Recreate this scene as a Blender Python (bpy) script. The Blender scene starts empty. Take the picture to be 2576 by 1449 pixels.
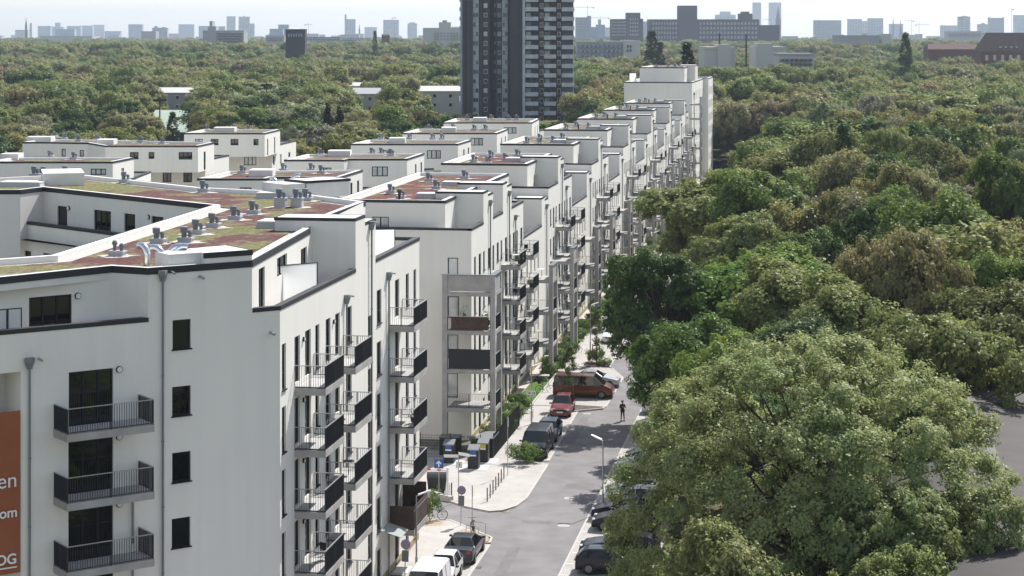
import bpy, math, random
import numpy as np
from mathutils import Vector, Matrix
from mathutils.geometry import tessellate_polygon
sc = bpy.context.scene
R = math.radians
PI = math.pi
random.seed(7)
# ---------------------------------------------------------------- camera
F, HC, TH = 5009.0, 32.0, R(9)
SN, CS = math.sin(TH), math.cos(TH)
cd = bpy.data.cameras.new('camera'); cam = bpy.data.objects.new('camera', cd)
sc.collection.objects.link(cam); sc.camera = cam
cam.location = (0, 0, HC); cam.rotation_euler = (R(90), 0, TH)
cd.sensor_width = 36; cd.lens = 70.0; cd.shift_y = -0.2463; cd.clip_start = 1; cd.clip_end = 30000
# ---------------------------------------------------------------- sky and sun
SUN_AZ, SUN_EL = R(24), R(50)      # azimuth right of +Y
w = bpy.data.worlds.new('World'); sc.world = w; w.use_nodes = True
nt = w.node_tree; bg = nt.nodes['Background']
sky = nt.nodes.new('ShaderNodeTexSky'); sky.sky_type = 'NISHITA'; sky.sun_disc = False
sky.sun_elevation = SUN_EL; sky.sun_rotation = SUN_AZ; sky.dust_density = .6; sky.air_density = 1.0; sky.ozone_density = 1.0
veil = nt.nodes.new('ShaderNodeHueSaturation'); veil.inputs['Saturation'].default_value = .62
nt.links.new(sky.outputs[0], veil.inputs['Color']); 
tcw = nt.nodes.new('ShaderNodeTexCoord'); mpw = nt.nodes.new('ShaderNodeMapping'); mpw.inputs['Scale'].default_value = (3., 3., 14.); nzw = nt.nodes.new('ShaderNodeTexNoise'); nzw.inputs['Scale'].default_value = 2.; nzw.inputs['Detail'].default_value = 6
mrw = nt.nodes.new('ShaderNodeMapRange'); mrw.inputs[1].default_value = .45; mrw.inputs[2].default_value = .7; mrw.inputs[3].default_value = 0; mrw.inputs[4].default_value = .16
mxw = nt.nodes.new('ShaderNodeMix'); mxw.data_type = 'RGBA'; mxw.inputs[7].default_value = (9.5, 9.7, 10., 1)
nt.links.new(tcw.outputs['Generated'], mpw.inputs[0]); nt.links.new(mpw.outputs[0], nzw.inputs['Vector']); nt.links.new(nzw.outputs[0], mrw.inputs[0]); nt.links.new(mrw.outputs[0], mxw.inputs[0]); nt.links.new(veil.outputs[0], mxw.inputs[6])
nt.links.new(mxw.outputs[2], bg.inputs[0]); bg.inputs[1].default_value = 0.118
sl = bpy.data.lights.new('sun', 'SUN'); sun = bpy.data.objects.new('sun', sl); sc.collection.objects.link(sun)
sl.energy = 5.0; sl.angle = R(0.53); sl.color = (1.0, 0.955, 0.90)
sd = Vector((math.sin(SUN_AZ) * math.cos(SUN_EL), math.cos(SUN_AZ) * math.cos(SUN_EL), math.sin(SUN_EL)))
sun.rotation_euler = sd.to_track_quat('Z', 'Y').to_euler(); sun.location = (0, 0, 400)
sc.view_settings.view_transform = 'Standard'; sc.view_settings.look = 'None'
sc.view_settings.exposure = 0.47; sc.view_settings.gamma = 1
try:
    sc.cycles.max_bounces = 6; sc.cycles.diffuse_bounces = 3; sc.cycles.glossy_bounces = 2
    sc.cycles.transmission_bounces = 3; sc.cycles.transparent_max_bounces = 4; sc.cycles.volume_bounces = 0
except Exception: pass

# ---------------------------------------------------------------- helpers
col = sc.collection
def G(u, v, h):
    """point of the place seen at (u, v) of the 2576 px survey grid, at height h"""
    Y = F * (HC - h) / (v - 90.0); X = (u - 1288) / F * Y
    return Vector((CS * X - SN * Y, SN * X + CS * Y, h))
def GD(u, d):
    X = (u - 1288) / F * d
    return (CS * X - SN * d, SN * X + CS * d)
def HV(v, d): return HC - (v - 90.0) * d / F
def on_wall(u, v, A, B):
    """ray through (u,v) meets the vertical plane through A, B: metres along A->B and height"""
    k = (u - 1288) / F
    dx, dy = CS * k - SN, SN * k + CS
    ex, ey = B[0] - A[0], B[1] - A[1]; L = math.hypot(ex, ey); ex /= L; ey /= L
    # t*(dx,dy) = A + s*(ex,ey)
    det = dx * (-ey) + dy * ex
    t = (A[0] * (-ey) + A[1] * ex) / det
    s = (dx * A[1] - dy * A[0]) / det * 1.0
    s = (t * dx - A[0]) * ex + (t * dy - A[1]) * ey
    return s, HC - (v - 90.0) * t / F
def tag(o, label=None, cat=None, group=None, kind=None):
    if label: o['label'] = label
    if cat: o['category'] = cat
    if group: o['group'] = group
    if kind: o['kind'] = kind
    return o
def empty(name, loc, rz=0):
    o = bpy.data.objects.new(name, None); col.objects.link(o); o.location = loc; o.rotation_euler = (0, 0, rz)
    o.empty_display_size = .3
    return o
class MB:
    def __init__(s): s.v = []; s.f = []
    def add(s, vs, fs):
        n = len(s.v); s.v += [tuple(p) for p in vs]; s.f += [tuple(i + n for i in f) for f in fs]; return s
    def box(s, x0, y0, z0, x1, y1, z1):
        return s.add([(x0,y0,z0),(x1,y0,z0),(x1,y1,z0),(x0,y1,z0),(x0,y0,z1),(x1,y0,z1),(x1,y1,z1),(x0,y1,z1)],
                     [(3,2,1,0),(4,5,6,7),(0,1,5,4),(1,2,6,5),(2,3,7,6),(3,0,4,7)])
    def obox(s, A, d, n, s0, s1, n0, n1, z0, z1):
        """box along unit dir d from A, n = second axis"""
        P = lambda a, b, z: (A[0] + d[0]*a + n[0]*b, A[1] + d[1]*a + n[1]*b, z)
        return s.add([P(s0,n0,z0),P(s1,n0,z0),P(s1,n1,z0),P(s0,n1,z0),P(s0,n0,z1),P(s1,n0,z1),P(s1,n1,z1),P(s0,n1,z1)],
                     [(3,2,1,0),(4,5,6,7),(0,1,5,4),(1,2,6,5),(2,3,7,6),(3,0,4,7)])
    def prism(s, pts, z0, z1, bottom=True):
        n = len(pts); base = len(s.v)
        s.v += [(p[0], p[1], z0) for p in pts] + [(p[0], p[1], z1) for p in pts]
        for i in range(n):
            j = (i + 1) % n; s.f.append((base+i, base+j, base+n+j, base+n+i))
        tr = tessellate_polygon([[Vector((p[0], p[1], 0)) for p in pts]])
        for t in tr:
            s.f.append(tuple(base + n + i for i in t))
            if bottom: s.f.append(tuple(base + i for i in reversed(t)))
        return s
    def poly(s, pts):
        base = len(s.v); s.v += [tuple(p) for p in pts]
        for t in tessellate_polygon([[Vector((p[0], p[1], 0)) for p in pts]]): s.f.append(tuple(base + i for i in t))
        return s
    def tube(s, path, r, n=8, caps=True):
        path = [Vector(p) for p in path]; rs = r if isinstance(r, (list, tuple)) else [r] * len(path); base = len(s.v)
        prev = None
        for k, p in enumerate(path):
            t = (path[min(k+1, len(path)-1)] - path[max(k-1, 0)])
            if t.length < 1e-6: t = Vector((0, 0, 1))
            t.normalize()
            if prev is None:
                a = Vector((0, 0, 1)) if abs(t.z) < .9 else Vector((1, 0, 0)); x = t.cross(a).normalized()
            else:
                x = (prev - t * prev.dot(t)).normalized()
            prev = x; y = t.cross(x)
            for i in range(n):
                a = 2 * PI * i / n; q = p + (x * math.cos(a) + y * math.sin(a)) * rs[k]; s.v.append(tuple(q))
        for k in range(len(path) - 1):
            for i in range(n):
                j = (i + 1) % n; s.f.append((base+k*n+i, base+k*n+j, base+(k+1)*n+j, base+(k+1)*n+i))
        if caps:
            s.f.append(tuple(base + i for i in reversed(range(n)))); s.f.append(tuple(base + (len(path)-1)*n + i for i in range(n)))
        return s
    def lathe(s, prof, c=(0,0,0), n=16):
        base = len(s.v)
        for r, z in prof:
            for i in range(n):
                a = 2*PI*i/n; s.v.append((c[0]+r*math.cos(a), c[1]+r*math.sin(a), c[2]+z))
        for k in range(len(prof)-1):
            for i in range(n):
                j = (i+1) % n; s.f.append((base+k*n+i, base+k*n+j, base+(k+1)*n+j, base+(k+1)*n+i))
        s.f.append(tuple(base+(len(prof)-1)*n+i for i in range(n))); s.f.append(tuple(base+i for i in reversed(range(n))))
        return s
    def build(s, name, m, parent=None, smooth=False, bevel=0):
        used = sorted({i for f in s.f for i in f})
        if len(used) < len(s.v):
            mp = {o: n for n, o in enumerate(used)}; s.v = [s.v[i] for i in used]; s.f = [tuple(mp[i] for i in f) for f in s.f]
        me = bpy.data.meshes.new(name); me.from_pydata(s.v, [], s.f); me.update(); me.materials.append(m)
        if smooth: me.polygons.foreach_set('use_smooth', [True] * len(me.polygons))
        o = bpy.data.objects.new(name, me); col.objects.link(o)
        if bevel:
            b = o.modifiers.new('b', 'BEVEL'); b.width = bevel; b.segments = 2; b.limit_method = 'ANGLE'
        if parent is not None: o.parent = parent
        return o
KIDS = {}
def copy_tree(o, parent=None, loc=None, rz=None, depth=0):
    c = o.copy(); col.objects.link(c)
    if parent is not None: c.parent = parent
    if loc is not None: c.location = loc
    if rz is not None: c.rotation_euler = (0, 0, rz)
    for ch in list(o.children): copy_tree(ch, c)
    return c
def inset(pts, d):
    """offset a closed polygon inwards by d (counter-clockwise order)"""
    A = sum(pts[i][0]*pts[(i+1)%len(pts)][1]-pts[(i+1)%len(pts)][0]*pts[i][1] for i in range(len(pts)))
    sgn = 1 if A > 0 else -1; out = []
    n = len(pts)
    for i in range(n):
        p0, p1, p2 = Vector(pts[i-1][:2]), Vector(pts[i][:2]), Vector(pts[(i+1)%n][:2])
        a = (p1-p0).normalized(); b = (p2-p1).normalized()
        na = Vector((-a.y, a.x))*sgn; nb = Vector((-b.y, b.x))*sgn
        m = na + nb
        m = m / max(m.dot(m)/2, .25) if m.length > 1e-6 else na
        out.append((p1.x + m.x*d, p1.y + m.y*d))
    return out
def ccw(pts):
    A = sum(pts[i][0]*pts[(i+1)%len(pts)][1]-pts[(i+1)%len(pts)][0]*pts[i][1] for i in range(len(pts)))
    return list(pts) if A > 0 else list(reversed(pts))
def ring(mb, outer, inner, z0, z1):
    n = len(outer)
    for i in range(n):
        j = (i+1) % n; a, b, c, d = outer[i], outer[j], inner[j], inner[i]
        mb.add([(a[0],a[1],z0),(b[0],b[1],z0),(c[0],c[1],z0),(d[0],d[1],z0),(a[0],a[1],z1),(b[0],b[1],z1),(c[0],c[1],z1),(d[0],d[1],z1)],
               [(3,2,1,0),(4,5,6,7),(0,1,5,4),(2,3,7,6)])
# ---------------------------------------------------------------- materials
def mat(name, base, rough=.8, metal=0., noise=0, nscale=5., bump=0, bscale=40., spec=.5, emit=None):
    m = bpy.data.materials.new(name); m.use_nodes = True; t = m.node_tree; p = t.nodes['Principled BSDF']
    p.inputs['Base Color'].default_value = (*base, 1); p.inputs['Roughness'].default_value = rough
    p.inputs['Metallic'].default_value = metal; p.inputs['Specular IOR Level'].default_value = spec
    if noise or bump: tc = t.nodes.new('ShaderNodeTexCoord')
    if noise:
        n = t.nodes.new('ShaderNodeTexNoise'); n.inputs['Scale'].default_value = nscale; n.inputs['Detail'].default_value = 6
        mp = t.nodes.new('ShaderNodeMapRange'); mp.inputs[1].default_value = .3; mp.inputs[2].default_value = .7
        mp.inputs[3].default_value = 1 - noise; mp.inputs[4].default_value = 1 + noise*.6
        hs = t.nodes.new('ShaderNodeHueSaturation'); hs.inputs['Color'].default_value = (*base, 1)
        t.links.new(tc.outputs['Object'], n.inputs['Vector']); t.links.new(n.outputs[0], mp.inputs[0])
        t.links.new(mp.outputs[0], hs.inputs['Value']); t.links.new(hs.outputs[0], p.inputs['Base Color'])
    if bump:
        n2 = t.nodes.new('ShaderNodeTexNoise'); n2.inputs['Scale'].default_value = bscale; n2.inputs['Detail'].default_value = 4
        b = t.nodes.new('ShaderNodeBump'); b.inputs['Strength'].default_value = bump; b.inputs['Distance'].default_value = .02
        t.links.new(tc.outputs['Object'], n2.inputs['Vector']); t.links.new(n2.outputs[0], b.inputs['Height']); t.links.new(b.outputs[0], p.inputs['Normal'])
    return m
def paver(name, c1, c2, cm, sx=5., rot=0., bw=.5, rh=.25, mortar=.02, noise=.12):
    m = bpy.data.materials.new(name); m.use_nodes = True; t = m.node_tree; p = t.nodes['Principled BSDF']; p.inputs['Roughness'].default_value = .85
    tc = t.nodes.new('ShaderNodeTexCoord'); mp = t.nodes.new('ShaderNodeMapping'); mp.inputs['Scale'].default_value = (sx, sx, sx); mp.inputs['Rotation'].default_value = (0, 0, rot)
    br = t.nodes.new('ShaderNodeTexBrick'); br.inputs['Color1'].default_value = (*c1, 1); br.inputs['Color2'].default_value = (*c2, 1); br.inputs['Mortar'].default_value = (*cm, 1)
    br.inputs['Scale'].default_value = 1; br.inputs['Brick Width'].default_value = bw; br.inputs['Row Height'].default_value = rh; br.inputs['Mortar Size'].default_value = mortar
    n = t.nodes.new('ShaderNodeTexNoise'); n.inputs['Scale'].default_value = .6; n.inputs['Detail'].default_value = 7
    mr = t.nodes.new('ShaderNodeMapRange'); mr.inputs[1].default_value = .3; mr.inputs[2].default_value = .7; mr.inputs[3].default_value = 1-noise; mr.inputs[4].default_value = 1+noise*.5
    hs = t.nodes.new('ShaderNodeHueSaturation')
    t.links.new(tc.outputs['Object'], mp.inputs[0]); t.links.new(mp.outputs[0], br.inputs['Vector']); t.links.new(tc.outputs['Object'], n.inputs['Vector'])
    t.links.new(n.outputs[0], mr.inputs[0]); t.links.new(br.outputs[0], hs.inputs['Color']); t.links.new(mr.outputs[0], hs.inputs['Value']); t.links.new(hs.outputs[0], p.inputs['Base Color'])
    return m
def ramp_mat(name, stops, scale, detail=6, rough=.95, fine=None, bump=.6):
    """patches of several colours, mixed by noise"""
    m = bpy.data.materials.new(name); m.use_nodes = True; t = m.node_tree; p = t.nodes['Principled BSDF']; p.inputs['Roughness'].default_value = rough
    p.inputs['Specular IOR Level'].default_value = .2
    tc = t.nodes.new('ShaderNodeTexCoord'); n = t.nodes.new('ShaderNodeTexNoise'); n.inputs['Scale'].default_value = scale; n.inputs['Detail'].default_value = detail; n.inputs['Roughness'].default_value = .65
    r = t.nodes.new('ShaderNodeValToRGB'); e = r.color_ramp.elements
    e[0].position, e[0].color = stops[0][0], (*stops[0][1], 1); e[1].position, e[1].color = stops[-1][0], (*stops[-1][1], 1)
    for q, c in stops[1:-1]:
        k = e.new(q); k.color = (*c, 1)
    t.links.new(tc.outputs['Object'], n.inputs['Vector']); t.links.new(n.outputs[0], r.inputs[0])
    n2 = t.nodes.new('ShaderNodeTexNoise'); n2.inputs['Scale'].default_value = fine or 9.; n2.inputs['Detail'].default_value = 5
    mr = t.nodes.new('ShaderNodeMapRange'); mr.inputs[1].default_value = .3; mr.inputs[2].default_value = .7; mr.inputs[3].default_value = .5; mr.inputs[4].default_value = 1.5
    hs = t.nodes.new('ShaderNodeHueSaturation'); t.links.new(tc.outputs['Object'], n2.inputs['Vector']); t.links.new(n2.outputs[0], mr.inputs[0])
    t.links.new(r.outputs[0], hs.inputs['Color']); t.links.new(mr.outputs[0], hs.inputs['Value']); t.links.new(hs.outputs[0], p.inputs['Base Color'])
    b = t.nodes.new('ShaderNodeBump'); b.inputs['Strength'].default_value = bump; b.inputs['Distance'].default_value = .06
    t.links.new(n2.outputs[0], b.inputs['Height']); t.links.new(b.outputs[0], p.inputs['Normal'])
    return m
def plaster(name, base):
    """render with faint vertical weather streaks and a fine grain"""
    m = bpy.data.materials.new(name); m.use_nodes = True; t = m.node_tree; p = t.nodes['Principled BSDF']; p.inputs['Roughness'].default_value = .92
    p.inputs['Specular IOR Level'].default_value = .2
    tc = t.nodes.new('ShaderNodeTexCoord'); mp = t.nodes.new('ShaderNodeMapping'); mp.inputs['Scale'].default_value = (2.2, 2.2, .12)
    n = t.nodes.new('ShaderNodeTexNoise'); n.inputs['Scale'].default_value = 1.; n.inputs['Detail'].default_value = 7
    n3 = t.nodes.new('ShaderNodeTexNoise'); n3.inputs['Scale'].default_value = .22; n3.inputs['Detail'].default_value = 5
    ad = t.nodes.new('ShaderNodeMath'); ad.operation = 'ADD'
    mr = t.nodes.new('ShaderNodeMapRange'); mr.inputs[1].default_value = .7; mr.inputs[2].default_value = 1.3; mr.inputs[3].default_value = .955; mr.inputs[4].default_value = 1.02
    hs = t.nodes.new('ShaderNodeHueSaturation'); hs.inputs['Color'].default_value = (*base, 1)
    t.links.new(tc.outputs['Object'], mp.inputs[0]); t.links.new(mp.outputs[0], n.inputs['Vector']); t.links.new(tc.outputs['Object'], n3.inputs['Vector'])
    t.links.new(n.outputs[0], ad.inputs[0]); t.links.new(n3.outputs[0], ad.inputs[1]); t.links.new(ad.outputs[0], mr.inputs[0]); t.links.new(mr.outputs[0], hs.inputs['Value'])
    t.links.new(hs.outputs[0], p.inputs['Base Color'])
    n2 = t.nodes.new('ShaderNodeTexNoise'); n2.inputs['Scale'].default_value = 18.; n2.inputs['Detail'].default_value = 6
    b = t.nodes.new('ShaderNodeBump'); b.inputs['Strength'].default_value = .35; b.inputs['Distance'].default_value = .01
    t.links.new(tc.outputs['Object'], n2.inputs['Vector']); t.links.new(n2.outputs[0], b.inputs['Height']); t.links.new(b.outputs[0], p.inputs['Normal'])
    return m
M = {}
M['plaster'] = plaster('plaster', (.79, .765, .715))
M['bouncecream'] = plaster('plaster_bounce_cream', (.80, .78, .725))  # paler cream puts bounced light into the wall colour of the farther blocks
M['ochre'] = mat('plinth_ochre', (.36, .29, .18), .9, noise=.1)
M['cap'] = mat('cap_metal', (.016, .018, .024), .6, noise=.15, nscale=2.)
M['capgrey'] = mat('terrace_cap_metal', (.16, .18, .20), .4, metal=.5)
M['membrane'] = mat('white_membrane', (.70, .69, .67), .8, noise=.06, nscale=1.5)
M['sedum'] = ramp_mat('sedum', [(.36, (.13, .14, .05)), (.455, (.15, .145, .06)), (.49, (.16, .13, .08)), (.52, (.11, .055, .048)), (.60, (.10, .04, .04)), (.66, (.20, .17, .14))], .17, fine=3.5)
M['sedumred'] = ramp_mat('sedum_red', [(.36, (.12, .14, .045)), (.43, (.15, .13, .06)), (.46, (.12, .055, .045)), (.58, (.12, .04, .038)), (.66, (.20, .15, .12))], .22, fine=3.5)
M['sedumdry'] = ramp_mat('sedum_dry', [(.38, (.15, .145, .07)), (.47, (.16, .13, .09)), (.56, (.12, .085, .07)), (.64, (.22, .19, .15))], .3, fine=3.5)
M['gravel'] = ramp_mat('gravel', [(.3, (.28, .25, .22)), (.5, (.5, .47, .43)), (.7, (.62, .58, .53))], 6., fine=14.)
M['frame'] = mat('window_frame', (.009, .010, .014), .5, spec=.3)
M['glass'] = mat('glass', (.006, .008, .008), .03, spec=.75)
def curtain_sky(name, base):
    m = mat(name, base, .08, spec=.8, noise=.35, nscale=.8); return m
M['glasslight'] = curtain_sky('glass_curtain_sky', (.52, .55, .54))  # pale tone puts reflected bright sky, and some curtains, into the pane colour
M['frost'] = mat('frosted_screen', (.80, .83, .85), .25, spec=.5)
def frost():
    m = bpy.data.materials.new('frosted_screen'); m.use_nodes = True; t = m.node_tree; t.nodes.remove(t.nodes['Principled BSDF'])
    a = t.nodes.new('ShaderNodeBsdfDiffuse'); b = t.nodes.new('ShaderNodeBsdfTranslucent'); c = t.nodes.new('ShaderNodeMixShader'); c.inputs[0].default_value = .6
    for q in (a, b): q.inputs['Color'].default_value = (.88, .90, .91, 1)
    t.links.new(a.outputs[0], c.inputs[1]); t.links.new(b.outputs[0], c.inputs[2]); t.links.new(c.outputs[0], t.nodes['Material Output'].inputs['Surface']); return m
M['frost'] = frost()
M['steel'] = mat('railing_steel', (.015, .016, .020), .5)
M['galv'] = mat('galvanised', (.42, .43, .44), .4, metal=.6, noise=.1)
M['zinc'] = mat('zinc_pipe', (.22, .23, .25), .45, metal=.5)
M['pvc'] = mat('vent_grey', (.16, .18, .21), .55)
M['duct'] = mat('shiny_duct', (.75, .77, .8), .18, metal=1.)
M['concrete'] = mat('concrete', (.36, .35, .335), .9, noise=.16, nscale=1.4, bump=.2)
M['deck'] = paver('balcony_deck', (.5, .5, .49), (.44, .44, .43), (.25, .25, .25), 2.5)
M['slat'] = mat('reed_brown', (.075, .048, .035), .9, noise=.4, nscale=6.)
M['cloth_dark'] = mat('dark_screen', (.03, .03, .035), .9)
M['lampw'] = mat('lamp_cover', (.75, .75, .72), .3)
M['asphalt'] = mat('asphalt', (.198, .188, .193), .92, noise=.22, nscale=.5, bump=.5, bscale=30.)
M['patch'] = mat('asphalt_patch', (.172, .164, .168), .95, noise=.2, nscale=1.2, bump=.5, bscale=30.)
M['pave'] = paver('pavers', (.46, .44, .42), (.40, .385, .37), (.33, .31, .29), 2.4, rot=.0)
M['bay'] = paver('bay_pavers', (.45, .43, .41), (.40, .38, .36), (.27, .25, .235), 2.0, rot=PI/2)
M['kerb'] = mat('kerb', (.47, .45, .43), .9, noise=.12, nscale=3.)
M['line'] = mat('marking', (.7, .7, .68), .8)
M['grass'] = ramp_mat('grass', [(.3, (.045, .10, .018)), (.5, (.07, .14, .025)), (.7, (.12, .14, .05))], .8, fine=6.)
M['ground'] = ramp_mat('ground', [(.3, (.045, .06, .02)), (.5, (.07, .085, .03)), (.7, (.10, .085, .05))], .05, fine=.6)
M['court'] = ramp_mat('courtyard', [(.40, (.10, .12, .06)), (.5, (.20, .19, .165)), (.6, (.26, .25, .23))], .12, fine=3.)
M['sand'] = ramp_mat('sand', [(.3, (.34, .27, .19)), (.7, (.42, .34, .25))], 1., fine=8.)
M['mulch'] = ramp_mat('mulch', [(.3, (.07, .055, .05)), (.7, (.16, .13, .12))], 3., fine=12.)
M['bark'] = mat('bark', (.075, .062, .05), .95, noise=.3, nscale=4.)
M['barkpale'] = mat('bark_pale', (.17, .155, .13), .95, noise=.3, nscale=4.)
M['tyre'] = mat('tyre', (.012, .012, .013), .8)
M['rim'] = mat('rim', (.16, .165, .17), .4, metal=.6)
M['dark'] = mat('dark_plastic', (.015, .015, .017), .6)
M['wood'] = mat('stake_wood', (.17, .12, .085), .9, noise=.2)
M['rust'] = mat('bollard_steel', (.09, .055, .045), .75)
M['whitep'] = mat('white_paint', (.78, .78, .77), .5)
M['blue'] = mat('sign_blue', (.02, .10, .36), .4)
M['red'] = mat('sign_red', (.55, .03, .03), .5)
M['black'] = mat('black', (.01, .01, .011), .5)
M['orange'] = mat('banner_orange', (.29, .085, .03), .65, noise=.06, nscale=1.)
M['brickdark'] = mat('dark_brick', (.028, .022, .028), .9, noise=.15, nscale=.3)
M['brickred'] = mat('red_brick', (.15, .075, .055), .9, noise=.15, nscale=.3)
M['rooftile'] = mat('roof_tile', (.10, .05, .042), .9, noise=.2, nscale=.5)
M['rooftiledark'] = mat('roof_tile_dark', (.07, .045, .045), .9, noise=.2, nscale=.5)
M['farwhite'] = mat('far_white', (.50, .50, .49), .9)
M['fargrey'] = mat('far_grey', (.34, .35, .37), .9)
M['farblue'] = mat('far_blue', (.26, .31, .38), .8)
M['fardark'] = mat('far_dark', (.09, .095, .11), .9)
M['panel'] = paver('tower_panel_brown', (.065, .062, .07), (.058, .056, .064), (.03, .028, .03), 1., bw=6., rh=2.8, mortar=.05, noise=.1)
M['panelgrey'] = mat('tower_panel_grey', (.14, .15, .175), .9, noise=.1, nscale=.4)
M['panelshade'] = mat('tower_panel_shade', (.04, .042, .055), .9, noise=.1, nscale=.4)  # darker tone paints the shadow strip and the turned-away side face
M['tconc'] = mat('tower_parapet', (.52, .55, .59), .9, noise=.2, nscale=.6)
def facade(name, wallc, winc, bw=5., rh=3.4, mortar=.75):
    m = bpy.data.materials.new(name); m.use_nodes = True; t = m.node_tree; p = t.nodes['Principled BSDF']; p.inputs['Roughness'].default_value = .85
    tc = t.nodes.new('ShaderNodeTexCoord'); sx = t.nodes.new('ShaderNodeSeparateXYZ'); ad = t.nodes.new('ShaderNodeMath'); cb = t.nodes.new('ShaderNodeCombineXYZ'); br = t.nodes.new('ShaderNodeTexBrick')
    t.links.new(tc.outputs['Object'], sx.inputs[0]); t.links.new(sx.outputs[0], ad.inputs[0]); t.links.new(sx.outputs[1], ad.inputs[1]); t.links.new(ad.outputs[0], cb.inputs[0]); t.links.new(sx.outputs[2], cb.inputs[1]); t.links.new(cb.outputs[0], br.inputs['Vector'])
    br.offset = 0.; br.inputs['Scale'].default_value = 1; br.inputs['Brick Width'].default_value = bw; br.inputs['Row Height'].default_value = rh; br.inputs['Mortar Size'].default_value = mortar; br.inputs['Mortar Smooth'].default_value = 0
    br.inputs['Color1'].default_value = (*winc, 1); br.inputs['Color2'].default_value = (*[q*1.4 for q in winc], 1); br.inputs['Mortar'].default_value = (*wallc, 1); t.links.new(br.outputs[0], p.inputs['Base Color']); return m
M['facblue'] = facade('facade_haze_blue', (.40, .48, .58), (.26, .32, .40), 6.5); M['fachazegrey'] = facade('facade_haze_grey', (.47, .50, .54), (.28, .31, .36)); M['fachazewhite'] = facade('facade_haze_white', (.66, .69, .73), (.36, .40, .46), 7.)  # pale bluish walls carry part of the distance haze in their colour
def hallroof():
    m = mat('bitumen_roof', (.060, .053, .052), .85, noise=.2, nscale=.35, bump=.4, bscale=8.)
    t = m.node_tree; p = t.nodes['Principled BSDF']; wv = t.nodes.new('ShaderNodeTexWave'); wv.wave_type = 'BANDS'; wv.bands_direction = 'Y'; wv.inputs['Scale'].default_value = .9; wv.inputs['Distortion'].default_value = 5.5; wv.inputs['Detail'].default_value = 3
    tc = t.nodes.new('ShaderNodeTexCoord'); t.links.new(tc.outputs['Object'], wv.inputs['Vector'])
    b = t.nodes.new('ShaderNodeBump'); b.inputs['Strength'].default_value = .25; b.inputs['Distance'].default_value = .03
    t.links.new(wv.outputs['Fac'], b.inputs['Height']); t.links.new(b.outputs[0], p.inputs['Normal']); return m
M['hall'] = hallroof()
def carpaint(name, c, rough=.28, metal=.0):
    m = mat(name, c, rough, metal=metal, spec=.3)
    m.node_tree.nodes['Principled BSDF'].inputs['Coat Weight'].default_value = .3; m.node_tree.nodes['Principled BSDF'].inputs['Coat Roughness'].default_value = .05
    return m
def leafmat(name, mode='object', trans=.42):
    m = bpy.data.materials.new(name); m.use_nodes = True; t = m.node_tree; t.nodes.remove(t.nodes['Principled BSDF'])
    out = t.nodes['Material Output']; oi = t.nodes.new('ShaderNodeObjectInfo')
    tc = t.nodes.new('ShaderNodeTexCoord')
    if mode == 'object': csrc = oi.outputs['Color']
    else:
        r = t.nodes.new('ShaderNodeValToRGB'); e = r.color_ramp.elements; r.color_ramp.interpolation = 'LINEAR'
        cs = [(0, (.11, .17, .05)), (.15, (.20, .25, .08)), (.3, (.27, .285, .11)), (.45, (.12, .18, .055)), (.6, (.33, .31, .125)), (.75, (.21, .275, .085)), (.9, (.28, .22, .115)), (1., (.30, .34, .18))]  # leaf tones lightened and greyed to carry some distance haze
        e[0].position, e[0].color = 0, (*cs[0][1], 1); e[1].position, e[1].color = 1, (*cs[-1][1], 1)
        for q, c in cs[1:-1]: k = e.new(q); k.color = (*c, 1)
        t.links.new(oi.outputs['Random'], r.inputs[0]); csrc = r.outputs[0]
    n = t.nodes.new('ShaderNodeTexNoise'); n.inputs['Scale'].default_value = 2.2 if mode == 'object' else .6; n.inputs['Detail'].default_value = 4
    mr = t.nodes.new('ShaderNodeMapRange'); mr.inputs[1].default_value = .3; mr.inputs[2].default_value = .7; mr.inputs[3].default_value = .72; mr.inputs[4].default_value = 1.3
    mh = t.nodes.new('ShaderNodeMapRange'); mh.inputs[1].default_value = .3; mh.inputs[2].default_value = .7; mh.inputs[3].default_value = .48; mh.inputs[4].default_value = .515
    n2 = t.nodes.new('ShaderNodeTexNoise'); n2.inputs['Scale'].default_value = .35; n2.inputs['Detail'].default_value = 2
    hs = t.nodes.new('ShaderNodeHueSaturation')
    t.links.new(tc.outputs['Object'], n.inputs['Vector']); t.links.new(n.outputs[0], mr.inputs[0]); t.links.new(tc.outputs['Object'], n2.inputs['Vector']); t.links.new(n2.outputs[0], mh.inputs[0])
    t.links.new(csrc, hs.inputs['Color']); t.links.new(mr.outputs[0], hs.inputs['Value']); t.links.new(mh.outputs[0], hs.inputs['Hue'])
    d = t.nodes.new('ShaderNodeBsdfDiffuse'); tr = t.nodes.new('ShaderNodeBsdfTranslucent'); g = t.nodes.new('ShaderNodeBsdfGlossy'); g.inputs['Roughness'].default_value = .45
    g.inputs['Color'].default_value = (.8, .85, .8, 1)
    m1 = t.nodes.new('ShaderNodeMixShader'); m1.inputs[0].default_value = trans; m2 = t.nodes.new('ShaderNodeMixShader'); m2.inputs[0].default_value = .02
    h2 = t.nodes.new('ShaderNodeHueSaturation'); h2.inputs['Value'].default_value = 1.25; h2.inputs['Hue'].default_value = .49
    t.links.new(hs.outputs[0], d.inputs['Color']); t.links.new(hs.outputs[0], h2.inputs['Color']); t.links.new(h2.outputs[0], tr.inputs['Color'])
    t.links.new(d.outputs[0], m1.inputs[1]); t.links.new(tr.outputs[0], m1.inputs[2]); t.links.new(m1.outputs[0], m2.inputs[1]); t.links.new(g.outputs[0], m2.inputs[2]); t.links.new(m2.outputs[0], out.inputs['Surface'])
    return m
M['leaf'] = leafmat('leaves'); M['leaffar'] = leafmat('leaves_far', 'random', .32)

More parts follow.
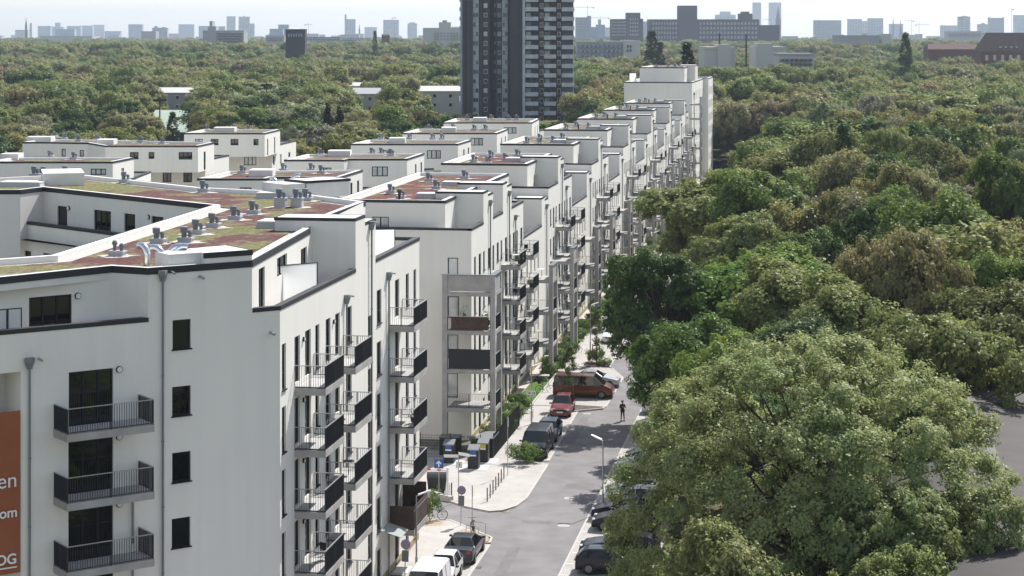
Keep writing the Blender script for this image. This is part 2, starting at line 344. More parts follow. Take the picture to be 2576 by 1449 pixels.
# ---------------------------------------------------------------- ground
def sheet(name, pts, z, m, kind='structure'):
    o = MB().poly([(p[0], p[1], z) for p in ccw(pts)]).build(name, m)
    o['kind'] = kind; return o
sheet('ground', [(-14000, -400), (14000, -400), (14000, 26000), (-14000, 26000)], 0, M['ground'])
sheet('courtyard_ground', [(-95, 60), (-21, 60), (-21, 460), (-60, 460), (-95, 300)], .004, M['court'])
sheet('road', [(-21, 60), (-15.7, 60), (-15.7, 470), (-21, 470)], .012, M['asphalt'])
sheet('side_road', [(-21, 124), (-23.5, 127.4), (-26.5, 130.6), (-45, 133), (-45, 140.5), (-28, 137), (-24.2, 133), (-21, 131.6)], .012, M['asphalt'])
sheet('plaza', [(-20.6, 136), (-20.9, 133.6), (-21.6, 132.3), (-22.4, 131.9), (-24.1, 132.9), (-28, 136.8), (-45, 141), (-45, 148), (-30, 150.5), (-25.3, 150), (-25.2, 170), (-23.3, 170), (-23.3, 148.5), (-20.6, 147)], .10, M['pave'])
sheet('pavement', [(-25.2, 170.2), (-23.3, 170.2), (-23.3, 460), (-25.2, 460)], .10, M['pave'])
sheet('near_pavement', [(-25.5, 60), (-23.3, 60), (-23.3, 124.6), (-22, 126), (-24.5, 128.8), (-29, 129.8), (-29, 125)], .10, M['pave'])
sheet('parking_strip', [(-23.2, 60), (-21.0, 60), (-21.0, 123.4), (-23.2, 123.4)], .05, M['bay'])
sheet('parking_strip_far', [(-23.2, 148.6), (-20.7, 148.2), (-21.0, 168.2), (-23.2, 168.6)], .05, M['bay'])
sheet('van_bay', [(-23.9, 171.6), (-18.9, 170.6), (-18.9, 185.4), (-20.6, 190.6), (-23.9, 189.5)], .05, M['bay'])
sheet('parking_row_surface', [(-23.2, 193.5), (-20.8, 192), (-20.8, 450), (-23.2, 450)], .05, M['bay'])
sheet('parking_bays', [(-15.7, 60), (-10.2, 60), (-10.2, 330), (-15.7, 330)], .02, M['bay'])
sheet('sand_bed', [(-22, 123.6), (-21.1, 123.9), (-21.3, 125), (-22.8, 126.5), (-23.3, 126.3), (-23.2, 124)], .108, M['sand'])
sheet('planting_bed', [(-26.8, 126.6), (-24.9, 127.4), (-24.8, 128.2), (-26.2, 129.2), (-27.5, 129)], .108, M['sand'])
sheet('mulch_bed', [(-23.0, 168.8), (-21.2, 168.1), (-19.1, 169.6), (-19.1, 170.4), (-23.0, 171.4)], .06, M['mulch'])
sheet('mulch_bed_far', [(-23.2, 191.2), (-20.8, 191.4), (-20.9, 193.0), (-23.2, 194.6)], .056, M['mulch'])
sheet('front_garden', [(-27.6, 152), (-25.4, 152), (-25.4, 455), (-27.6, 455)], .014, M['grass'])
sheet('gravel_strip', [(-27.75, 156), (-27.0, 156), (-27.0, 455), (-27.75, 455)], .024, M['gravel'])
def kerb(pts, wd=.14, z=.12):
    mb = MB()
    for i in range(len(pts)-1):
        a = Vector(pts[i]); b = Vector(pts[i+1]); d = (b-a).normalized(); n = Vector((-d.y, d.x))
        mb.obox(a, d, n, -.02, (b-a).length+.02-.003*i, -wd/2, wd/2, 0, z+.0015*(i % 3))
    o = mb.build('kerb', M['kerb']); o['kind'] = 'structure'; return o
kerb([(-20.55, 147), (-20.52, 136), (-20.9, 133.5), (-21.6, 132.2), (-22.4, 131.8), (-24.1, 132.8), (-28, 136.7), (-45, 140.9)])
kerb([(-23.2, 123.6), (-21.0, 123.6), (-21.1, 124.9), (-22.9, 127), (-24.5, 128.9), (-29, 129.9), (-45, 132)])
kerb([(-20.95, 60), (-20.95, 123.3)], z=.06); kerb([(-23.25, 60), (-23.25, 123.3)], z=.13)
kerb([(-20.7, 148.3), (-21.0, 168)], z=.06); kerb([(-23.25, 148.8), (-23.25, 168.6)], z=.13)
kerb([(-23.1, 168.75), (-21.2, 168.0), (-19.0, 169.5), (-18.85, 170.5)], z=.15)
kerb([(-18.85, 170.7), (-18.85, 185.4), (-20.5, 190.7)], z=.06)
kerb([(-20.6, 190.9), (-20.75, 191.5), (-20.75, 450)], z=.10)
kerb([(-15.7, 60), (-15.7, 330)], z=.035)
kerb([(-23.25, 193.6), (-23.25, 450)], z=.13)
kerb([(-25.3, 170), (-25.3, 450)], z=.13)
for k, (x0, y0, x1, y1) in enumerate(((-19.6, 112, -18.9, 123), (-18.4, 139.5, -16.4, 141.2), (-20.4, 155, -19.7, 166), (-19.9, 129.2, -17.9, 130.0), (-17.0, 172, -16.1, 186))):
    o = MB().box(x0, y0, .0125, x1, y1, .0165).build('asphalt_patch', M['patch']); o['kind'] = 'structure'
for x, y in ((-20.75, 118), (-16.0, 139.3), (-20.3, 150.5)):
    g_ = tag(empty('drain_grate', (x, y, .02)), 'dark square gully grate beside the kerb of the street', 'drain grate', 'gully grates along the kerb'); MB().box(-.2, -.25, 0, .2, .25, .006).build('rim', M['dark'], g_); mm = MB()
    for q in range(5): mm.box(-.16, -.2+q*.09, .006, .16, -.15+q*.09, .012)
    mm.build('bars', M['zinc'], g_)
mk = MB()
for k in range(28):
    y = 104 + k*2.6
    if y < 170: mk.box(-15.6, y, .03, -15.2, y+.12, .032)
for y in (172.5, 175.2, 177.9, 180.6, 183.3): mk.box(-19.9, y, .055, -19.2, y+.13, .057)
for y in (150.5, 156, 161.5, 167): mk.box(-21.6, y, .055, -21.2, y+.2, .057)
o = mk.build('bay_markings', M['line']); o['kind'] = 'structure'
def manhole(x, y, r, z=.012):
    o = empty('manhole_cover', (x, y, z))
    MB().lathe([(r, 0), (r, .012), (r*.96, .014)], n=28).build('rim', M['kerb'], o)
    MB().lathe([(r*.72, 0), (r*.72, .020), (r*.6, .021)], n=24).build('lid', M['fargrey'], o)
    return o
tag(manhole(-17.6, 136.6, .40), 'round manhole cover with dark lid in the asphalt beside the tree shadow', 'manhole cover')
tag(manhole(-17.0, 128.9, .40), 'pale round manhole cover near the end of the lamp post shadow', 'manhole cover')
tag(manhole(-20.1, 167.4, .36), 'small manhole cover beside the kerb of the mulch bed before the person', 'manhole cover')

# ---------------------------------------------------------------- buildings: walls, windows, balconies, roofs
def wall(mb, A, B, z0, z1, holes=(), depth=.18):
    """vertical wall A->B whose outside is on the right hand; holes = (s0,s1,h0,h1) with reveals"""
    ex, ey = B[0]-A[0], B[1]-A[1]; L = math.hypot(ex, ey); ex /= L; ey /= L; nx, ny = ey, -ex
    P = lambda s, z, k=0.: (A[0]+ex*s-nx*k, A[1]+ey*s-ny*k, z)
    hs = [(max(.02, min(L-.02, a)), max(.02, min(L-.02, b)), max(z0+.01, c), min(z1-.01, d)) for a, b, c, d in holes]
    hs = [h for h in hs if h[1]-h[0] > .1 and h[3]-h[2] > .1]
    xs = sorted(set([0, L] + [h[0] for h in hs] + [h[1] for h in hs])); zs = sorted(set([z0, z1] + [h[2] for h in hs] + [h[3] for h in hs]))
    for i in range(len(xs)-1):
        run = None
        for j in range(len(zs)-1):
            cx = (xs[i]+xs[i+1])/2; cz = (zs[j]+zs[j+1])/2
            if any(h[0] < cx < h[1] and h[2] < cz < h[3] for h in hs): continue
            mb.add([P(xs[i], zs[j]), P(xs[i+1], zs[j]), P(xs[i+1], zs[j+1]), P(xs[i], zs[j+1])], [(0,1,2,3)])
    for a, b, c, d in hs:
        q = [(a,c),(b,c),(b,d),(a,d)]
        for k in range(4):
            s0, h0 = q[k]; s1, h1 = q[(k+1) % 4]
            mb.add([P(s0,h0), P(s0,h0,depth), P(s1,h1,depth), P(s1,h1)], [(0,1,2,3)])
    return hs
WN = 0
def window(parent, A, B, h, bars=1, name='window', transom=False, glass=None, sill=True, depth=.12, fr=.075):
    """frame with mullions (a mesh) carrying its pane, set into the hole h of the wall A->B"""
    global WN; WN += 1
    ex, ey = B[0]-A[0], B[1]-A[1]; L = math.hypot(ex, ey); ex /= L; ey /= L; nx, ny = ey, -ex
    a, b, c, d = h; dr = (ex, ey); nn = (-nx, -ny)
    mb = MB(); e = .004
    mb.obox(A, dr, nn, a+e, a+fr, depth-.03, depth+.05, c+e, d-e); mb.obox(A, dr, nn, b-fr, b-e, depth-.03, depth+.05, c+e, d-e)
    mb.obox(A, dr, nn, a+fr, b-fr, depth-.03, depth+.05, c+e, c+fr); mb.obox(A, dr, nn, a+fr, b-fr, depth-.03, depth+.05, d-fr, d-e)
    for k in range(1, bars):
        x = a + (b-a)*k/bars; mb.obox(A, dr, nn, x-fr*.6, x+fr*.6, depth-.028, depth+.048, c+fr, d-fr)
    if transom:
        z = c + (d-c)*.36; mb.obox(A, dr, nn, a+fr, b-fr, depth-.026, depth+.046, z-fr*.55, z+fr*.55)
    if sill: mb.obox(A, dr, nn, a-.05, b+.05, -.07, depth-.03, c-.05, c+.003)
    w = mb.build(name, M['frame'], parent)
    gl = glass or ('glass' if random.random() < .72 else 'glasslight')
    MB().obox(A, dr, nn, a+fr*.8, b-fr*.8, depth+.01, depth+.02, c+fr*.8, d-fr*.8).build('pane', M[gl], w)
    return w
def walls_poly(mb, pts, z0, z1, holes=None):
    pts = pts; n = len(pts)
    for i in range(n):
        wall(mb, pts[i], pts[(i+1) % n], z0, z1, (holes or {}).get(i, ()))
def roofplate(parent, pts, z, surf='sedum', par=.22, gravel=True, capm='cap', flange=.20, name='roof'):
    """flat roof: gravel margin, planted field, parapet upstand with white membrane and dark outer flange"""
    p = ccw(pts)
    up = MB(); ring(up, inset(p, .014), inset(p, .42), z-.3, z+par); r = MB().poly([(q[0], q[1], z) for q in inset(p, .40)]).build(name, M['gravel' if gravel else 'deck'], parent)
    up.build('parapet', M['membrane'], parent)
    fl = MB(); ring(fl, inset(p, -.035), inset(p, .06), z+par-flange, z+par+.012); fl.build('parapet_cap', M[capm], parent)
    if gravel and surf: MB().poly([(q[0], q[1], z+.05) for q in inset(p, 1.15)]).build('planting', M[surf], r)
    return r
def terrace_cap(parent, pts, z, closed=False, wd=.34, hgt=.16):
    mb = MB(); n = len(pts)
    for i in range(n if closed else n-1):
        a = Vector(pts[i]); b = Vector(pts[(i+1) % n]); d = (b-a).normalized(); nn = Vector((-d.y, d.x))
        mb.obox(a, d, nn, -.03, (b-a).length+.03-.002*i, -.03, wd, z-hgt, z+.002*(i % 3))
    return mb.build('terrace_cap', M['cap'], parent)
# one vent of each kind, copied afterwards
def vent_unit(parent, x, y, z, big=True, tall=0.):
    g_ = MB(); k_ = 14; ph_ = x*7 % 6
    g_.poly([(x+(.95+.3*math.sin(i*2.3+ph_))*math.cos(2*PI*i/k_), y+(.8+.25*math.cos(i*1.9+ph_))*math.sin(2*PI*i/k_), z+.048) for i in range(k_)]); gv = g_.build('gravel_ring', M['gravel'])
    b = MB().box(x-.36, y-.27, z, x+.36, y+.27, z+.28+tall); b.box(x-.40, y-.31, z+.22+tall, x+.40, y+.31, z+.30+tall)
    o = b.build('vent_box', M['pvc2'], parent); gv.parent = o
    q = MB()
    if big: q.lathe([(.14, 0), (.14, .25), (.20, .27), (.20, .54), (.16, .56)], (x-.10, y, z+.30+tall), 12)
    q.lathe([(.09, 0), (.09, .18), (.13, .2), (.13, .27), (.08, .36)], (x+.22, y, z+.30+tall), 10)
    if not big: q.lathe([(.09, 0), (.09, .28), (.14, .3), (.14, .4), (.08, .5)], (x-.13, y, z+.30), 10)
    q.build('vent_pipe', M['pvc'], o); return o
M['pvc2'] = mat('vent_base', (.42, .43, .45), .7)
def skylight(parent, x, y, z, sx=1.6, sy=1.2, h=.32):
    mb = MB(); mb.add([(x-sx/2-.12,y-sy/2-.12,z),(x+sx/2+.12,y-sy/2-.12,z),(x+sx/2+.12,y+sy/2+.12,z),(x-sx/2-.12,y+sy/2+.12,z),(x-sx/2,y-sy/2,z+h),(x+sx/2,y-sy/2,z+h),(x+sx/2,y+sy/2,z+h),(x-sx/2,y+sy/2,z+h)],
        [(4,5,6,7),(0,1,5,4),(1,2,6,5),(2,3,7,6),(3,0,4,7)])
    o = mb.build('skylight', M['pvc2'], parent)
    MB().box(x-sx/2-.03, y-sy/2-.03, z+h, x+sx/2+.03, y+sy/2+.03, z+h+.08).build('cover', M['membrane'], o); return o
def downpipe(parent, x, y, z0, z1, nx, ny, hopper=True):
    """nx,ny = outward normal of the wall it hangs on"""
    cx, cy = x+nx*.12, y+ny*.12
    p = MB().tube([(cx, cy, z0), (cx, cy, z1)], .055, 8)
    for k in range(int((z1-z0)/3)): p.lathe([(.075, 0), (.075, .06)], (cx, cy, z0+1.5+k*3), 8)
    o = p.build('downpipe', M['zinc'], parent)
    if hopper:
        h = MB(); h.add([(cx-.09,cy-.09,z1),(cx+.09,cy-.09,z1),(cx+.09,cy+.09,z1),(cx-.09,cy+.09,z1),(cx-.16,cy-.16,z1+.3),(cx+.16,cy-.16,z1+.3),(cx+.16,cy+.16,z1+.3),(cx-.16,cy+.16,z1+.3)],
                        [(3,2,1,0),(0,1,5,4),(1,2,6,5),(2,3,7,6),(3,0,4,7),(4,5,6,7)])
        h.box(cx-.17, cy-.17, z1+.3, cx+.17, cy+.17, z1+.5)
        h.build('hopper', M['zinc'], o)
        tx, ty = -ny, nx
        MB().tube([(x+tx*.45-nx*.02, y+ty*.45-ny*.02, z1+.42), (x+tx*.45+nx*.42, y+ty*.45+ny*.42, z1+.36)], .055, 8).build('overflow_spout', M['galv'], o)
    return o
# balcony prototype in local axes: x = outwards, y = along the wall, origin at slab top on the wall
def railing_mesh(path, z0=.05, z1=1.12, step=.115, bar=(.045, .009)):
    mb = MB()
    for i in range(len(path)-1):
        a = Vector(path[i]); b = Vector(path[i+1]); d = (b-a); L = d.length; d.normalize(); n = Vector((-d.y, d.x))
        k = max(1, int(round(L/step)))
        for j in range(k+1):
            s = L*j/k; mb.obox(a, d, n, s-bar[1]/2, s+bar[1]/2, -bar[0]/2, bar[0]/2, z0, z1-.03)
        mb.obox(a, d, n, 0, L, -.022, .022, z0, z0+.03)
        for s in (0., L/2, L): mb.obox(a, d, n, s-.02, s+.02, -.026, .026, z0-.2, z1-.03)
    return mb
def rail_top(path, z=1.12):
    mb = MB()
    for i in range(len(path)-1):
        a = Vector(path[i]); b = Vector(path[i+1]); d = (b-a).normalized(); n = Vector((-d.y, d.x))
        mb.obox(a, d, n, -.025, (b-a).length+.025-.004*i, -.028, .028, z-.035, z+.003*i)
    return mb
def make_balcony(parent, Lb, dep, th=.33, step=.115):
    slab = MB().box(0, 0, -th, dep, Lb, 0).build('balcony', M['concrete'], parent)
    MB().box(.02, .1, .005, dep-.1, Lb-.1, .04).build('deck', M['deck'], slab)
    path = [(0, .05), (dep-.04, .05), (dep-.04, Lb-.05), (0, Lb-.05)]
    r = railing_mesh(path, step=step).build('railing', M['steel'], slab)
    t = rail_top(path).build('handrail', M['galv'], slab)
    return slab
def place_balcony(proto, parent, x, y, z, rz=0):
    if not proto.get('used'):
        c = proto; c['used'] = 1
    else:
        c = proto.copy(); col.objects.link(c)
        if 'used' in c: del c['used']
        for ch in proto.children:
            d = ch.copy(); col.objects.link(d); d.parent = c
    c.parent = parent; c.location = (x, y, z); c.rotation_euler = (0, 0, rz); return c
PROTO = {}
def balcony(parent, x, y, z, Lb, dep, rz=0, key=None, step=.115):
    key = key or (round(Lb, 1), round(dep, 1))
    if key not in PROTO:
        p = make_balcony(None, Lb, dep, step=step); p['used'] = 0; PROTO[key] = p
    return place_balcony(PROTO[key], parent, x, y, z, rz)
GRID = dict(sedum='sedum')

# ================================================================ near corner building
nb = tag(empty('apartment_building', (-25.6, 91.4, 0)), 'nearest white corner apartment block with planted roof, bent wings and orange banner', 'apartment building')
nbi = nb.location.copy()
ROOT = nb
def child_fix(root):
    """children were modelled in world coordinates: shift them so that the root may stand at its base"""
    inv = Matrix.Translation(-root.location)
    for ch in root.children:
        if ch.get('local'): continue
        ch.location = Vector(ch.location) - root.location
dW = Vector((.719, .695))
P0 = Vector((-25.6, 91.4))
PW = lambda t: (P0.x - dW.x*t, P0.y - dW.y*t)
FL = PW(34); FLc = (P0.x, P0.y)
def tW(u):
    s, z = on_wall(u, 500, FL, FLc); return s
LW = 34.0
shell = MB()
# front wall, with openings measured on the wall plane
def px_holes(A, B, lst):
    out = []
    for (u0, v0, u1, v1) in lst:
        s0, z1 = on_wall(u0, v0, A, B); s1, _ = on_wall(u1, v0, A, B); _, z0 = on_wall(u0, v1, A, B)
        out.append((min(s0, s1), max(s0, s1), z0, z1))
    return out
fw_small = px_holes(FL, FLc, [(434, 806, 480, 880), (433, 974, 480, 1048), (433, 1140, 480, 1215), (432, 1306, 479, 1380)])
fw_door = px_holes(FL, FLc, [(173, 937, 285, 1078), (172, 1112, 285, 1248), (172, 1286, 285, 1416)])
logg = px_holes(FL, FLc, [(-60, 946, 52, 2000)])[0]
s_372 = tW(372); s_515 = tW(515); s_633 = tW(634)
TF, TP, RF, RP, BX = 18.0, 19.2, 21.15, 21.45, 21.95
low_holes = fw_small + fw_door
extra = [(a, b, c-3.02*k, d-3.02*k) for (a, b, c, d) in (fw_small[3], fw_door[2]) for k in (1, 2, 3)]
extra = [h for h in extra if h[2] > .2]
lgh = (logg[0], logg[1], 1.0, logg[3])
wall(shell, FL, FLc, 0, TP, low_holes + extra + [lgh], .2)
def Wp(s): return (FL[0]+dW.x*s, FL[1]+dW.y*s)
wall(shell, Wp(s_372), Wp(s_515), TP, RP); wall(shell, Wp(s_515), Wp(s_633), TP, BX)
# street facade
SE = (-25.6, 124.0); XF = -25.6
# measured bays (y from, y to), five storeys; doors reach the balcony floor
bays_door = [(94.0, 95.0), (96.0, 97.1), (101.6-1.5, 101.1), (102.1, 103.1), (116.8, 118.0)]
bays_win = [(91.75, 92.45), (98.0, 98.8), (104.7, 105.8), (111.9, 113.1), (119.9, 120.8), (122.2, 123.0)]
stair = (109.7, 110.5)
sh = []
for k in range(6):
    f = 3.0*k
    for a, b in bays_door: sh.append((a-91.4, b-91.4, f+.06 if k else .3, f+2.32))
    for a, b in bays_win: sh.append((a-91.4, b-91.4, f+(.12 if a < 100 else .35) if k else .5, f+2.32))
    if k: sh.append((stair[0]-91.4, stair[1]-91.4, f+.75-1.2, f+1.15))
wall(shell, FLc, SE, 0, TP, sh, .2)
yA0, yA1, yA2 = 106.7, 109.0, 111.6
wall(shell, (XF, yA0), (XF, yA1), TP, BX); wall(shell, (XF, yA1), (XF, yA2), TP, 21.5)
# box return walls
wall(shell, (-28.4, yA0), (XF, yA0), TF, BX); wall(shell, (XF, yA1), (-29.0, yA1), 21.4, BX); wall(shell, (XF, yA2), (-29.2, yA2), TF, 21.5)
# penthouse street wall
pA = G(636, 640, 21.5); pB = G(780, 572, 21.5)
pA = (pA.x, pA.y); pB = (pB.x, pB.y)
# penthouse side begins on the front wall plane at s_633
pA = Wp(s_633)
ph = px_holes(pA, pB, [(651, 676, 666, 790), (697, 650, 722, 700), (757, 628, 772, 720)])
ph = [(a, b, max(TF+.05, c), min(RF-.3, d)) for a, b, c, d in ph]
wall(shell, pA, pB, TF, RP, ph)
# north end and N wing
N0 = G(904, 506, 21.45); N1 = G(715, 480.5, 21.45); N2 = G(503, 470.6, 21.45); N3 = G(310, 449.5, 21.45); N4 = G(189, 437, 21.45)
N5 = G(0, 446.7, 21.45); N6 = G(-90, 452, 21.45)
I6 = G(-90, 478, 21.45); I5 = G(51, 477.7, 21.45); I4 = G(108.6, 470.6, 21.45); I3 = G(536, 515.5, 21.45); I2 = G(128, 641, 21.45); I1 = G(0, 650, 21.45); 
I0 = (I1.x - dW.x*14, I1.y - dW.y*14)
pC = (-29.1, 111.6)
pD = (-29.1, N0.y)
F3 = Wp(s_372); F2g = G(280, 669, 21.45); F1g = G(0, 698, 21.45); F0 = (F1g.x - dW.x*16, F1g.y - dW.y*16)
tup = lambda v: (v[0], v[1])
# terrace in front of penthouse (courtyard side of the N wing)
T1 = G(303.3, 587.7, 19.2); T0 = G(49.4, 555.3, 19.2)
td = (Vector((T0.x, T0.y)) - Vector((T1.x, T1.y))).normalized()
T1e = (T1.x - td.x*9.2, T1.y - td.y*9.2); T0e = (T0.x + td.x*8, T0.y + td.y*8)
roof_pts = [F0, tup(F1g), tup(F2g), F3, Wp(s_515), Wp(s_633), pB, (-28.9, 108.8), pD, tup(N1), tup(N2), tup(N3), tup(N4), tup(N5), tup(N6), tup(I6), tup(I5), tup(I4), tup(I3), tup(I2), tup(I1), I0]
# penthouse walls of the left front part and courtyard part
fA, fB = F0, tup(F1g)
wall(shell, F0, tup(F2g), TF, RP, px_holes(F0, tup(F2g), [(73, 749, 181, 832)]), .2)
lw = px_holes(F0, tup(F2g), [(73, 749, 181, 832)])[0]
wall(shell, tup(F2g), F3, TF, RP)
cw_d = px_holes(tup(I3), tup(I4), [(144, 517, 169, 572), (236, 527, 279, 583), (312, 536, 340, 592), (381, 543, 411, 600)])
cw_d = [(a, b, max(TF+.04, c), d) for a, b, c, d in cw_d]
wall(shell, tup(I4), tup(I3), TF, RP, [( (Vector(tup(I3))-Vector(tup(I4))).length-b, (Vector(tup(I3))-Vector(tup(I4))).length-a, c, d) for a, b, c, d in cw_d])
wall(shell, tup(I5), tup(I4), TF, RP); wall(shell, tup(I6), tup(I5), TF-1, RP)
wall(shell, tup(I2), tup(I3), 12, RP); wall(shell, I0, tup(I2), 12, RP)
wall(shell, tup(I3), tup(I2), TF-6, RP)
wall(shell, pB, pD, TF, RP); wall(shell, pD, tup(N1), 0, RP); wall(shell, tup(N1), tup(N2), 0, RP)
# courtyard facade with terrace parapet
cl = px_holes(T0e, T1e, [(62, 630, 78, 680), (108.6, 636, 131, 690)])
wall(shell, T0e, T1e, 0, TP, cl)
wall(shell, T1e, tup(I3), 0, TP)
# far end wall of the street wing
wall(shell, SE, (-31, 124.5), 0, TP); wall(shell, (-31, 124.5), pD, 0, TP)
shell.build('wall', M['plaster'], nb)
# terrace floors
fl = MB()
for pts in ([F0, tup(F2g), F3, Wp(0.05)], [pA, FLc, (XF, yA0), (-28.2, yA0), pB], [(-29.2, yA2), (XF, yA2), SE, (-31, 124.4), pD], [tup(I5), tup(I4), tup(I3), T1e, T0e]):
    fl.poly([(p[0], p[1], TF+.02) for p in pts])
fl.build('terrace_floor', M['deck'], nb)
# parapet inner faces (thickness of the terrace parapets) + caps
def parap(parent, pts, z0, z1, th=.28):
    mb = MB()
    for i in range(len(pts)-1):
        a = Vector(pts[i]); b = Vector(pts[i+1]); d = (b-a).normalized(); n = Vector((-d.y, d.x)); L = (b-a).length
        mb.obox(a, d, n, .01, L-.01, .004, th, z0, z1-.02-.002*i)
    return mb.build('terrace_parapet', M['plaster'], parent)
parap(nb, [Wp(.1), Wp(s_372)], TF, TP); parap(nb, [Wp(s_633), FLc, (XF, yA0)], TF, TP); parap(nb, [(XF, yA2), SE, (-31, 124.5)], TF, TP); parap(nb, [T0e, T1e], TF, TP)
terrace_cap(nb, [Wp(.1), Wp(s_372)], TP+.01, hgt=.2); terrace_cap(nb, [Wp(s_633+.05), FLc, (XF, yA0-.02)], TP+.01, hgt=.2)
terrace_cap(nb, [(XF, yA2+.05), SE, (-31, 124.5)], TP+.01, hgt=.2); terrace_cap(nb, [T0e, T1e], TP+.01, hgt=.2)
# roof
roofplate(nb, roof_pts, RF, 'sedum', par=.30, flange=.30)
# raised blocks on the roof
def block(parent, pts, z0, z1, name='roof_block', cap=True, m='membrane'):
    p = ccw(pts); o = MB().prism(inset(p, .016), z0+.003, z1-.003).build(name, M[m], parent)
    if cap:
        c = MB(); ring(c, inset(p, -.03), inset(p, .08), z1-.16, z1+.012); c.build('block_cap', M['cap'], o)
    return o
q = [Wp(s_515+.02), Wp(s_633-.02)]; nrm = Vector((-.695, .719))
block(nb, [q[0], q[1], (q[1][0]+nrm.x*2.6, q[1][1]+nrm.y*2.6), (q[0][0]+nrm.x*2.0-dW.x*1.6, q[0][1]+nrm.y*2.0-dW.y*1.6), (q[0][0]+nrm.x*.45-dW.x*1.6, q[0][1]+nrm.y*.45-dW.y*1.6), (q[0][0]+nrm.x*.45, q[0][1]+nrm.y*.45)], RF, BX, cap=False)
cpm = MB(); a = Vector(Wp(s_515)); cpm.obox(a, dW, nrm, -.03, s_633-s_515+.03, -.035, .1, BX-.24, BX+.01); b_ = Vector(Wp(s_633)); cpm.obox(b_, nrm, dW, -.03, 2.6, -.06, .03, BX-.2, BX+.012)
cpm.build('parapet_cap', M['cap'], nb)
block(nb, [(-30.2, yA0), (XF-.02, yA0), (XF-.02, yA1-.01), (-30.2, yA1-.01)], 21.2, BX+.01)
block(nb, [(-29.1, yA1+.01), (XF-.02, yA1+.01), (XF-.02, yA2), (-29.1, yA2)], 21.2, 21.52)
def pxrect(u0, v0, u1, v1, h, dep):
    a = G(u0, v0, h); b = G(u1, v1, h); d = Vector((b.x-a.x, b.y-a.y)).normalized(); n = Vector((-d.y, d.x))
    return [(a.x, a.y), (b.x, b.y), (b.x+n.x*dep, b.y+n.y*dep), (a.x+n.x*dep, a.y+n.y*dep)]
block(nb, pxrect(108, 468, 213, 466, 21.2, 5.0), RF, RF+.95, cap=False)
block(nb, pxrect(716, 500, 768, 497, 21.2, 3.0), RF, RF+1.0, cap=False)
block(nb, pxrect(772, 497, 881, 490, 21.2, 2.6), RF, RF+1.15)
for (u, v, big, tall) in [(467.6, 612, 1, 0), (496, 592, 1, 0), (536.8, 575, 1, 0), (591.5, 556, 1, 0), (637.5, 541, 1, 0), (705.8, 524, 1, .35), (747.5, 524, 1, .35), (771.5, 508, 1, 0), (512.8, 486, 1, 0), (295, 647, 0, 0), (398, 615, 1, 0), (314.6, 462, 1, 0), (112, 448, 1, 0), (88, 447, 1, 0), (166, 446, 1, 0)]:
    p = G(u, v, RF); vent_unit(nb, p.x, p.y, RF+.02, bool(big), tall)
for (u, v) in ((695, 573), (686, 499)):
    p = G(u, v, RF); skylight(nb, p.x, p.y, RF+.03, 1.7, 1.7, .34)
skylight(nb, G(60, 470, RF).x, G(60, 470, RF).y, RF+.03, 3, 1.6, .3)
def elbow(parent, u, v, rz, s=1.):
    p = G(u, v, RF); d = Vector((math.cos(rz), math.sin(rz), 0)); path = []
    for k in range(9):
        a = PI*.62*k/8; path.append(Vector((p.x, p.y, RF+.55*s)) + d*(.42*s*(1-math.cos(a))) + Vector((0, 0, .42*s*math.sin(a))))
    path = [Vector((p.x, p.y, RF))] + path
    o = MB().tube(path, .17*s, 12, caps=False).build('duct_elbow', M['duct'], parent, smooth=True)
    e = path[-1]; MB().tube([e - d*.02, e - d*.015+Vector((0, 0, -.001))], .15*s, 12).build('duct_mouth', M['black'], o)
for u, v, rz in ((369.6, 671, 2.6), (408, 676, 2.9), (428, 672, .3), (441.6, 672, .2), (694.5, 487, 2.4), (735, 476, .3)): elbow(nb, u, v, rz)
# windows of the near building
for h in fw_small: window(nb, FL, FLc, h, 1, glass='glass')
for h in fw_door: window(nb, FL, FLc, h, 3, name='balcony_door', glass='glass', sill=False)
for h in extra: window(nb, FL, FLc, h, 1 if h[1]-h[0] < 1.6 else 3, glass='glass')
window(nb, F0, tup(F2g), lw, 3, name='terrace_door', glass='glass', sill=False)
for h in ph: window(nb, pA, pB, h, 2 if h[1]-h[0] > 1.4 else 1, glass='glass', sill=False)
for h in sh:
    dr = (h[2] % 3.0) < .1
    window(nb, FLc, SE, h, 1, name='balcony_door' if dr else 'window', transom=not dr, sill=not dr, glass='glass')
Lc = (Vector(tup(I3))-Vector(tup(I4))).length
for i, (a, b, c, d) in enumerate(cw_d): window(nb, tup(I4), tup(I3), (Lc-b, Lc-a, c, d), [1, 3, 1, 1][i], glass='glass', sill=False)
for h in cl: window(nb, T0e, T1e, h, 1, glass='glass')
# frosted screens on the terraces
def screen(parent, A, B, z0, z1):
    A, B = Vector(A), Vector(B); d = (B-A).normalized(); n = Vector((-d.y, d.x)); L = (B-A).length
    mb = MB(); mb.obox(A, d, n, 0, L, -.02, .02, z1-.04, z1); mb.obox(A, d, n, 0, .04, -.02, .02, z0, z1-.04); mb.obox(A, d, n, L-.04, L, -.02, .02, z0, z1-.04)
    o = mb.build('privacy_screen', M['frame'], parent); MB().add([(A.x+d.x*.04, A.y+d.y*.04, z0+.05), (B.x-d.x*.04, B.y-d.y*.04, z0+.05), (B.x-d.x*.04, B.y-d.y*.04, z1-.04), (A.x+d.x*.04, A.y+d.y*.04, z1-.04)], [(0,1,2,3)]).build('frosted_panel', M['frost'], o); return o
a = G(683, 722, 19.2); b = G(789, 728, 19.2)
def walk(u, A, B):
    s, _ = on_wall(u, 500, A, B); A = Vector(A[:2]); B = Vector(B[:2]); return A + (B-A).normalized()*s
yS = 97.6; u0 = -27.35
screen(nb, (-27.75, 97.8), (-25.9, 99.6), TF+.1, 20.35)
screen(nb, (-28.4, 117.2), (-25.9, 118.2), TF+.1, 20.3)
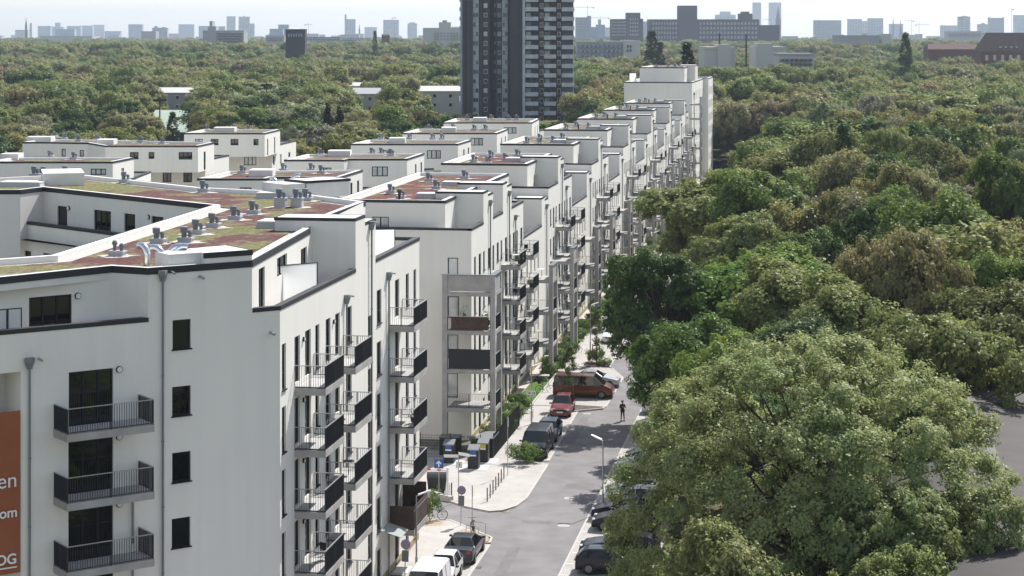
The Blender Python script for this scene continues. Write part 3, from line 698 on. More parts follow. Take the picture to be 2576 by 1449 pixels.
for u0, u1 in ((-30, 37), (38, 74)):
    A_ = Vector(Wp(tW(u0))) + nrm*.9; B_ = Vector(Wp(tW(u1))) + nrm*.9; screen(nb, A_, B_, TF+.1, 20.0)
A_ = G(171.5, 590, TF); B_ = G(219.5, 597, TF); screen(nb, (A_.x, A_.y), (B_.x, B_.y), TF+.05, 20.0)
# balconies of the front wall
th_w = math.atan2(dW.y, dW.x)
for (u0, u1, vt) in ((134, 352, 1079), (134, 352, 1250), (134, 352, 1421)):
    s0 = tW(u0); s1 = tW(u1); zt = on_wall(243, vt, FL, FLc)[1]
    bz = {1079: 14.65, 1250: 11.65, 1421: 8.65}[vt]
    p = Wp(s0)
    # local x = outwards (.695,-.719), local y = along the wall
    c = balcony(nb, p[0], p[1], bz, s1-s0, 1.55, rz=math.atan2(-.719, .695), key='front')
for bz in (5.65, 2.65):
    p = Wp(tW(134)); balcony(nb, p[0], p[1], bz, 1, 1, rz=math.atan2(-.719, .695), key='front')
# street balconies
for k in range(1, 5):
    z = 3.0*k
    zt = {1: 2.85, 2: 5.85, 3: 8.85, 4: 11.85}[k]+3.0-.03*0
    balcony(nb, XF, 94.0, zt-.0, 3.75, 1.56, key='A')
    balcony(nb, XF, 100.2, zt, 3.75, 1.56, key='A')
    balcony(nb, XF, 115.0, zt, 3.9, 1.56, key='C')
balcony(nb, XF, 115.0, 2.85, 3.9, 1.56, key='C'); balcony(nb, XF, 94.0, 2.85, 3.75, 1.56, key='A'); balcony(nb, XF, 100.2, 2.85, 3.75, 1.56, key='A')
balk = [c for c in nb.children]
for k in range(1, 6): balcony(nb, -27.6, 124.2, 3.0*k-.1, 2.6, 1.5, rz=R(90), key='E')
# brown reed screen round the lowest visible corner balcony
MBs = MB(); MBs.obox((XF+.02, 115.0), (1, 0), (0, 1), 0, 1.5, -.012, .012, 2.9, 4.25); MBs.box(XF+1.52, 115.02, 2.9, XF+1.54, 118.9, 4.25); MBs.obox((XF+.02, 118.75), (1, 0), (0, 1), 0, 1.5, -.012, .012, 2.9, 4.9)
tag(MBs.build('reed_screen', M['slat']), 'dark brown reed screen wrapped round the lowest corner balcony', 'privacy screen')
# downpipes, wall lamps and door canopy
for u, v, lo in ((72, 912, 0), (407, 692, 0)):
    s, z = on_wall(u, v+10, FL, FLc); p = Wp(s); downpipe(nb, p[0], p[1], lo, z-.1, .695, -.719)
for y, z in ((104.2, 17.6), (110.1, 21.0), (114.6, 17.6)): downpipe(nb, XF, y, 0, z, 1, 0)
s, z = on_wall(331, 1095, FL, FLc); p = Wp(s)
for z0, z1 in ((12.0-2.9, 11.7), (6.1, 8.7), (3.1, 5.7)): downpipe(nb, p[0], p[1], z0, z1, .695, -.719, hopper=False)
def walllamp(parent, x, y, z, nx, ny, r=.15):
    d = Vector((nx, ny, 0)); p = Vector((x, y, z)); o = MB().tube([p, p+d*.09], r, 16).build('wall_lamp', M['frame'], parent)
    MB().tube([p+d*.091, p+d*.11], r*.82, 16).build('lamp_glass', M['lampw'], o)
for u, v in ((299, 929), (299, 1099), (299, 1268)):
    s, z = on_wall(u, v, FL, FLc); p = Wp(s); walllamp(nb, p[0], p[1], z, .695, -.719)
s, z = on_wall(195, 744, F0, tup(F2g)); dd = (Vector(tup(F2g))-Vector(F0)).normalized(); walllamp(nb, F0[0]+dd.x*s, F0[1]+dd.y*s, z, dd.y, -dd.x)
for y in (95.6, 101.7): 
    for k in range(1, 6): walllamp(nb, XF, y, 3*k-.3+2.4-.1 if k < 5 else 17.0, 1, 0, .12)
for u, v in ((173.5, 523.4), (374, 546)):
    s, z = on_wall(u, v, tup(I4), tup(I3)); dd = (Vector(tup(I3))-Vector(tup(I4))).normalized(); walllamp(nb, I4.x+dd.x*s, I4.y+dd.y*s, z, dd.y, -dd.x, .16)
MB().tube([(Wp(tW(502))[0], Wp(tW(502))[1], 20.9), (Wp(tW(502))[0]+.28, Wp(tW(502))[1]-.29, 20.85)], .07, 10).build('overflow_spout', M['galv'], nb)
MB().tube([(Wp(tW(680))[0], Wp(tW(680))[1], 18.0), (Wp(tW(680))[0]+.28, Wp(tW(680))[1]-.29, 17.95)], .07, 10).build('overflow_spout', M['galv'], nb)
can = MB(); can.add([(XF+.05, 112.6, 3.35), (XF+1.3, 112.6, 3.0), (XF+1.3, 114.6, 3.0), (XF+.05, 114.6, 3.35), (XF+.05, 112.6, 3.37), (XF+1.3, 112.6, 3.02), (XF+1.3, 114.6, 3.02), (XF+.05, 114.6, 3.37)], [(3,2,1,0),(4,5,6,7),(0,1,5,4),(1,2,6,5),(2,3,7,6),(3,0,4,7)])
M['cang'] = mat('canopy_glass', (.42, .47, .45), .15)
can.build('door_canopy', M['cang'], nb)
MB().obox(FLc, (0, 1), (1, 0), .2, 32.4, 0, .02, 0, .55).build('plinth', M['ochre'], nb)
# loggia on the left with recess
lg = MB(); A0 = Wp(lgh[0]); A1 = Wp(lgh[1])
nn = (-.695, .719)
lg.obox(Wp(0), (dW.x, dW.y), nn, lgh[0], lgh[1], 1.9, 2.0, 1.0, lgh[3]); lg.obox(Wp(0), (dW.x, dW.y), nn, lgh[1], lgh[1]+.1, .2, 2.0, 1, lgh[3]); lg.obox(Wp(0), (dW.x, dW.y), nn, lgh[0], lgh[1], .21, 1.9, lgh[3], lgh[3]+.1)
for k in range(1, 5): lg.obox(Wp(0), (dW.x, dW.y), nn, lgh[0], lgh[1]-.01, .02, 1.9, 3*k-.28, 3*k)
lg.build('loggia', M['plaster'], nb)
rp = [Wp(lgh[0]+.1), Wp(lgh[1]-.06)]
def lift(mb, dz): mb.v = [(a, b, c+dz) for a, b, c in mb.v]; return mb
lift(railing_mesh([(p[0], p[1]) for p in rp]), 12.05).build('railing', M['steel'], nb)
# banner
ban = tag(empty('banner', (Wp(lgh[1]-.1)[0], Wp(lgh[1]-.1)[1], 6)), 'tall orange advertising banner hung over the loggias at the left edge', 'banner')
sb = tW(50)-.02; zt = on_wall(25, 1034, FL, FLc)[1]; zb = on_wall(25, 1442, FL, FLc)[1]
bm = MB(); nx_, ny_ = .695, -.719
cols_, rows_ = 12, 16
vs = []
for i in range(cols_+1):
    for j in range(rows_+1):
        s = sb-5.0+5.0*i/cols_; z = zb+(zt-zb)*j/rows_; off = .10+.012*math.sin(i*1.7+j*.9)
        vs.append((Wp(s)[0]+nx_*off, Wp(s)[1]+ny_*off, z))
fs = [(i*(rows_+1)+j, (i+1)*(rows_+1)+j, (i+1)*(rows_+1)+j+1, i*(rows_+1)+j+1) for i in range(cols_) for j in range(rows_)]
bm.add(vs, fs); clo = bm.build('cloth', M['orange']); so = clo.modifiers.new('t', 'SOLIDIFY'); so.thickness = .01
def text_mesh(name, body, size, loc, right, upv, parent, m, align='RIGHT', bold=0., extr=.006):
    cu = bpy.data.curves.new(name, 'FONT'); cu.body = body; cu.size = size; cu.align_x = align; cu.extrude = extr; cu.offset = bold
    tmp = bpy.data.objects.new(name, cu); col.objects.link(tmp); dg = bpy.context.evaluated_depsgraph_get()
    me = bpy.data.meshes.new_from_object(tmp.evaluated_get(dg)); bpy.data.objects.remove(tmp)
    me.materials.clear(); me.materials.append(m); o = bpy.data.objects.new(name, me); col.objects.link(o)
    r = Vector(right).normalized(); u = Vector(upv).normalized(); n = r.cross(u)
    mx = Matrix(((r.x, u.x, n.x, loc[0]), (r.y, u.y, n.y, loc[1]), (r.z, u.z, n.z, loc[2]), (0, 0, 0, 1)))
    if parent is not None: mx = Matrix.Translation(-Vector(parent.location)) @ mx if not parent.rotation_euler.z else parent.matrix_basis.inverted() @ mx; o.parent = parent
    o.matrix_local = mx if parent is not None else mx
    return o
clo.parent = ban; clo.location = -ban.location
for body, u, v, size, bold in (('ren', 40.5, 1222, .95, 0.), ('.com', 40.5, 1297, .62, .012), ('IOG', 39, 1414, .62, .014)):
    s, z = on_wall(u, v, FL, FLc); p = Wp(s); text_mesh('lettering', body, size, (p[0]+nx_*.16, p[1]+ny_*.16, z), (dW.x, dW.y, 0), (0, 0, 1), ban, M['whitep'], bold=bold)
s, z = on_wall(39, 1424, FL, FLc); ul = MB().obox(Wp(0), (dW.x, dW.y), (nx_, ny_), s-1.7, s, .155, .165, z-.02, z+.04).build('underline', M['whitep']); ul.parent = ban; ul.location = -ban.location
child_fix(nb)

# ================================================================ row of blocks along the street
XR = -27.8
HEX = [155.0, 199.0, 236.2, 273.4, 310.6, 347.8, 385.0]
def col_tower(parent, y0, levels, slab0=3.0, D=3.4, x0=XR, x1=-25.4, front=False):
    """concrete balcony stack on square piers"""
    top = 3.0*levels+1.42
    mb = MB()
    for (xa, ya) in ((x1-.36, y0), (x1-.36, y0+D-.4)): mb.box(xa, ya, 0, x1, ya+.40, top)
    if front: mb.box(x0-1.75, y0, 0, x0-1.35, y0+.4, top)
    o = mb.build('balcony_stack', M['concrete'], parent)
    xs0 = x0-1.35 if front else x0
    for k in range(1, levels+1):
        z = 3.0*k+.12
        if k == levels:
            pass
        s = MB().box(xs0, y0+.02, z-.32, x1-.36, y0+D-.02, z); s.box(x1-.36, y0+.4, z-.32, x1-.02, y0+D-.4, z)
        so = s.build('balcony_slab', M['concrete'], o)
    m = MB()
    m.box(x1-.24, y0+.4, top-1.25, x1-.06, y0+D-.4, top-.02)
    if front: m.box(xs0, y0+.06, top-1.25, x1-.36, y0+.24, top-.02)
    m.build('parapet', M['concrete'], o)
    c = MB(); c.box(x1-.40, y0-.04, top, x1+.04, y0+D+.04, top+.07)
    if front: c.box(x0-1.8, y0-.045, top-.001, x1-.40, y0+.28, top+.06)
    c.build('parapet_cap', M['capgrey'], o)
    for k in range(1, levels):
        path = [(xs0+.02, y0+.1), (x1-.38, y0+.1)]
        z = 3.0*k+.12
        lift(railing_mesh(path), z).build('railing', M['steel'], o)
        lift(railing_mesh([(x1-.1, y0+.42), (x1-.1, y0+D-.42)], step=.1), z).build('railing', M['steel'], o)
        t = lift(rail_top(path), z); lift(t, 0); t2 = lift(rail_top([(x1-.1, y0+.42), (x1-.1, y0+D-.42)]), z); t.add(t2.v, t2.f); t.build('handrail', M['galv'], o)
    # the uppermost level carries its parapet instead of a railing
    return o
row = []
def street_block(i, a0, pl, boxes, end, link_end, label, surf, far=False, htop=19.0):
    """terraced block with penthouse; boxes = full-height bays on the street side; then a lower link up to link_end"""
    root = tag(empty('apartment_block', (XR, a0, 0)), label, 'apartment building', 'white terraced blocks along the street')
    z1 = 16.75; mb = MB(); hs = []
    nst = 5
    # street windows
    ys = []
    y = a0+1.2; n = 0
    occ = []
    while y < end-1.3:
        wd = [.9, 1.1, .8, 1.2][n % 4]; ys.append((y, y+wd, n % 3 == 1)); y += wd+[1.25, 1.0, 1.5, 1.1][n % 4]; n += 1
    for k in range(nst):
        for (p, q, dr) in ys: hs.append((p-a0, q-a0, 3.0*k+(.18 if dr else .8), 3.0*k+2.35))
    hs = [h for h in hs if h[3] < z1-.3]
    S = (XR, a0); Eb = (XR, end)
    wall(mb, S, Eb, 0, z1, hs)
    fh = []
    if i == 0:
        fh = px_holes((-40, a0), S, [(1126, 648, 1152.5, 692), (1126, 745, 1155, 800), (1125, 841, 1153, 900), (1124, 938, 1152, 1000)])
        fh = [(a, b, c, d) for a, b, c, d in fh]
    wall(mb, (-40, a0), S, 0, z1, fh)
    wall(mb, (-39.98, end), (-39.98, a0), 0, z1)
    zp = htop-.3
    X1 = -30.1; X0 = -39.0; a1 = a0+1.0; a2 = pl
    ppt = [(X0, a1), (X1, a1), (X1, a2), (X0, a2)]
    pen = []
    if i == 0: pen = px_holes((X0, a1), (X1, a1), [(936, 545, 978, 583)])
    wall(mb, (X0, a1), (X1, a1), z1-1.2, zp+.2, pen)
    pdoor = [(1.0+3.5, 1.0+4.5, 15.3, 17.5)] + ([(5.6, 6.4, 15.3, 17.5)] if not far else [])
    wall(mb, (X1, a1), (X1, a2), z1-1.2, zp+.2, pdoor); wall(mb, (X1, a2), (X0, a2), z1-3, zp+.2); wall(mb, (X0, a2), (X0, a1), z1-1, zp+.2)
    prev = a0
    blocks = []
    tps = []
    for (b0, b1, b2) in boxes:
        wall(mb, (XR, b0), (XR, b1), z1, htop+.35); wall(mb, (XR, b1), (XR, b2), z1, htop-.02)
        wall(mb, (X1-.6, b0), (XR, b0), 15.1, htop+.35); wall(mb, (XR, b2), (X1, b2), 15.1, htop-.02); wall(mb, (XR, b1), (X1, b1), htop-.1, htop+.35)
        tps.append((prev, b0)); prev = b2
    tps.append((prev, end))
    # link part
    zl = 15.65
    if link_end:
        lb0 = link_end-4.6; lb1 = lb0+2.1
        wall(mb, Eb, (XR, lb0), 0, 13.35, [(h0-end, h1-end, c, d) for (h0, h1, c, d) in [(end+2+2.4*j, end+2+2.4*j+.9, 3.0*k+.3, 3.0*k+2.35) for k in range(4) for j in range(int((link_end-end-4)/2.4))] if d < 13 and h1 < lb0-.2])
        wall(mb, (XR, lb0), (XR, lb1), 0, 16.0); wall(mb, (XR, lb1), (XR, link_end), 0, 15.7)
        wall(mb, (X1, lb0), (XR, lb0), 12.1, 16.0)
        wall(mb, (X1, end), (X1, lb0), 12, zl+.15); 
        wall(mb, Eb, (X1, end), 12, z1)
    else:
        wall(mb, Eb, (-40, end), 0, z1)
    mb.build('wall', M['bouncecream'], root)
    f = MB()
    f.poly([(-39.9, a0+.02, 15.2), (XR-.02, a0+.02, 15.2), (XR-.02, end-.02, 15.2), (-39.9, end-.02, 15.2)])
    if link_end: f.poly([(X1, end, 12.15), (XR-.02, end, 12.15), (XR-.02, lb0, 12.15), (X1, lb0, 12.15)])
    f.build('terrace_floor', M['deck'], root)
    roofplate(root, ppt, zp, surf, par=.3, flange=.22)
    if link_end: roofplate(root, [(X0, a2+.05 if a2 > end else end), (X1, a2+.05 if a2 > end else end), (X1, link_end-.1), (X0, link_end-.1)], zl-.1, surf, par=.25, flange=.2, name='link_roof')
    for (b0, b1, b2) in boxes:
        block(root, [(X1-1.7, b0), (XR-.02, b0), (XR-.02, b1-.01), (X1-1.7, b1-.01)], zp-.1, htop+.36)
        block(root, [(X1-.3, b1+.01), (XR-.02, b1+.01), (XR-.02, b2), (X1-.3, b2)], zp-.1, htop)
    if link_end:
        block(root, [(X1-.4, lb0), (XR-.02, lb0), (XR-.02, lb1-.01), (X1-.4, lb1-.01)], 15.3, 16.02)
        block(root, [(X1-.3, lb1+.01), (XR-.02, lb1+.01), (XR-.02, link_end-.05), (X1-.3, link_end-.05)], 15.3, 15.72)
    for j, (p, q) in enumerate(tps):
        if q-p < .3: continue
        pts = [(-40, a0), (XR, a0), (XR, q-.02)] if j == 0 else [(XR, p+.02), (XR, q-.02)]
        if j == len(tps)-1: pts = pts + [(X1, q-.02)] if not (j == 0) else pts
        terrace_cap(root, pts, z1+.01, hgt=.18); parap(root, pts, 15.2, z1)
    if link_end:
        terrace_cap(root, [(XR, end+.05), (XR, lb0-.02)], 13.36, hgt=.16); parap(root, [(XR, end+.05), (XR, lb0-.02)], 12.15, 13.35)
    # windows
    if not far:
        for h in hs: window(root, S, Eb, h, 1, transom=(h[2] % 3 > .5), sill=(h[2] % 3 > .5), depth=.1)
    else:
        for h in hs[::1]:
            MB().obox(S, (0, 1), (-1, 0), h[0]+.02, h[1]-.02, .08, .12, h[2]+.02, h[3]-.02).build('window', M['glass'], root)
    for h in fh: window(root, (-40, a0), S, h, 1, glass='glasslight', sill=False)
    for h in pen: window(root, (X0, a1), (X1, a1), h, 2, glass='glasslight', sill=False)
    for h in pdoor: window(root, (X1, a1), (X1, a2), h, 1, name='terrace_door', sill=False, glass='glass')
    # roof things
    for (fx, fy) in ((.28, .28), (.33, .72), (.60, .45), (.62, .85), (.5, .12))[: (5 if not far else 3)]:
        vent_unit(root, X0+(X1-X0)*fx, a1+(a2-a1)*fy, zp+.05)
    skylight(root, X0+6.4, a1+(a2-a1)*(.42 if i else .18), zp+.05, 1.8, 1.3)
    if i == 0: skylight(root, X0+6.0, a1+19, zp+.05, 1.8, 1.3)
    MB().tube([(X0+4.5, a1+3, zp), (X0+4.5, a1+3, zp+.8)], .1, 8).lathe([(.16, 0), (.16, .16)], (X0+4.5, a1+3, zp+.7), 8).build('roof_pipe', M['black'], root)
    for (b0, b1, b2) in boxes: downpipe(root, XR, b1+.5, 0, htop-1.0, 1, 0)
    if link_end: downpipe(root, XR, lb1+.6, 0, 14.7, 1, 0)
    downpipe(root, XR, boxes[-1][2]+1.6, 0, 15.4, 1, 0)
    MB().box(XR, a0+.05, 0, XR+.02, (link_end or end)-.05, .4).build('plinth', M['ochre'], root)
    row.append(root); return root
labs = ['white terraced block behind the concrete balcony tower at the junction', 'second white terraced block from the junction with red planted roof',
        'white terraced block in the row, third from the junction', 'white terraced block in the row, level with the foot of the grey high-rise',
        'white terraced block in the row, fifth from the junction', 'white terraced block two roofs in front of the tall white end block', 'white terraced block directly in front of the tall white end block']
blk = []
blk.append(street_block(0, 155., 188.0, [(160.6, 162.8, 165.3), (170.5, 172.8, 175.3)], 182.2, 198.9, labs[0], 'sedumred', htop=18.85))
for j in range(1, 7):
    a0 = HEX[j]; blk.append(street_block(j, a0, a0+19.0, [(a0+7.3, a0+9.3, a0+11.8)], a0+18.6, (a0+37.1) if j < 6 else None, labs[j], ['', 'sedumred', 'sedumdry', 'sedumdry', 'sedum', 'sedumdry', 'sedumdry'][j], far=j >= 3))
# balcony stacks and cantilevers
t1 = col_tower(blk[0], 151.9, 4, front=True, D=3.4)
col_tower(blk[0], 184.8, 3)
for y, n in ((169.4, 4), (177.3, 4)):
    for k in range(1, n+1): balcony(blk[0], XR, y, 3.0*k+.15, 3.4, 1.7, key='R')
for j in range(1, 7):
    a0 = HEX[j]
    col_tower(blk[j], a0+1.3, 3); 
    if j < 6: col_tower(blk[j], a0+23.1, 3)
    for dy in (5.2, 13.6):
        for k in range(1, 5): balcony(blk[j], XR, a0+dy, 3.0*k+.15, 3.4, 1.7, key='R' if j < 4 else 'Rf', step=.115 if j < 4 else .2)
MB().obox((XR-1.3, 151.95), (1, 0), (0, 1), .25, 3.2, -.02, .02, 9.2, 10.2).build('reed_mat', M['slat'], t1)
MB().obox((XR-1.3, 151.95), (1, 0), (0, 1), .05, 3.3, -.02, .02, 6.2, 7.7).build('fabric_screen', M['cloth_dark'], t1)
for k in (3, 4, 5):
    MB().box(XR+.02, 170, 0, XR+.03, 170.1, .1)
rd = tag(MB().box(-25.75, 0, 0, -25.70, 3.2, .9).build('reed_mat', M['wood']), 'pale reed mat on the railing of a far street balcony', 'privacy screen'); rd.location = (0, 286.9, 12.2)
for b in blk: child_fix(b)

# tall end block of the row
eb = tag(empty('apartment_block', (-27.8, 415, 0)), 'tall white end block closing the far end of the terraced row', 'apartment building', 'white terraced blocks along the street')
m = MB(); zt = 22.4
S0, S1 = (-42, 415.), (-27.8, 415.)
wall(m, S0, S1, 0, zt); wall(m, S1, (-27.8, 452), 0, zt, [(4+5*j, 5+5*j, 3*k+.5, 3*k+2.3) for k in range(7) for j in range(6)]); wall(m, (-27.8, 452), (-42, 452), 0, zt); wall(m, (-42, 452), S0, 0, zt)
wall(m, (-33, 452), (-26.6, 452), 0, 22.3); 
hx = [(2+3.1*j, 3.2+3.1*j, 3*k+.5, 3*k+2.4) for k in range(7) for j in range(5)]
wall(m, (-26.6, 452), (-26.6, 470), 0, 22.3, hx); wall(m, (-26.6, 470), (-40, 470), 0, 22.3)
wall(m, (-39, 418), (-29.6, 418), 21, 25.3); wall(m, (-29.6, 418), (-29.6, 446), 21, 25.3, [(1.5, 2.3, 21.3, 24), (9, 10, 21.3, 24)]); wall(m, (-29.6, 446), (-39, 446), 21, 25.3); wall(m, (-39, 446), (-39, 418), 21, 25.3)
m.build('wall', M['bouncecream'], eb)
roofplate(eb, [(-39, 418), (-29.6, 418), (-29.6, 446), (-39, 446)], 25.1, 'sedumdry', par=.3)
roofplate(eb, [(-42, 415), (-27.8, 415), (-27.8, 452), (-42, 452)], 21.4, None, par=.95, gravel=False)
roofplate(eb, [(-40, 452.05), (-26.6, 452.05), (-26.6, 470), (-40, 470)], 21.6, 'sedumdry', par=.8)
block(eb, [(-31.5, 427), (-27.9, 427), (-27.9, 435), (-31.5, 435)], 22, 25.7, m='plaster')
screen(eb, (-41, 416.2), (-39.6, 416.4), 21.5, 24.2)
for fx, fy in ((.3, .3), (.55, .35), (.7, .4), (.8, .6)): vent_unit(eb, -39+9.4*fx, 418+28*fy, 25.15)
for h in hx: MB().obox((-26.6, 452), (0, 1), (-1, 0), h[0]+.02, h[1]-.02, .1, .14, h[2]+.02, h[3]-.02).build('window', M['glass'], eb)
for k in range(7):
    for j in range(6): MB().obox(S1, (0, 1), (-1, 0), 4+5*j+.02, 5+5*j-.02, .1, .14, 3*k+.52, 3*k+2.28).build('window', M['glass'], eb)
col_tower(eb, 412.0-4.6, 6, x0=XR); balcony(eb, -42.0, 417.5, 16.2, 3.4, 1.9, rz=PI, key='Rb')
downpipe(eb, -27.8, 420, 0, 19.5, 1, 0); child_fix(eb)

# ================================================================ parallel rows to the left
def left_block(label, fr, right_back, z_top, ter, wins, vents, surf, sides=(), blocks_=(), group='white penthouse blocks behind the near roof', extra_low=None):
    """fr: front roof edge pixels left->right (2576 grid) at z_top; right_back pixel; ter: terrace parapet pixels (front corner, back corner)"""
    pts = [tup(G(u, v, z_top)) for u, v in fr]; rb = tup(G(*right_back, z_top))
    d = Vector(rb)-Vector(pts[-1]); lb = (pts[0][0]+d.x, pts[0][1]+d.y)
    root = tag(empty('apartment_block', (pts[-1][0], pts[-1][1], 0)), label, 'apartment building', group)
    poly = pts + [rb, lb]; m = MB(); zf = z_top-3.2
    info = []
    for i in range(len(poly)):
        A, B = poly[i], poly[(i+1) % len(poly)]; hs = []
        if i < len(pts)-1:
            for (u0, v0, u1, v1, n) in wins:
                s0, z1_ = on_wall(u0, v0, A, B); s1, _ = on_wall(u1, v0, A, B); _, z0_ = on_wall(u0, v1, A, B); L = (Vector(B)-Vector(A)).length
                if -.01 < s0 and s1 < L+.01 and z0_ > zf-.4: hs.append((s0, s1, max(z0_, zf+.05), z1_)); info.append((A, B, hs[-1], n))
        elif i == len(pts)-1:
            L = (Vector(B)-Vector(A)).length
            for f, wdt in sides:
                hs.append((L*f, L*f+wdt, zf+.1, zf+2.3)); info.append((A, B, hs[-1], 1))
        wall(m, A, B, zf, z_top, hs, .15)
    # lower body
    body = None
    if ter:
        tc = tup(G(ter[0][0], ter[0][1], z_top-2.15)); tb = tup(G(ter[1][0], ter[1][1], z_top-2.15)); 
        left = (pts[0][0]+(tc[0]-pts[-1][0])*.0, pts[0][1])
        e = (Vector(pts[-1])-Vector(pts[-2])).normalized()
        tl = (tc[0]-e.x*((Vector(pts[-1])-Vector(pts[0])).length+2.5), tc[1]-e.y*((Vector(pts[-1])-Vector(pts[0])).length+2.5))
        d2 = Vector(tb)-Vector(tc); body = [tl, tc, tb, (tl[0]+d2.x, tl[1]+d2.y)]
        zz = z_top-2.15
        for i in range(4):
            A, B = body[i], body[(i+1) % 4]; hs = []
            for (u0, v0, u1, v1, n) in wins:
                if i > 1: continue
                s0, z1_ = on_wall(u0, v0, A, B); s1, _ = on_wall(u1, v0, A, B); _, z0_ = on_wall(u0, v1, A, B); L = (Vector(B)-Vector(A)).length
                if 0 < s0 and s1 < L and s1-s0 > .2 and z1_ < zz-.25: hs.append((s0, s1, z0_, z1_)); info.append((A, B, hs[-1], n))
            wall(m, A, B, 0, zz, hs, .15)
        MB().poly([(p[0], p[1], zf+.05) for p in body]).build('terrace_floor', M['deck'], root)
        terrace_cap(root, body, zz+.01, closed=True, hgt=.16)
    else:
        walls_poly(m, poly, 0, zf)
    m.build('wall', M['bouncecream'], root)
    for A, B, h, n in info: window(root, A, B, h, n, glass='glasslight' if random.random() < .6 else 'glass', depth=.08, fr=.09, sill=False)
    roofplate(root, poly, z_top-.25, surf, par=.25, flange=.2)
    for (u, v) in vents:
        p = G(u, v, z_top-.25); vent_unit(root, p.x, p.y, z_top-.22)
    for (u0, u1, v) in blocks_:
        block(root, pxrect(u0, v, u1, v, z_top-.25, 2.4), z_top-.25, z_top+.42, cap=False)
    child_fix(root); return root
PH = lambda z, w_: None
def r2(x, y): return (440+x/3.544, 283+y/3.544)
def r1(x, y): return (x/3.544, 283+y/3.544)
def z1_(x, y): return (880.5+x/5.12, 377.3+y/5.12)
left_block('white penthouse block with red planted roof right behind the near roof', [r2(200, 587), r2(815, 587), r2(864, 573), r2(1470, 573)], r2(1673, 510), 19.0, ((875, 490), (941, 470)),
    [(*r2(577, 668), *r2(683, 700), 2), (*r2(1108, 655), *r2(1270, 700), 3)], [r2(603, 550), r2(968, 530), r2(1218, 530), r2(1307, 550)], 'sedumred', sides=((.45, .9), (.75, .9)), blocks_=((625, 686, 446),))
left_block('white penthouse block with brown roof, second behind the near roof', [r2(975, 420), r2(1508, 420), r2(1550, 412), (1024, 399)], (1067, 385.3), 19.0, ((1060, 426), (1091, 423)),
    [(*r2(1300, 491), *r2(1396, 520), 2), (*z1_(282, 213), *z1_(488, 340), 3)], [r2(1300, 390), (936, 391), (960, 391), (984, 394)], 'sedumdry', sides=((.45, .9), (.78, .9)), blocks_=((824, 881, 395),))
left_block('white penthouse block, third behind the near roof, left of the grey high-rise foot', [(882.5, 361.5), (1005, 361.5), (1021, 361.5), (1152, 361.5)], (1185, 351.5), 19.0, ((1130, 399.5), (1185, 384)),
    [(962, 378, 990, 386, 2), (1074, 378, 1109, 399, 3)], [(958, 353), (1030, 352), (1088, 353), (1112, 353)], 'sedumdry', sides=((.4, .9), (.75, .9)), blocks_=((978, 1019, 361),))
left_block('white penthouse block in front of the left half of the high-rise', [(1012, 334), (1136, 334), (1250, 334)], (1277, 324), 19.0, ((1235, 366), (1285, 352)),
    [(1184, 347, 1215, 366, 3)], [(1080, 328), (1140, 327), (1193, 329), (1221, 329)], 'sedumdry', sides=((.4, .9), (.75, .9)), blocks_=((1110, 1147, 333),))
left_block('white penthouse block at the very foot of the grey high-rise', [(1116, 307.5), (1228, 307.5), (1338, 307.5)], (1356, 298), 19.0, ((1322, 337), (1370, 325)),
    [(1268, 320, 1299, 336, 3)], [(1176, 303), (1236, 302), (1280, 303), (1300, 303)], 'sedumdry', sides=((.4, .9), (.75, .9)), blocks_=((1190, 1225, 307),))
left_block('white penthouse block with four small windows before the dark trees at far left', [r2(82, 182), r2(800, 182)], r2(938, 150), 19.0, (r2(866, 298), r2(1080, 248)),
    [(*r2(180, 236), *r2(248, 262), 2), (*r2(318, 236), *r2(388, 292), 2), (*r2(496, 236), *r2(566, 292), 2), (*r2(700, 236), *r2(745, 292), 1), (*r2(616, 392), *r2(725, 470), 3), (*r2(875, 390), *r2(890, 470), 1), (*r2(936, 375), *r2(951, 455), 1), (*r2(1012, 356), *r2(1028, 400), 1)], [r2(283, 165), r2(536, 160), r2(655, 165)], 'sedumdry', sides=((.15, .8), (.6, .8)), blocks_=((537, 590, 333),))
left_block('long bent white block with two roof bays at the left edge', [r1(200, 262), r1(378, 262), r1(780, 268), r1(940, 294), (265, 366), (498, 366)], (538.5, 357.6), 19.0, ((516, 402), (576, 389.7)),
    [(*r1(548, 323), *r1(586, 392), 1), (*r1(710, 335), *r1(748, 394), 1), (*r1(1158, 353), *r1(1235, 418), 2), (*r1(1325, 353), *r1(1376, 413), 1), (*r1(1593, 353), *r1(1714, 420), 3), (*r1(1449, 530), *r1(1528, 622), 2), (*r1(1634, 530), *r1(1712, 622), 2), (*r2(75, 531), *r2(153, 620), 2)], [r1(485, 225), r1(573, 245), r1(700, 262), r1(865, 255), r1(1253, 272), r1(1447, 285)], 'sedumdry', sides=((.35, .9),), blocks_=((66, 128, 358), (243, 286, 365)))
left_block('white penthouse block at the left edge with three dark framed windows', [r1(-120, 437), r1(65, 437), r1(225, 435), r1(1005, 437)], r1(1193, 400), 19.0, (r1(1180, 590), r1(1345, 525)),
    [(*r1(318, 501), *r1(406, 555), 2), (*r1(507, 501), *r1(564, 548), 2), (*r1(808, 501), *r1(945, 557), 3)], [r1(447, 410), r1(660, 425)], 'sedum', sides=((.4, .9),), blocks_=((0, 46, 403),))
#@@PART2

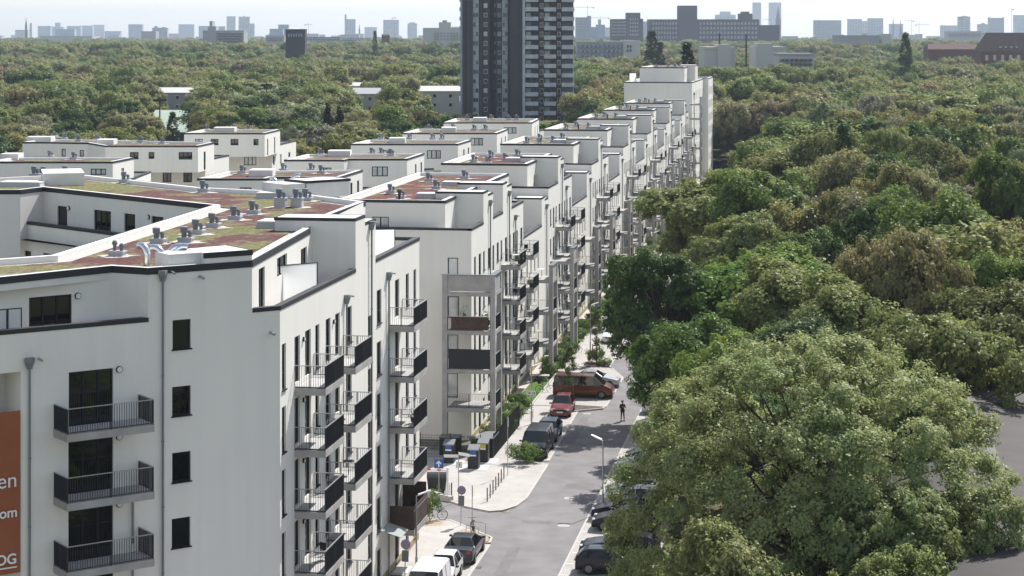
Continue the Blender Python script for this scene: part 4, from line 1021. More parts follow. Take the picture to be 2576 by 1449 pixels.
# ================================================================ high-rise
def cbox(mb, u0, u1, d, dep, z0, z1):
    """box facing the viewer's direction, between survey columns u0, u1 at distance d"""
    A = GD(u0, d); B = GD(u1, d); L = math.hypot(B[0]-A[0], B[1]-A[1])
    return mb.obox(A, (CS, SN), (-SN, CS), 0, L, 0, dep, z0, z1)
DT = 589.
def hv(v, d=DT): return HV(v, d)
tw = tag(empty('high_rise', (*GD(1300, DT), 0)), 'tall dark grey residential high-rise with stacked white balconies behind the white blocks', 'high-rise')
TOP = 62
for (u0, u1, d, m_) in ((1163, 1189.5, 589, 'panel'), (1204, 1231, 591, 'panel'), (1231, 1247, 595, 'panelshade'), (1247, 1263, 597, 'panelgrey'), (1277, 1284, 592, 'panelshade'), (1284, 1314.5, 589, 'panel'), (1355, 1368, 590, 'panel'), (1399.5, 1412.5, 590, 'panel')):
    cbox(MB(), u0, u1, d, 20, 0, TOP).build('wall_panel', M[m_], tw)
wl = MB(); cbox(wl, 1158, 1163, 590, 19, 0, TOP); cbox(wl, 1314.5, 1321, 588, 20, 0, TOP); cbox(wl, 1189.5, 1204, 590.5, 18, 0, TOP); cbox(wl, 1263, 1277, 594, 14, 0, TOP)
wl.build('wall', M['tconc'], tw)
bk = MB()
for u0, u1 in ((1321, 1355), (1368, 1399.5), (1412.5, 1442)): cbox(bk, u0, u1, 591.2, 17, 0, TOP)
bk.build('balcony_back_wall', M['panelgrey'], tw)
cbox(MB(), 1441.5, 1443, 590, 17, 0, TOP).build('side_wall', M['tconc'], tw)
first = {}
def twpart(name, key, u0, u1, d, v0, v1, dep, m_):
    z0, z1 = HV(v1, d), HV(v0, d)
    o = cbox(MB(), u0, u1, d, dep, z0, z1).build(name, M[m_], tw); return o
for k in range(-1, 14):
    v = 18.3+23.75*k
    for u0, u1 in ((1321.5, 1354), (1368.5, 1399), (1413, 1445)):
        b = twpart('balcony', 0, u0, u1, 587.6, v, v+10.2, .25, 'tconc')
        s = cbox(MB(), u0+.3, u1-.3, 587.9, 3.2, HV(v+10.2, 587.9), HV(v+8.6, 587.9)).build('floor_slab', M['tconc'], b)
        if u0 < 1400:
            twpart('window', 0, u0+2, u0+14, 591.15, v-9.5, v+3, .06, 'glasslight' if (k*7+int(u0)) % 3 else 'glass'); cbox(MB(), u1-10, u1-.5, 589.6, 1.8, HV(v+8, 590), HV(v-12, 590)).build('partition', M['panel'], b)
    for u0, u1 in ((1359, 1366.5), (1402.5, 1409.5)):
        f = twpart('window', 0, u0-.7, u1+.7, 589.95, v-9.6, v+3.4, .1, 'whitep'); cbox(MB(), u0, u1, 589.9, .08, HV(v+2.4, 590), HV(v-8.6, 590)).build('pane', M['glass'], f)
    vv = 8.6+23.75*k
    for u0, u1, d, n in ((1190.5, 1203, 590.5, 2), (1217, 1226, 591, 1), (1251.5, 1260.5, 597, 1), (1264.5, 1276, 594, 2)):
        f = twpart('window', 0, u0, u1, d-.05, vv, vv+11, .1, 'whitep' if n == 1 else 'fargrey')
        for q in range(n): cbox(MB(), u0+.8+(u1-u0)*q/n, u0+(u1-u0)*(q+1)/n-.6, d-.1, .08, HV(vv+10, d), HV(vv+1, d)).build('pane', M['glass' if (k+q) % 3 else 'glasslight'], f)
    cbox(MB(), 1243, 1246.5, 594.9, .1, HV(vv+10, 595), HV(vv, 595)).build('window', M['glass'], tw)
    twpart('side_balcony', 0, 1155.5, 1158.2, 590.5, v, v+9.5, 6, 'tconc')
child_fix(tw)

# ================================================================ far buildings
def simple_building(name, label, cat, u0, u1, v, d, m_, dep=None, extra=(), win=None, group=None, roof=None, z0=0):
    """boxes at their real distance; extra = more volumes (u0,u1,v,m); win = (cols, rows, vtop, vbottom, material)"""
    dep = dep or max(12, (u1-u0)/F*d*.5)
    root = tag(empty(name, (*GD((u0+u1)/2, d), 0)), label, cat, group)
    cbox(MB(), u0, u1, d, dep, z0, HV(v, d)).build('wall', M[m_], root)
    for e in extra:
        cbox(MB(), e[0], e[1], d-1.5+(.7*(extra.index(e))), dep*.6, z0, HV(e[2], d)).build(e[4] if len(e) > 4 else 'tower', M[e[3] if len(e) > 3 and e[3] else m_], root)
    cbox(MB(), u0-.2, u1+.2, d-.3, dep+.6, HV(v, d), HV(v, d)+1.).build('roof', M[roof or m_], root)
    if win:
        for (a0, a1, nc, nr, vt, vb, wm) in win:
            first = None; n = 0
            for j in range(nr):
                for i in range(nc):
                    a = a0+(a1-a0)*(i+.2)/nc; b = a0+(a1-a0)*(i+.75)/nc; t = vt+(vb-vt)*(j+.2)/nr; q = vt+(vb-vt)*(j+.75)/nr
                    A = GD(a, d)
                    if first is None:
                        L = (b-a)/F*d; hgt = (q-t)/F*d
                        first = MB().obox((0, 0), (CS, SN), (-SN, CS), 0, L, -2.2, 0, -hgt, 0).build('window', M[wm], root); o = first
                    else:
                        o = first.copy(); col.objects.link(o)
                    o.location = (A[0], A[1], HV(t, d))
    child_fix(root); return root
SB = simple_building
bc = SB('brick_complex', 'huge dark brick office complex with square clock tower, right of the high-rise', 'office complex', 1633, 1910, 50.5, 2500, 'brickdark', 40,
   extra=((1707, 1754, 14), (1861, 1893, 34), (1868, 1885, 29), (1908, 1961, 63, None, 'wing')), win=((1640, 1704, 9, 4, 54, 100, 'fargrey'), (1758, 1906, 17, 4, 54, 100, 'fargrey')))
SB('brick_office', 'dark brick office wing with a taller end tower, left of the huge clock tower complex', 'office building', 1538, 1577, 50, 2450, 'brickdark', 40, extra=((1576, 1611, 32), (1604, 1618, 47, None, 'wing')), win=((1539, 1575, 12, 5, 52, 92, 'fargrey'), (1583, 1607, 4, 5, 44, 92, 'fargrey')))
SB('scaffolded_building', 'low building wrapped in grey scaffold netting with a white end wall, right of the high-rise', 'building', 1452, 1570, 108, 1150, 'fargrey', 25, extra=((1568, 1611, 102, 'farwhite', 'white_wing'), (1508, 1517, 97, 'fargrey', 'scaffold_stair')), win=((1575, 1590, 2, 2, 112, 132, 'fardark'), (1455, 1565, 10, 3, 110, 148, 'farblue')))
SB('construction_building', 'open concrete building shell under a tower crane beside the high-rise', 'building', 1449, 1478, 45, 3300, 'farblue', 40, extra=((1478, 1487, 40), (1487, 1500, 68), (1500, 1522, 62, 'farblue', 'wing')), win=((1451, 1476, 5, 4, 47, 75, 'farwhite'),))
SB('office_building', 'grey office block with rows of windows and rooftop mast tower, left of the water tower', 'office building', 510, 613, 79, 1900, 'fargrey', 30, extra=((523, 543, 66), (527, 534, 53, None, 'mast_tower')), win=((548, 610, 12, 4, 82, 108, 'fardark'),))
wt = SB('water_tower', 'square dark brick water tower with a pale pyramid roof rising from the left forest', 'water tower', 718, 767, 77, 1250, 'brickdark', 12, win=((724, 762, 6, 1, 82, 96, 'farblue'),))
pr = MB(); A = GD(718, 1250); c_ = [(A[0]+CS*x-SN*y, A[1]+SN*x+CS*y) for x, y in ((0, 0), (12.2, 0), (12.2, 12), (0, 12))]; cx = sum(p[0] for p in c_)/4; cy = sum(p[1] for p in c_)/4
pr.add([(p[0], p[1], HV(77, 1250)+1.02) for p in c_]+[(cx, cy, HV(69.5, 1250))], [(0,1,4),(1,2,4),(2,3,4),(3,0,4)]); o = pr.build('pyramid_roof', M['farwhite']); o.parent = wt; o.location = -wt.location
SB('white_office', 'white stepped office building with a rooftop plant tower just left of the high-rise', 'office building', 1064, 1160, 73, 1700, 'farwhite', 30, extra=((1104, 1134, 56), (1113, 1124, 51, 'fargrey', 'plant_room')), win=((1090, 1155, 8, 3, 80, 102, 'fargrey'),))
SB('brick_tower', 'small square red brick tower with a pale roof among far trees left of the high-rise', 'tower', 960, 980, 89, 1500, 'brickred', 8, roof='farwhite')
SB('brick_housing', 'long low brick housing row right of the dark water tower', 'apartment building', 770, 856, 95, 2400, 'fachazegrey', 14, win=((772, 854, 12, 1, 97, 102, 'fardark'),), roof='fardark')
SB('brick_housing', 'low brick housing row ending beside the small red brick tower', 'apartment building', 858, 935, 97, 2400, 'fachazegrey', 14, win=((860, 933, 11, 1, 99, 104, 'fardark'),))
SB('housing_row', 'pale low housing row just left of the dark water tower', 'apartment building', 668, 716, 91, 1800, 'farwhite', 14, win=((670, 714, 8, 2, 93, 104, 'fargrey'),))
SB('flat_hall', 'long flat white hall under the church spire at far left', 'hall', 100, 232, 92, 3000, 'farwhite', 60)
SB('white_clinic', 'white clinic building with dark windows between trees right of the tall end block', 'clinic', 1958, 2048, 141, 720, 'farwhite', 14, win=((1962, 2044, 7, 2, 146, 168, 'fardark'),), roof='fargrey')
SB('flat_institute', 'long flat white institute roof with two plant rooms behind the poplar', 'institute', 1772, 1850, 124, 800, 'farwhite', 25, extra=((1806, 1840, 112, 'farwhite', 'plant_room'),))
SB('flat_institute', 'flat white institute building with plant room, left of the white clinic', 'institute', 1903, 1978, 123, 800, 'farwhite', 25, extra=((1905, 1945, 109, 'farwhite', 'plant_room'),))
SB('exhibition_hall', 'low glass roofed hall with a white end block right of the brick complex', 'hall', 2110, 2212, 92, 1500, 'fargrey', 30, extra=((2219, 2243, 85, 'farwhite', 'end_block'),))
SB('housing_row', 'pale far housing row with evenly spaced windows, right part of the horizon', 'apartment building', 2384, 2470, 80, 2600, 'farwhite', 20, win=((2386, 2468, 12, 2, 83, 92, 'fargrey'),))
for (u, v0, d, nm, lb) in ((1810, 84, 820, 'chimney_stack', 'left one of two slim dark flues above the institute roofs'), (1877, 86, 820, 'chimney_stack', 'right one of two slim dark flues above the institute roofs')):
    A = GD(u, d); o = MB().tube([(0, 0, 0), (0, 0, HV(v0, d))], .35, 8).build(nm, M['dark']); o.location = (A[0], A[1], 0); tag(o, lb, 'chimney')
# red-roofed brick building at the right edge
rb_ = tag(empty('brick_school', (*GD(2520, 950), 0)), 'red brick building with steep dark tiled roof at the right edge of the forest', 'building')
d = 950; A = GD(2468, d); dr = (CS, SN); nr = (-SN, CS); W = 26.; m = MB(); zb = HV(130, d); zr = HV(82, d)
m.obox(A, dr, nr, 0, W, 0, 14, 0, zb); m.build('wall', M['brickred'], rb_)
P = lambda a, b, z: (A[0]+dr[0]*a+nr[0]*b, A[1]+dr[1]*a+nr[1]*b, z)
MB().add([P(-.4,-.5,zb), P(W,-.5,zb), P(W,14.5,zb), P(-.4,14.5,zb), P(4,7,zr), P(W,7,zr)], [(0,1,5,4),(1,2,5),(2,3,4,5),(3,0,4)]).build('roof', M['rooftiledark'], rb_)
for i in range(6): 
    for j in range(2): m = MB().obox(A, dr, nr, 2+i*3.8, 3.4+i*3.8, -.12, .0, zb-4.2-j*4.5, zb-1.6-j*4.5).build('window', M['farwhite'], rb_)
for i in range(4): MB().obox(A, dr, nr, 9+i*2.6, 10+i*2.6, 1.0, 3, zb+1, zb+2.6).build('dormer', M['farwhite'], rb_)
child_fix(rb_)
rf = tag(empty('tiled_roof_house', (*GD(2400, 1050), 0)), 'row house with red tiled roof just above the trees left of the brick school', 'house')
d = 1050; A = GD(2335, d); W = 26.; m = MB(); zb = HV(124, d); zr = HV(110, d)
m.obox(A, dr, nr, 0, W, 0, 12, 0, zb).build('wall', M['brickred'], rf)
MB().add([P(-.4,-.5,zb), P(W,-.5,zb), P(W,12.5,zb), P(-.4,12.5,zb), P(1,6,zr), P(W-1,6,zr)], [(0,1,5,4),(1,2,5),(2,3,4,5),(3,0,4)]).build('roof', M['rooftile'], rf); child_fix(rf)
# skyline
SKY = [
 (38, 71, 76, 5200, 'broad pale block right beside the dark church spire'), (95, 127, 66, 6500, 'hazy block second from the church spire'), (127, 159, 68, 6800, 'hazy block with a small rooftop tower near the far left spire', ((138, 152, 57),)),
 (139, 187, 74, 4800, 'darker low slab in front of the hazy blocks near the spire'), (168, 203, 66, 7000, 'first of three joined hazy slabs at left'), (203, 233, 65, 7050, 'middle of three joined hazy slabs at left'), (233, 262, 63, 7100, 'right and tallest of three joined hazy slabs at left'),
 (263, 303, 79, 6500, 'very low hazy block right of the three joined slabs'), (323, 358, 62, 6000, 'lone hazy cube with flat top above the round green trees'), (383, 421, 71, 4200, 'blue grey block with two roof boxes above the left forest', ((388, 396, 66), (408, 416, 68))),
 (449, 488, 62, 6200, 'two step hazy block left of the office with mast tower', ((470, 488, 70),)), (500, 523, 66, 5800, 'hazy slab behind the office with mast tower'), (545, 566, 67, 5800, 'hazy slab peeking over the roof of the windowed office'),
 (570, 592, 42, 5200, 'pale high tower with rounded top, left of a pair'), (600, 628, 43, 5000, 'blue grey high tower with mast, right of a pair', ((628, 640, 59), (612, 616, 40))), (700, 726, 63, 3600, 'blue glass block just left above the dark water tower'),
 (678, 712, 74, 3400, 'low blue block under the glass block'), (872, 894, 49, 5600, 'slim hazy high-rise next to a tall thin chimney', ((867, 871.5, 36),)), (917, 948, 69, 6500, 'small hazy gabled block between two towers'), (964, 1003, 51, 5000, 'broad hazy tower block under a crane left of the white office'),
 (1025, 1049, 60, 5600, 'hazy block topped by scaffolding left of the white office', ((1030, 1044, 56),)), (1134, 1158, 68, 6000, 'hazy slab touching the left edge of the high-rise'),
 (1801, 1851, 38, 5200, 'pale stepped slab rising behind the brick complex', ((1812, 1838, 29),)), (1894, 1915, 7, 6000, 'left of two tallest pale towers behind the brick complex'), (1935.5, 1965.5, 7, 6100, 'right of two tallest pale towers behind the brick complex'),
 (2050.7, 2116.5, 52, 4200, 'wide blue grey slab with banded floors in the right skyline', ((2052, 2076, 51),)), (2134, 2168, 49, 4500, 'rounded blue block right of the wide banded slab'), (2169, 2186, 54, 5200, 'pale low block between rounded blue block and white pair'), (2185, 2222, 47, 4300, 'white high block of two joined slabs', ((2185, 2202, 51),)),
 (2239, 2272, 61, 5200, 'low pale block beneath the thin church steeple'), (2369, 2409, 65, 4800, 'low long grey block between the cranes and the balcony tower'), (2412, 2441, 43, 3800, 'white balcony tower in the right skyline', ((2422, 2432, 40),)), (2461, 2485, 62, 4400, 'stepped white block right of the balcony tower', ((2470, 2478, 58),)),
 (2489, 2526, 46, 4600, 'glass block with open roof frame near the right edge', ((2489, 2491, 43), (2524, 2526, 43))), (2552, 2580, 39, 5000, 'hazy tower cut by the right edge of the picture'), (1618, 1633, 55, 4000, 'hazy building seen between the two dark brick buildings'), (1505, 1512, 50, 3600, 'slim dark shaft between the high-rise and the brick office'), (1522, 1538, 70, 4500, 'pale low block touching the brick office'),
]
for n, e in enumerate(SKY):
    u0, u1, v, d, lb = e[:5]; ex = e[5] if len(e) > 5 else ()
    SB('skyline_building', lb, 'skyline building', u0, u1, v, d, ['facblue', 'fachazegrey', 'fachazewhite', 'facblue'][n % 4] if 'white' not in lb and 'pale' not in lb else 'fachazewhite', extra=ex, roof='facblue', group='buildings of the distant skyline')
# low city carpet
rr = random.Random(5); n = 0
for k in range(110):
    u = rr.uniform(-20, 2600)
    if 1150 < u < 1450 or 1540 < u < 1960: continue
    d = rr.uniform(3200, 8500); wd = rr.uniform(14, 48); v = 90+32*0-rr.uniform(-5, 9)*(4500/d)
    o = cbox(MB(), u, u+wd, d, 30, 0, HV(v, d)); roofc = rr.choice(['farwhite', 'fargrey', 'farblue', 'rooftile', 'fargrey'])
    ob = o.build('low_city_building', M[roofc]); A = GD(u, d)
    ob.data.transform(Matrix.Translation((-A[0], -A[1], 0))); ob.location = (A[0], A[1], 0)
    tag(ob, 'low hazy city building lost in the carpet of roofs below the skyline', 'building', 'low buildings of the distant city')
def spire(u, v, d, wpx, lb, hw=.5, base=90):
    A = GD(u, d); r = wpx/F*d/2; zt = HV(v, d); zb = HV(v+(base-v)*hw, d); root = tag(empty('church_spire', (A[0], A[1], 0)), lb, 'church spire')
    o = MB().lathe([(r, 0), (r, zb), ], n=4).build('tower', M['fardark'], root); MB().lathe([(r*1.05, zb+.01), (r*.5, zb+(zt-zb)*.45), (.3, zt)], n=8).build('spire', M['fardark'], root)
spire(65.5, 44, 4200, 6, 'dark pointed church spire at the far left of the skyline', .45)
spire(2247, 41, 5200, 4, 'thin pale church steeple in the right skyline', .55); spire(2265.5, 50, 5000, 5, 'small onion topped church tower right of the thin steeple', .6)
spire(1957.5, 14, 4600, 13, 'broad dark pointed tower standing before the right one of the tallest towers', .5); spire(904, 61, 5200, 4, 'tiny pointed steeple right of the chimney high-rise', .5)
A = GD(77.5, 5000); o = MB().tube([(0, 0, 0), (0, 0, HV(58, 5000))], [4, 2.6], 10).build('factory_chimney', M['farwhite']); o.location = (*A, 0); tag(o, 'pale factory chimney right of the dark church spire', 'chimney')
def crane(u, v, d, jib, lb, back=8, luff=0):
    A = GD(u, d); zt = HV(v, d); root = tag(empty('tower_crane', (A[0], A[1], 0)), lb, 'crane'); s = d/F
    a = .55*s*1.4/2
    m = MB(); m.box(-a, -a, 0, a, a, zt); m.build('mast', M['fargrey'], root)
    j = MB(); j.obox((0, 0), (CS, SN), (-SN, CS), min(jib*s, -back*s), max(jib*s, -back*s) if jib < 0 else jib*s, -a, a, zt-5*s, zt-4*s); 
    j = MB(); x0, x1 = sorted((jib*s, -math.copysign(back*s, jib)))
    j.obox((0, 0), (CS, SN), (-SN, CS), x0, x1, -a, a, zt-5.5*s, zt-4.6*s); j.build('jib', M['fargrey'], root)
    MB().obox((0, 0), (CS, SN), (-SN, CS), -math.copysign(back*s, jib)-1.5*s, -math.copysign(back*s, jib)+1*s, -a*1.5, a*1.5, zt-8*s, zt-5.4*s).build('counterweight', M['fardark'], root)
crane(1478, 13, 2600, -30, 'large tower crane with long left jib between high-rise and brick complex', 15); crane(1510, 40, 3200, -26, 'lower crane left of the brick office building', 22)
crane(992, 40, 5000, 8, 'crane on top of the broad hazy block left of the white office', 5); crane(776, 57, 4200, 10, 'small crane right behind the dark water tower', 8)
crane(2293, 47, 5000, -17, 'first thin crane right of the thin steeple', 5); crane(2312, 57, 5200, 26, 'second lower crane right of the thin steeple', 8); crane(1932, 44, 5500, -14, 'crane between the two tallest pale towers', 6)
crane(2545, 18, 4200, -9, 'tall lattice crane near the right edge of the skyline', 4)

# ================================================================ mid-distance low buildings
gh = tag(empty('sports_hall', (*GD(430, 520), 0)), 'long hall with pale green pitched roof and teal walls behind the yellow tree', 'hall')
A = GD(366, 517); W = 118/F*517; m = MB(); m.obox(A, dr, nr, 0, W, 0, 30, 0, 7.0).build('wall', mat('teal_cladding', (.05, .09, .10), .7), gh)
MB().add([P(-1, -.6, 7), P(W+.8, -.6, 7), P(W+.8, 30.6, 7), P(-1, 30.6, 7), P(-1, 20, 12.0), P(W-2, 20, 12.0)], [(0,1,5,4),(1,2,5),(2,3,4,5),(3,0,4)]).build('roof', paver('hall_roof_sheet', (.33, .40, .33), (.31, .38, .31), (.24, .30, .24), .5, bw=1.2, rh=2.4), gh); child_fix(gh)
def gable(label, u0, u1, vr, ve, d, wallm, roofm, dep=12, name='low_house', cat='house'):
    global A, W
    root = tag(empty(name, (*GD((u0+u1)/2, d), 0)), label, cat); A = GD(u0, d); W = (u1-u0)/F*d; ze = HV(ve, d); zr = HV(vr, d)
    MB().obox(A, dr, nr, 0, W, 0, dep, 0, ze).build('wall', M[wallm], root)
    MB().add([P(-.4, -.5, ze), P(W+.4, -.5, ze), P(W+.4, dep+.5, ze), P(-.4, dep+.5, ze), P(-.4, dep/2, zr), P(W+.4, dep/2, zr)], [(0,1,5,4),(1,2,5),(2,3,4,5),(3,0,4)]).build('roof', M[roofm], root)
    n = max(2, int(W/4))
    for i in range(n):
        for j in range(2): f = MB().obox(A, dr, nr, W*(i+.3)/n, W*(i+.3)/n+1.3, -.06, 0, ze-2.2-j*2.9, ze-.9-j*2.9).build('window', M['whitep'], root); MB().obox(A, dr, nr, W*(i+.3)/n+.12, W*(i+.3)/n+1.18, -.09, -.062, ze-2.08-j*2.9, ze-1.02-j*2.9).build('pane', M['glass'], f)
    child_fix(root)
gable('grey roofed pale blue house half hidden behind trees at left centre', 396, 500, 221, 233, 640, 'fargrey', 'farwhite')
gable('house with blue end wall beside the tall mast', 670, 722, 219, 228, 640, 'farblue', 'farwhite')
gable('long low house with white roof above the birch trees left of the high-rise', 872, 975, 208, 216, 700, 'farwhite', 'farwhite')
gable('house with pale gable wall in front of the long white roof', 876, 952, 222, 236, 620, 'farwhite', 'fargrey')
gable('pale house touching the left foot of the high-rise', 1036, 1156, 217, 229, 640, 'farwhite', 'farwhite')
gable('brown flat kiosk row beneath the trees at the far left', 40, 108, 318, 326, 440, 'ochre', 'fardark')
gable('grey blue house behind tall trees at the far left', 20, 75, 270, 290, 560, 'farblue', 'fardark')
for u, v0, v1, d, lb in ((402, 243, 356, 480, 'tall thin floodlight mast before the green roofed hall'), (670, 206, 320, 560, 'tall thin lamp mast between the trees above the white blocks')):
    A = GD(u, d); root = tag(empty('light_mast', (*A, 0)), lb, 'mast'); MB().tube([(0, 0, 0), (0, 0, HV(v0, d))], [.28, .14], 8).build('pole', M['dark'], root)
    MB().obox((0, 0), dr, nr, -1.6, 1.6, -.1, .1, HV(v0, d)-1.2, HV(v0, d)-.6).build('lamp_bar', M['dark'], root)
# hall with dark bitumen roof at the lower right
hl = tag(empty('bitumen_roof_hall', (9, 138, 0)), 'flat gabled hall with dark grey bitumen roof at the lower right', 'hall')
m = MB(); prof = []
for k in range(21):
    q = -1+2*k/20; prof.append((9.2+9.5*q, 6.2+2.3*(1-abs(q)**1.5)))
n = len(prof); ys = [40, 139]
m.v = [(x, y, z) for y in ys for x, z in prof]; m.f = [(k, n+k, n+k+1, k+1)[::-1] for k in range(n-1)]
m.build('roof', M['hall'], hl, smooth=True)
m = MB(); m.v = [(x, 138.9, z-.02) for x, z in prof]+[(prof[-1][0], 138.9, 0), (prof[0][0], 138.9, 0)]; m.f = [tuple(range(len(m.v)))]
m.box(-.2, 40, 0, -.1, 138.9, 6.2); m.box(18.6, 40, 0, 18.7, 138.9, 6.2); m.build('wall', M['concrete'], hl)
M['ridge'] = mat('ridge_strip', (.13, .125, .125), .8, noise=.3, nscale=.8)
MB().add([(8.95, 40, 8.515), (9.45, 40, 8.515), (9.45, 138, 8.515), (8.95, 138, 8.515), (8.95, 40, 8.49), (9.45, 40, 8.49), (9.45, 138, 8.49), (8.95, 138, 8.49)], [(0,1,2,3),(4,5,1,0),(2,6,7,3)]).build('ridge_strip', M['ridge'], hl)
e_ = MB(); e_.tube([(x, 138.95, z+.05) for x, z in prof], .09, 6).build('edge_trim', M['fargrey'], hl)
child_fix(hl)

# ================================================================ vehicles
def make_car(kind, paint, L=4.5, W=1.82, H=1.46):
    """lofted body; x = across, y = forward, origin on the ground at the centre; returns the root"""
    root = empty(kind[1], (0, 0, 0)); hw = W/2
    k = kind[0]
    # stations: y (0 rear .. 1 front), top height, waist height, half-width top
    if k == 'sedan': st = [(0, .66, .60, .80), (.015, .98, .90, .86), (.06, 1.02, .94, .90), (.17, 1.03, .95, .92), (.30, H-.04, .95, .62), (.36, H, .95, .62), (.48, H, .94, .63), (.55, H-.03, .93, .64), (.70, 1.00, .90, .90), (.80, .93, .86, .90), (.92, .82, .78, .86), (.985, .70, .66, .80), (1, .52, .5, .72)]; gw = (3, 4, 7, 8)
    elif k == 'hatch': st = [(0, .70, .62, .80), (.012, 1.02, .92, .88), (.03, 1.08, .95, .90), (.10, H-.10, .96, .66), (.17, H-.02, .96, .66), (.30, H, .96, .66), (.45, H, .94, .67), (.52, H-.04, .93, .68), (.71, 1.02, .92, .90), (.82, .93, .86, .90), (.93, .80, .76, .86), (.985, .68, .64, .80), (1, .5, .48, .72)]; gw = (2, 3, 7, 8)
    elif k == 'wagon': st = [(0, .68, .62, .80), (.012, 1.0, .92, .88), (.03, 1.06, .95, .90), (.09, H-.12, .96, .66), (.14, H-.03, .96, .66), (.30, H, .96, .66), (.48, H, .94, .67), (.55, H-.03, .93, .68), (.70, 1.00, .90, .90), (.80, .94, .86, .90), (.93, .82, .76, .86), (.985, .68, .64, .80), (1, .5, .48, .72)]; gw = (2, 3, 7, 8)
    elif k == 'van': st = [(0, .8, .7, .92), (.006, 1.25, 1.1, .94), (.012, 1.3, 1.12, .94), (.03, H-.06, 1.14, .84), (.06, H, 1.14, .84), (.3, H, 1.14, .84), (.5, H, 1.14, .84), (.68, H-.04, 1.14, .84), (.86, 1.20, 1.10, .88), (.92, 1.08, 1.0, .88), (.97, .95, .85, .86), (.99, .75, .66, .82), (1, .55, .5, .76)]; gw = (2, 3, 7, 8)
    J = []
    for (t, zt, zw, tw_) in st:
        y = (t-.5)*L; e = .94 if t in (0, 1) else (.98 if t < .02 or t > .98 else 1.)
        ring_ = [(0, .20), (hw*.80*e, .20), (hw*.96*e, .34), (hw*1.0*e, zw*.62), (hw*.985*e, zw), (hw*(tw_+.03)*e if zt-zw > .2 else hw*.94*e, zt-(.07 if zt-zw > .2 else .035)), (hw*tw_*.9*e if zt-zw > .2 else hw*.7*e, zt-.012), (0, zt+ (.0))]
        J.append([(x, y, z) for x, z in ring_])
    n = len(J[0]); body = MB(); glass = MB(); 
    for s in (1, -1):
        base = len(body.v); body.v += [(x*s, y, z) for r_ in J for x, y, z in r_]; gb = len(glass.v); glass.v += [(x*s, y, z) for r_ in J for x, y, z in r_]
        for i in range(len(J)-1):
            for j in range(n-1):
                f = (i*n+j, i*n+j+1, (i+1)*n+j+1, (i+1)*n+j)
                if s < 0: f = f[::-1]
                isg = (j == 4 and gw[0] <= i < gw[3] and not (i == gw[3]-1 and k != 'van' and False)) or (j in (5, 6) and i in (gw[0], gw[2]))
                if k == 'van' and kind[2] == 'cargo' and j == 4 and i < 6: isg = False
                (glass if isg else body).f.append(tuple(q+(gb if isg else base) for q in f))
        for i in (0, len(J)-1):
            f = tuple(base+i*n+j for j in range(n)); body.f.append(f if (s > 0) == (i > 0) else f[::-1])
    b = body.build('body', paint, root, smooth=False)
    comp = {}
    for f in glass.f:
        cx = sum(glass.v[q][0] for q in f)/4; cy = sum(glass.v[q][1] for q in f)/4; jj = sorted(q % n for q in f)
        key = ('windscreen' if cy > 0 else 'rear_window') if jj[-1] >= 6 or jj[0] >= 5 else ('side_window', cx > 0)
        comp.setdefault(key, []).append(f)
    for key, fs in comp.items():
        MB().add(glass.v, fs).build(key if isinstance(key, str) else 'side_window', M['glass'], root)
    # pillars
    pl = MB()
    for s in (1, -1):
        for i in (gw[1]+ (1 if k != 'van' else 2), gw[1]+3):
            a = J[min(i, len(J)-1)][4]; c = J[min(i, len(J)-1)][5]
            if c[2]-a[2] > .2: pl.tube([(a[0]*s, a[1], a[2]), (c[0]*s*1.005, c[1], c[2])], .035, 5)
        for i, j2 in ((gw[2], gw[3]), (gw[1], gw[0])):
            a = J[j2][4]; c = J[i][5]; pl.tube([(a[0]*s, a[1], a[2]), (c[0]*s, c[1], c[2])], .035, 5)
    pl.build('pillars', paint, root)
    wr = .33 if k != 'van' else .35
    wheel_p = None
    for s in (1, -1):
        for t in (.185, .815):
            if wheel_p is None:
                wheel_p = MB().tube([(-.11, 0, 0), (.11, 0, 0)], wr, 20).build('wheel', M['tyre'], root)
                MB().tube([(.112, 0, 0), (.122, 0, 0)], wr*.66, 12).build('rim', M['rim'], wheel_p); o = wheel_p
                MB().tube([(.0, 0, .02), (.085, 0, .02)], wr+.07, 18).build('arch', M['dark'], wheel_p)
            else:
                o = wheel_p.copy(); col.objects.link(o)
                for ch in wheel_p.children: c_ = ch.copy(); col.objects.link(c_); c_.parent = o
            o.parent = root; o.location = (s*(hw-.10), (t-.5)*L, wr); o.rotation_euler = (0, 0, 0 if s > 0 else PI)
        zt = J[-3][5][2]
        h = MB().add([(s*hw*.52, L/2-.02, .60), (s*hw*.90, L/2-.13, .62), (s*hw*.93, L/2-.34, .76), (s*hw*.6, L/2-.12, .74)], [(0,1,2,3) if s > 0 else (3,2,1,0)])
        h = MB().obox((s*hw*.68, L/2-.17), (1, 0), (0, 1), -.2, .2, -.1, .13, .60, .74); h.build('headlight', M['lampglass'], root)
        h = MB().obox((s*hw*.76, -L/2+.06), (1, 0), (0, 1), -.16, .18, -.075, .12, .78 if k != 'van' else .9, .92 if k != 'van' else 1.3); h.build('taillight', M['tail'], root)
        mr = MB().lathe([(.02, -.07), (.10, -.05), (.10, .05), (.02, .07)], (s*(hw+.10), L*(.19 if k != 'van' else .33), 1.0 if k != 'van' else 1.25), 8); mr.build('mirror', M['dark'] if k != 'sedan' else paint, root)
    MB().box(-.26, L/2-.012, .42, .26, L/2+.02, .53).build('number_plate', M['whitep'], root); MB().box(-.26, -L/2-.02, .5 if k != 'van' else .62, .26, -L/2+.04, .61 if k != 'van' else .73).build('number_plate', M['whitep'], root)
    MB().box(-.55, L/2-.06, .56, .55, L/2-.005, .70).build('grille', M['dark'], root)
    return root
M['lampglass'] = mat('headlamp', (.55, .57, .6), .15, metal=.3); M['tail'] = mat('taillamp', (.30, .015, .015), .2)
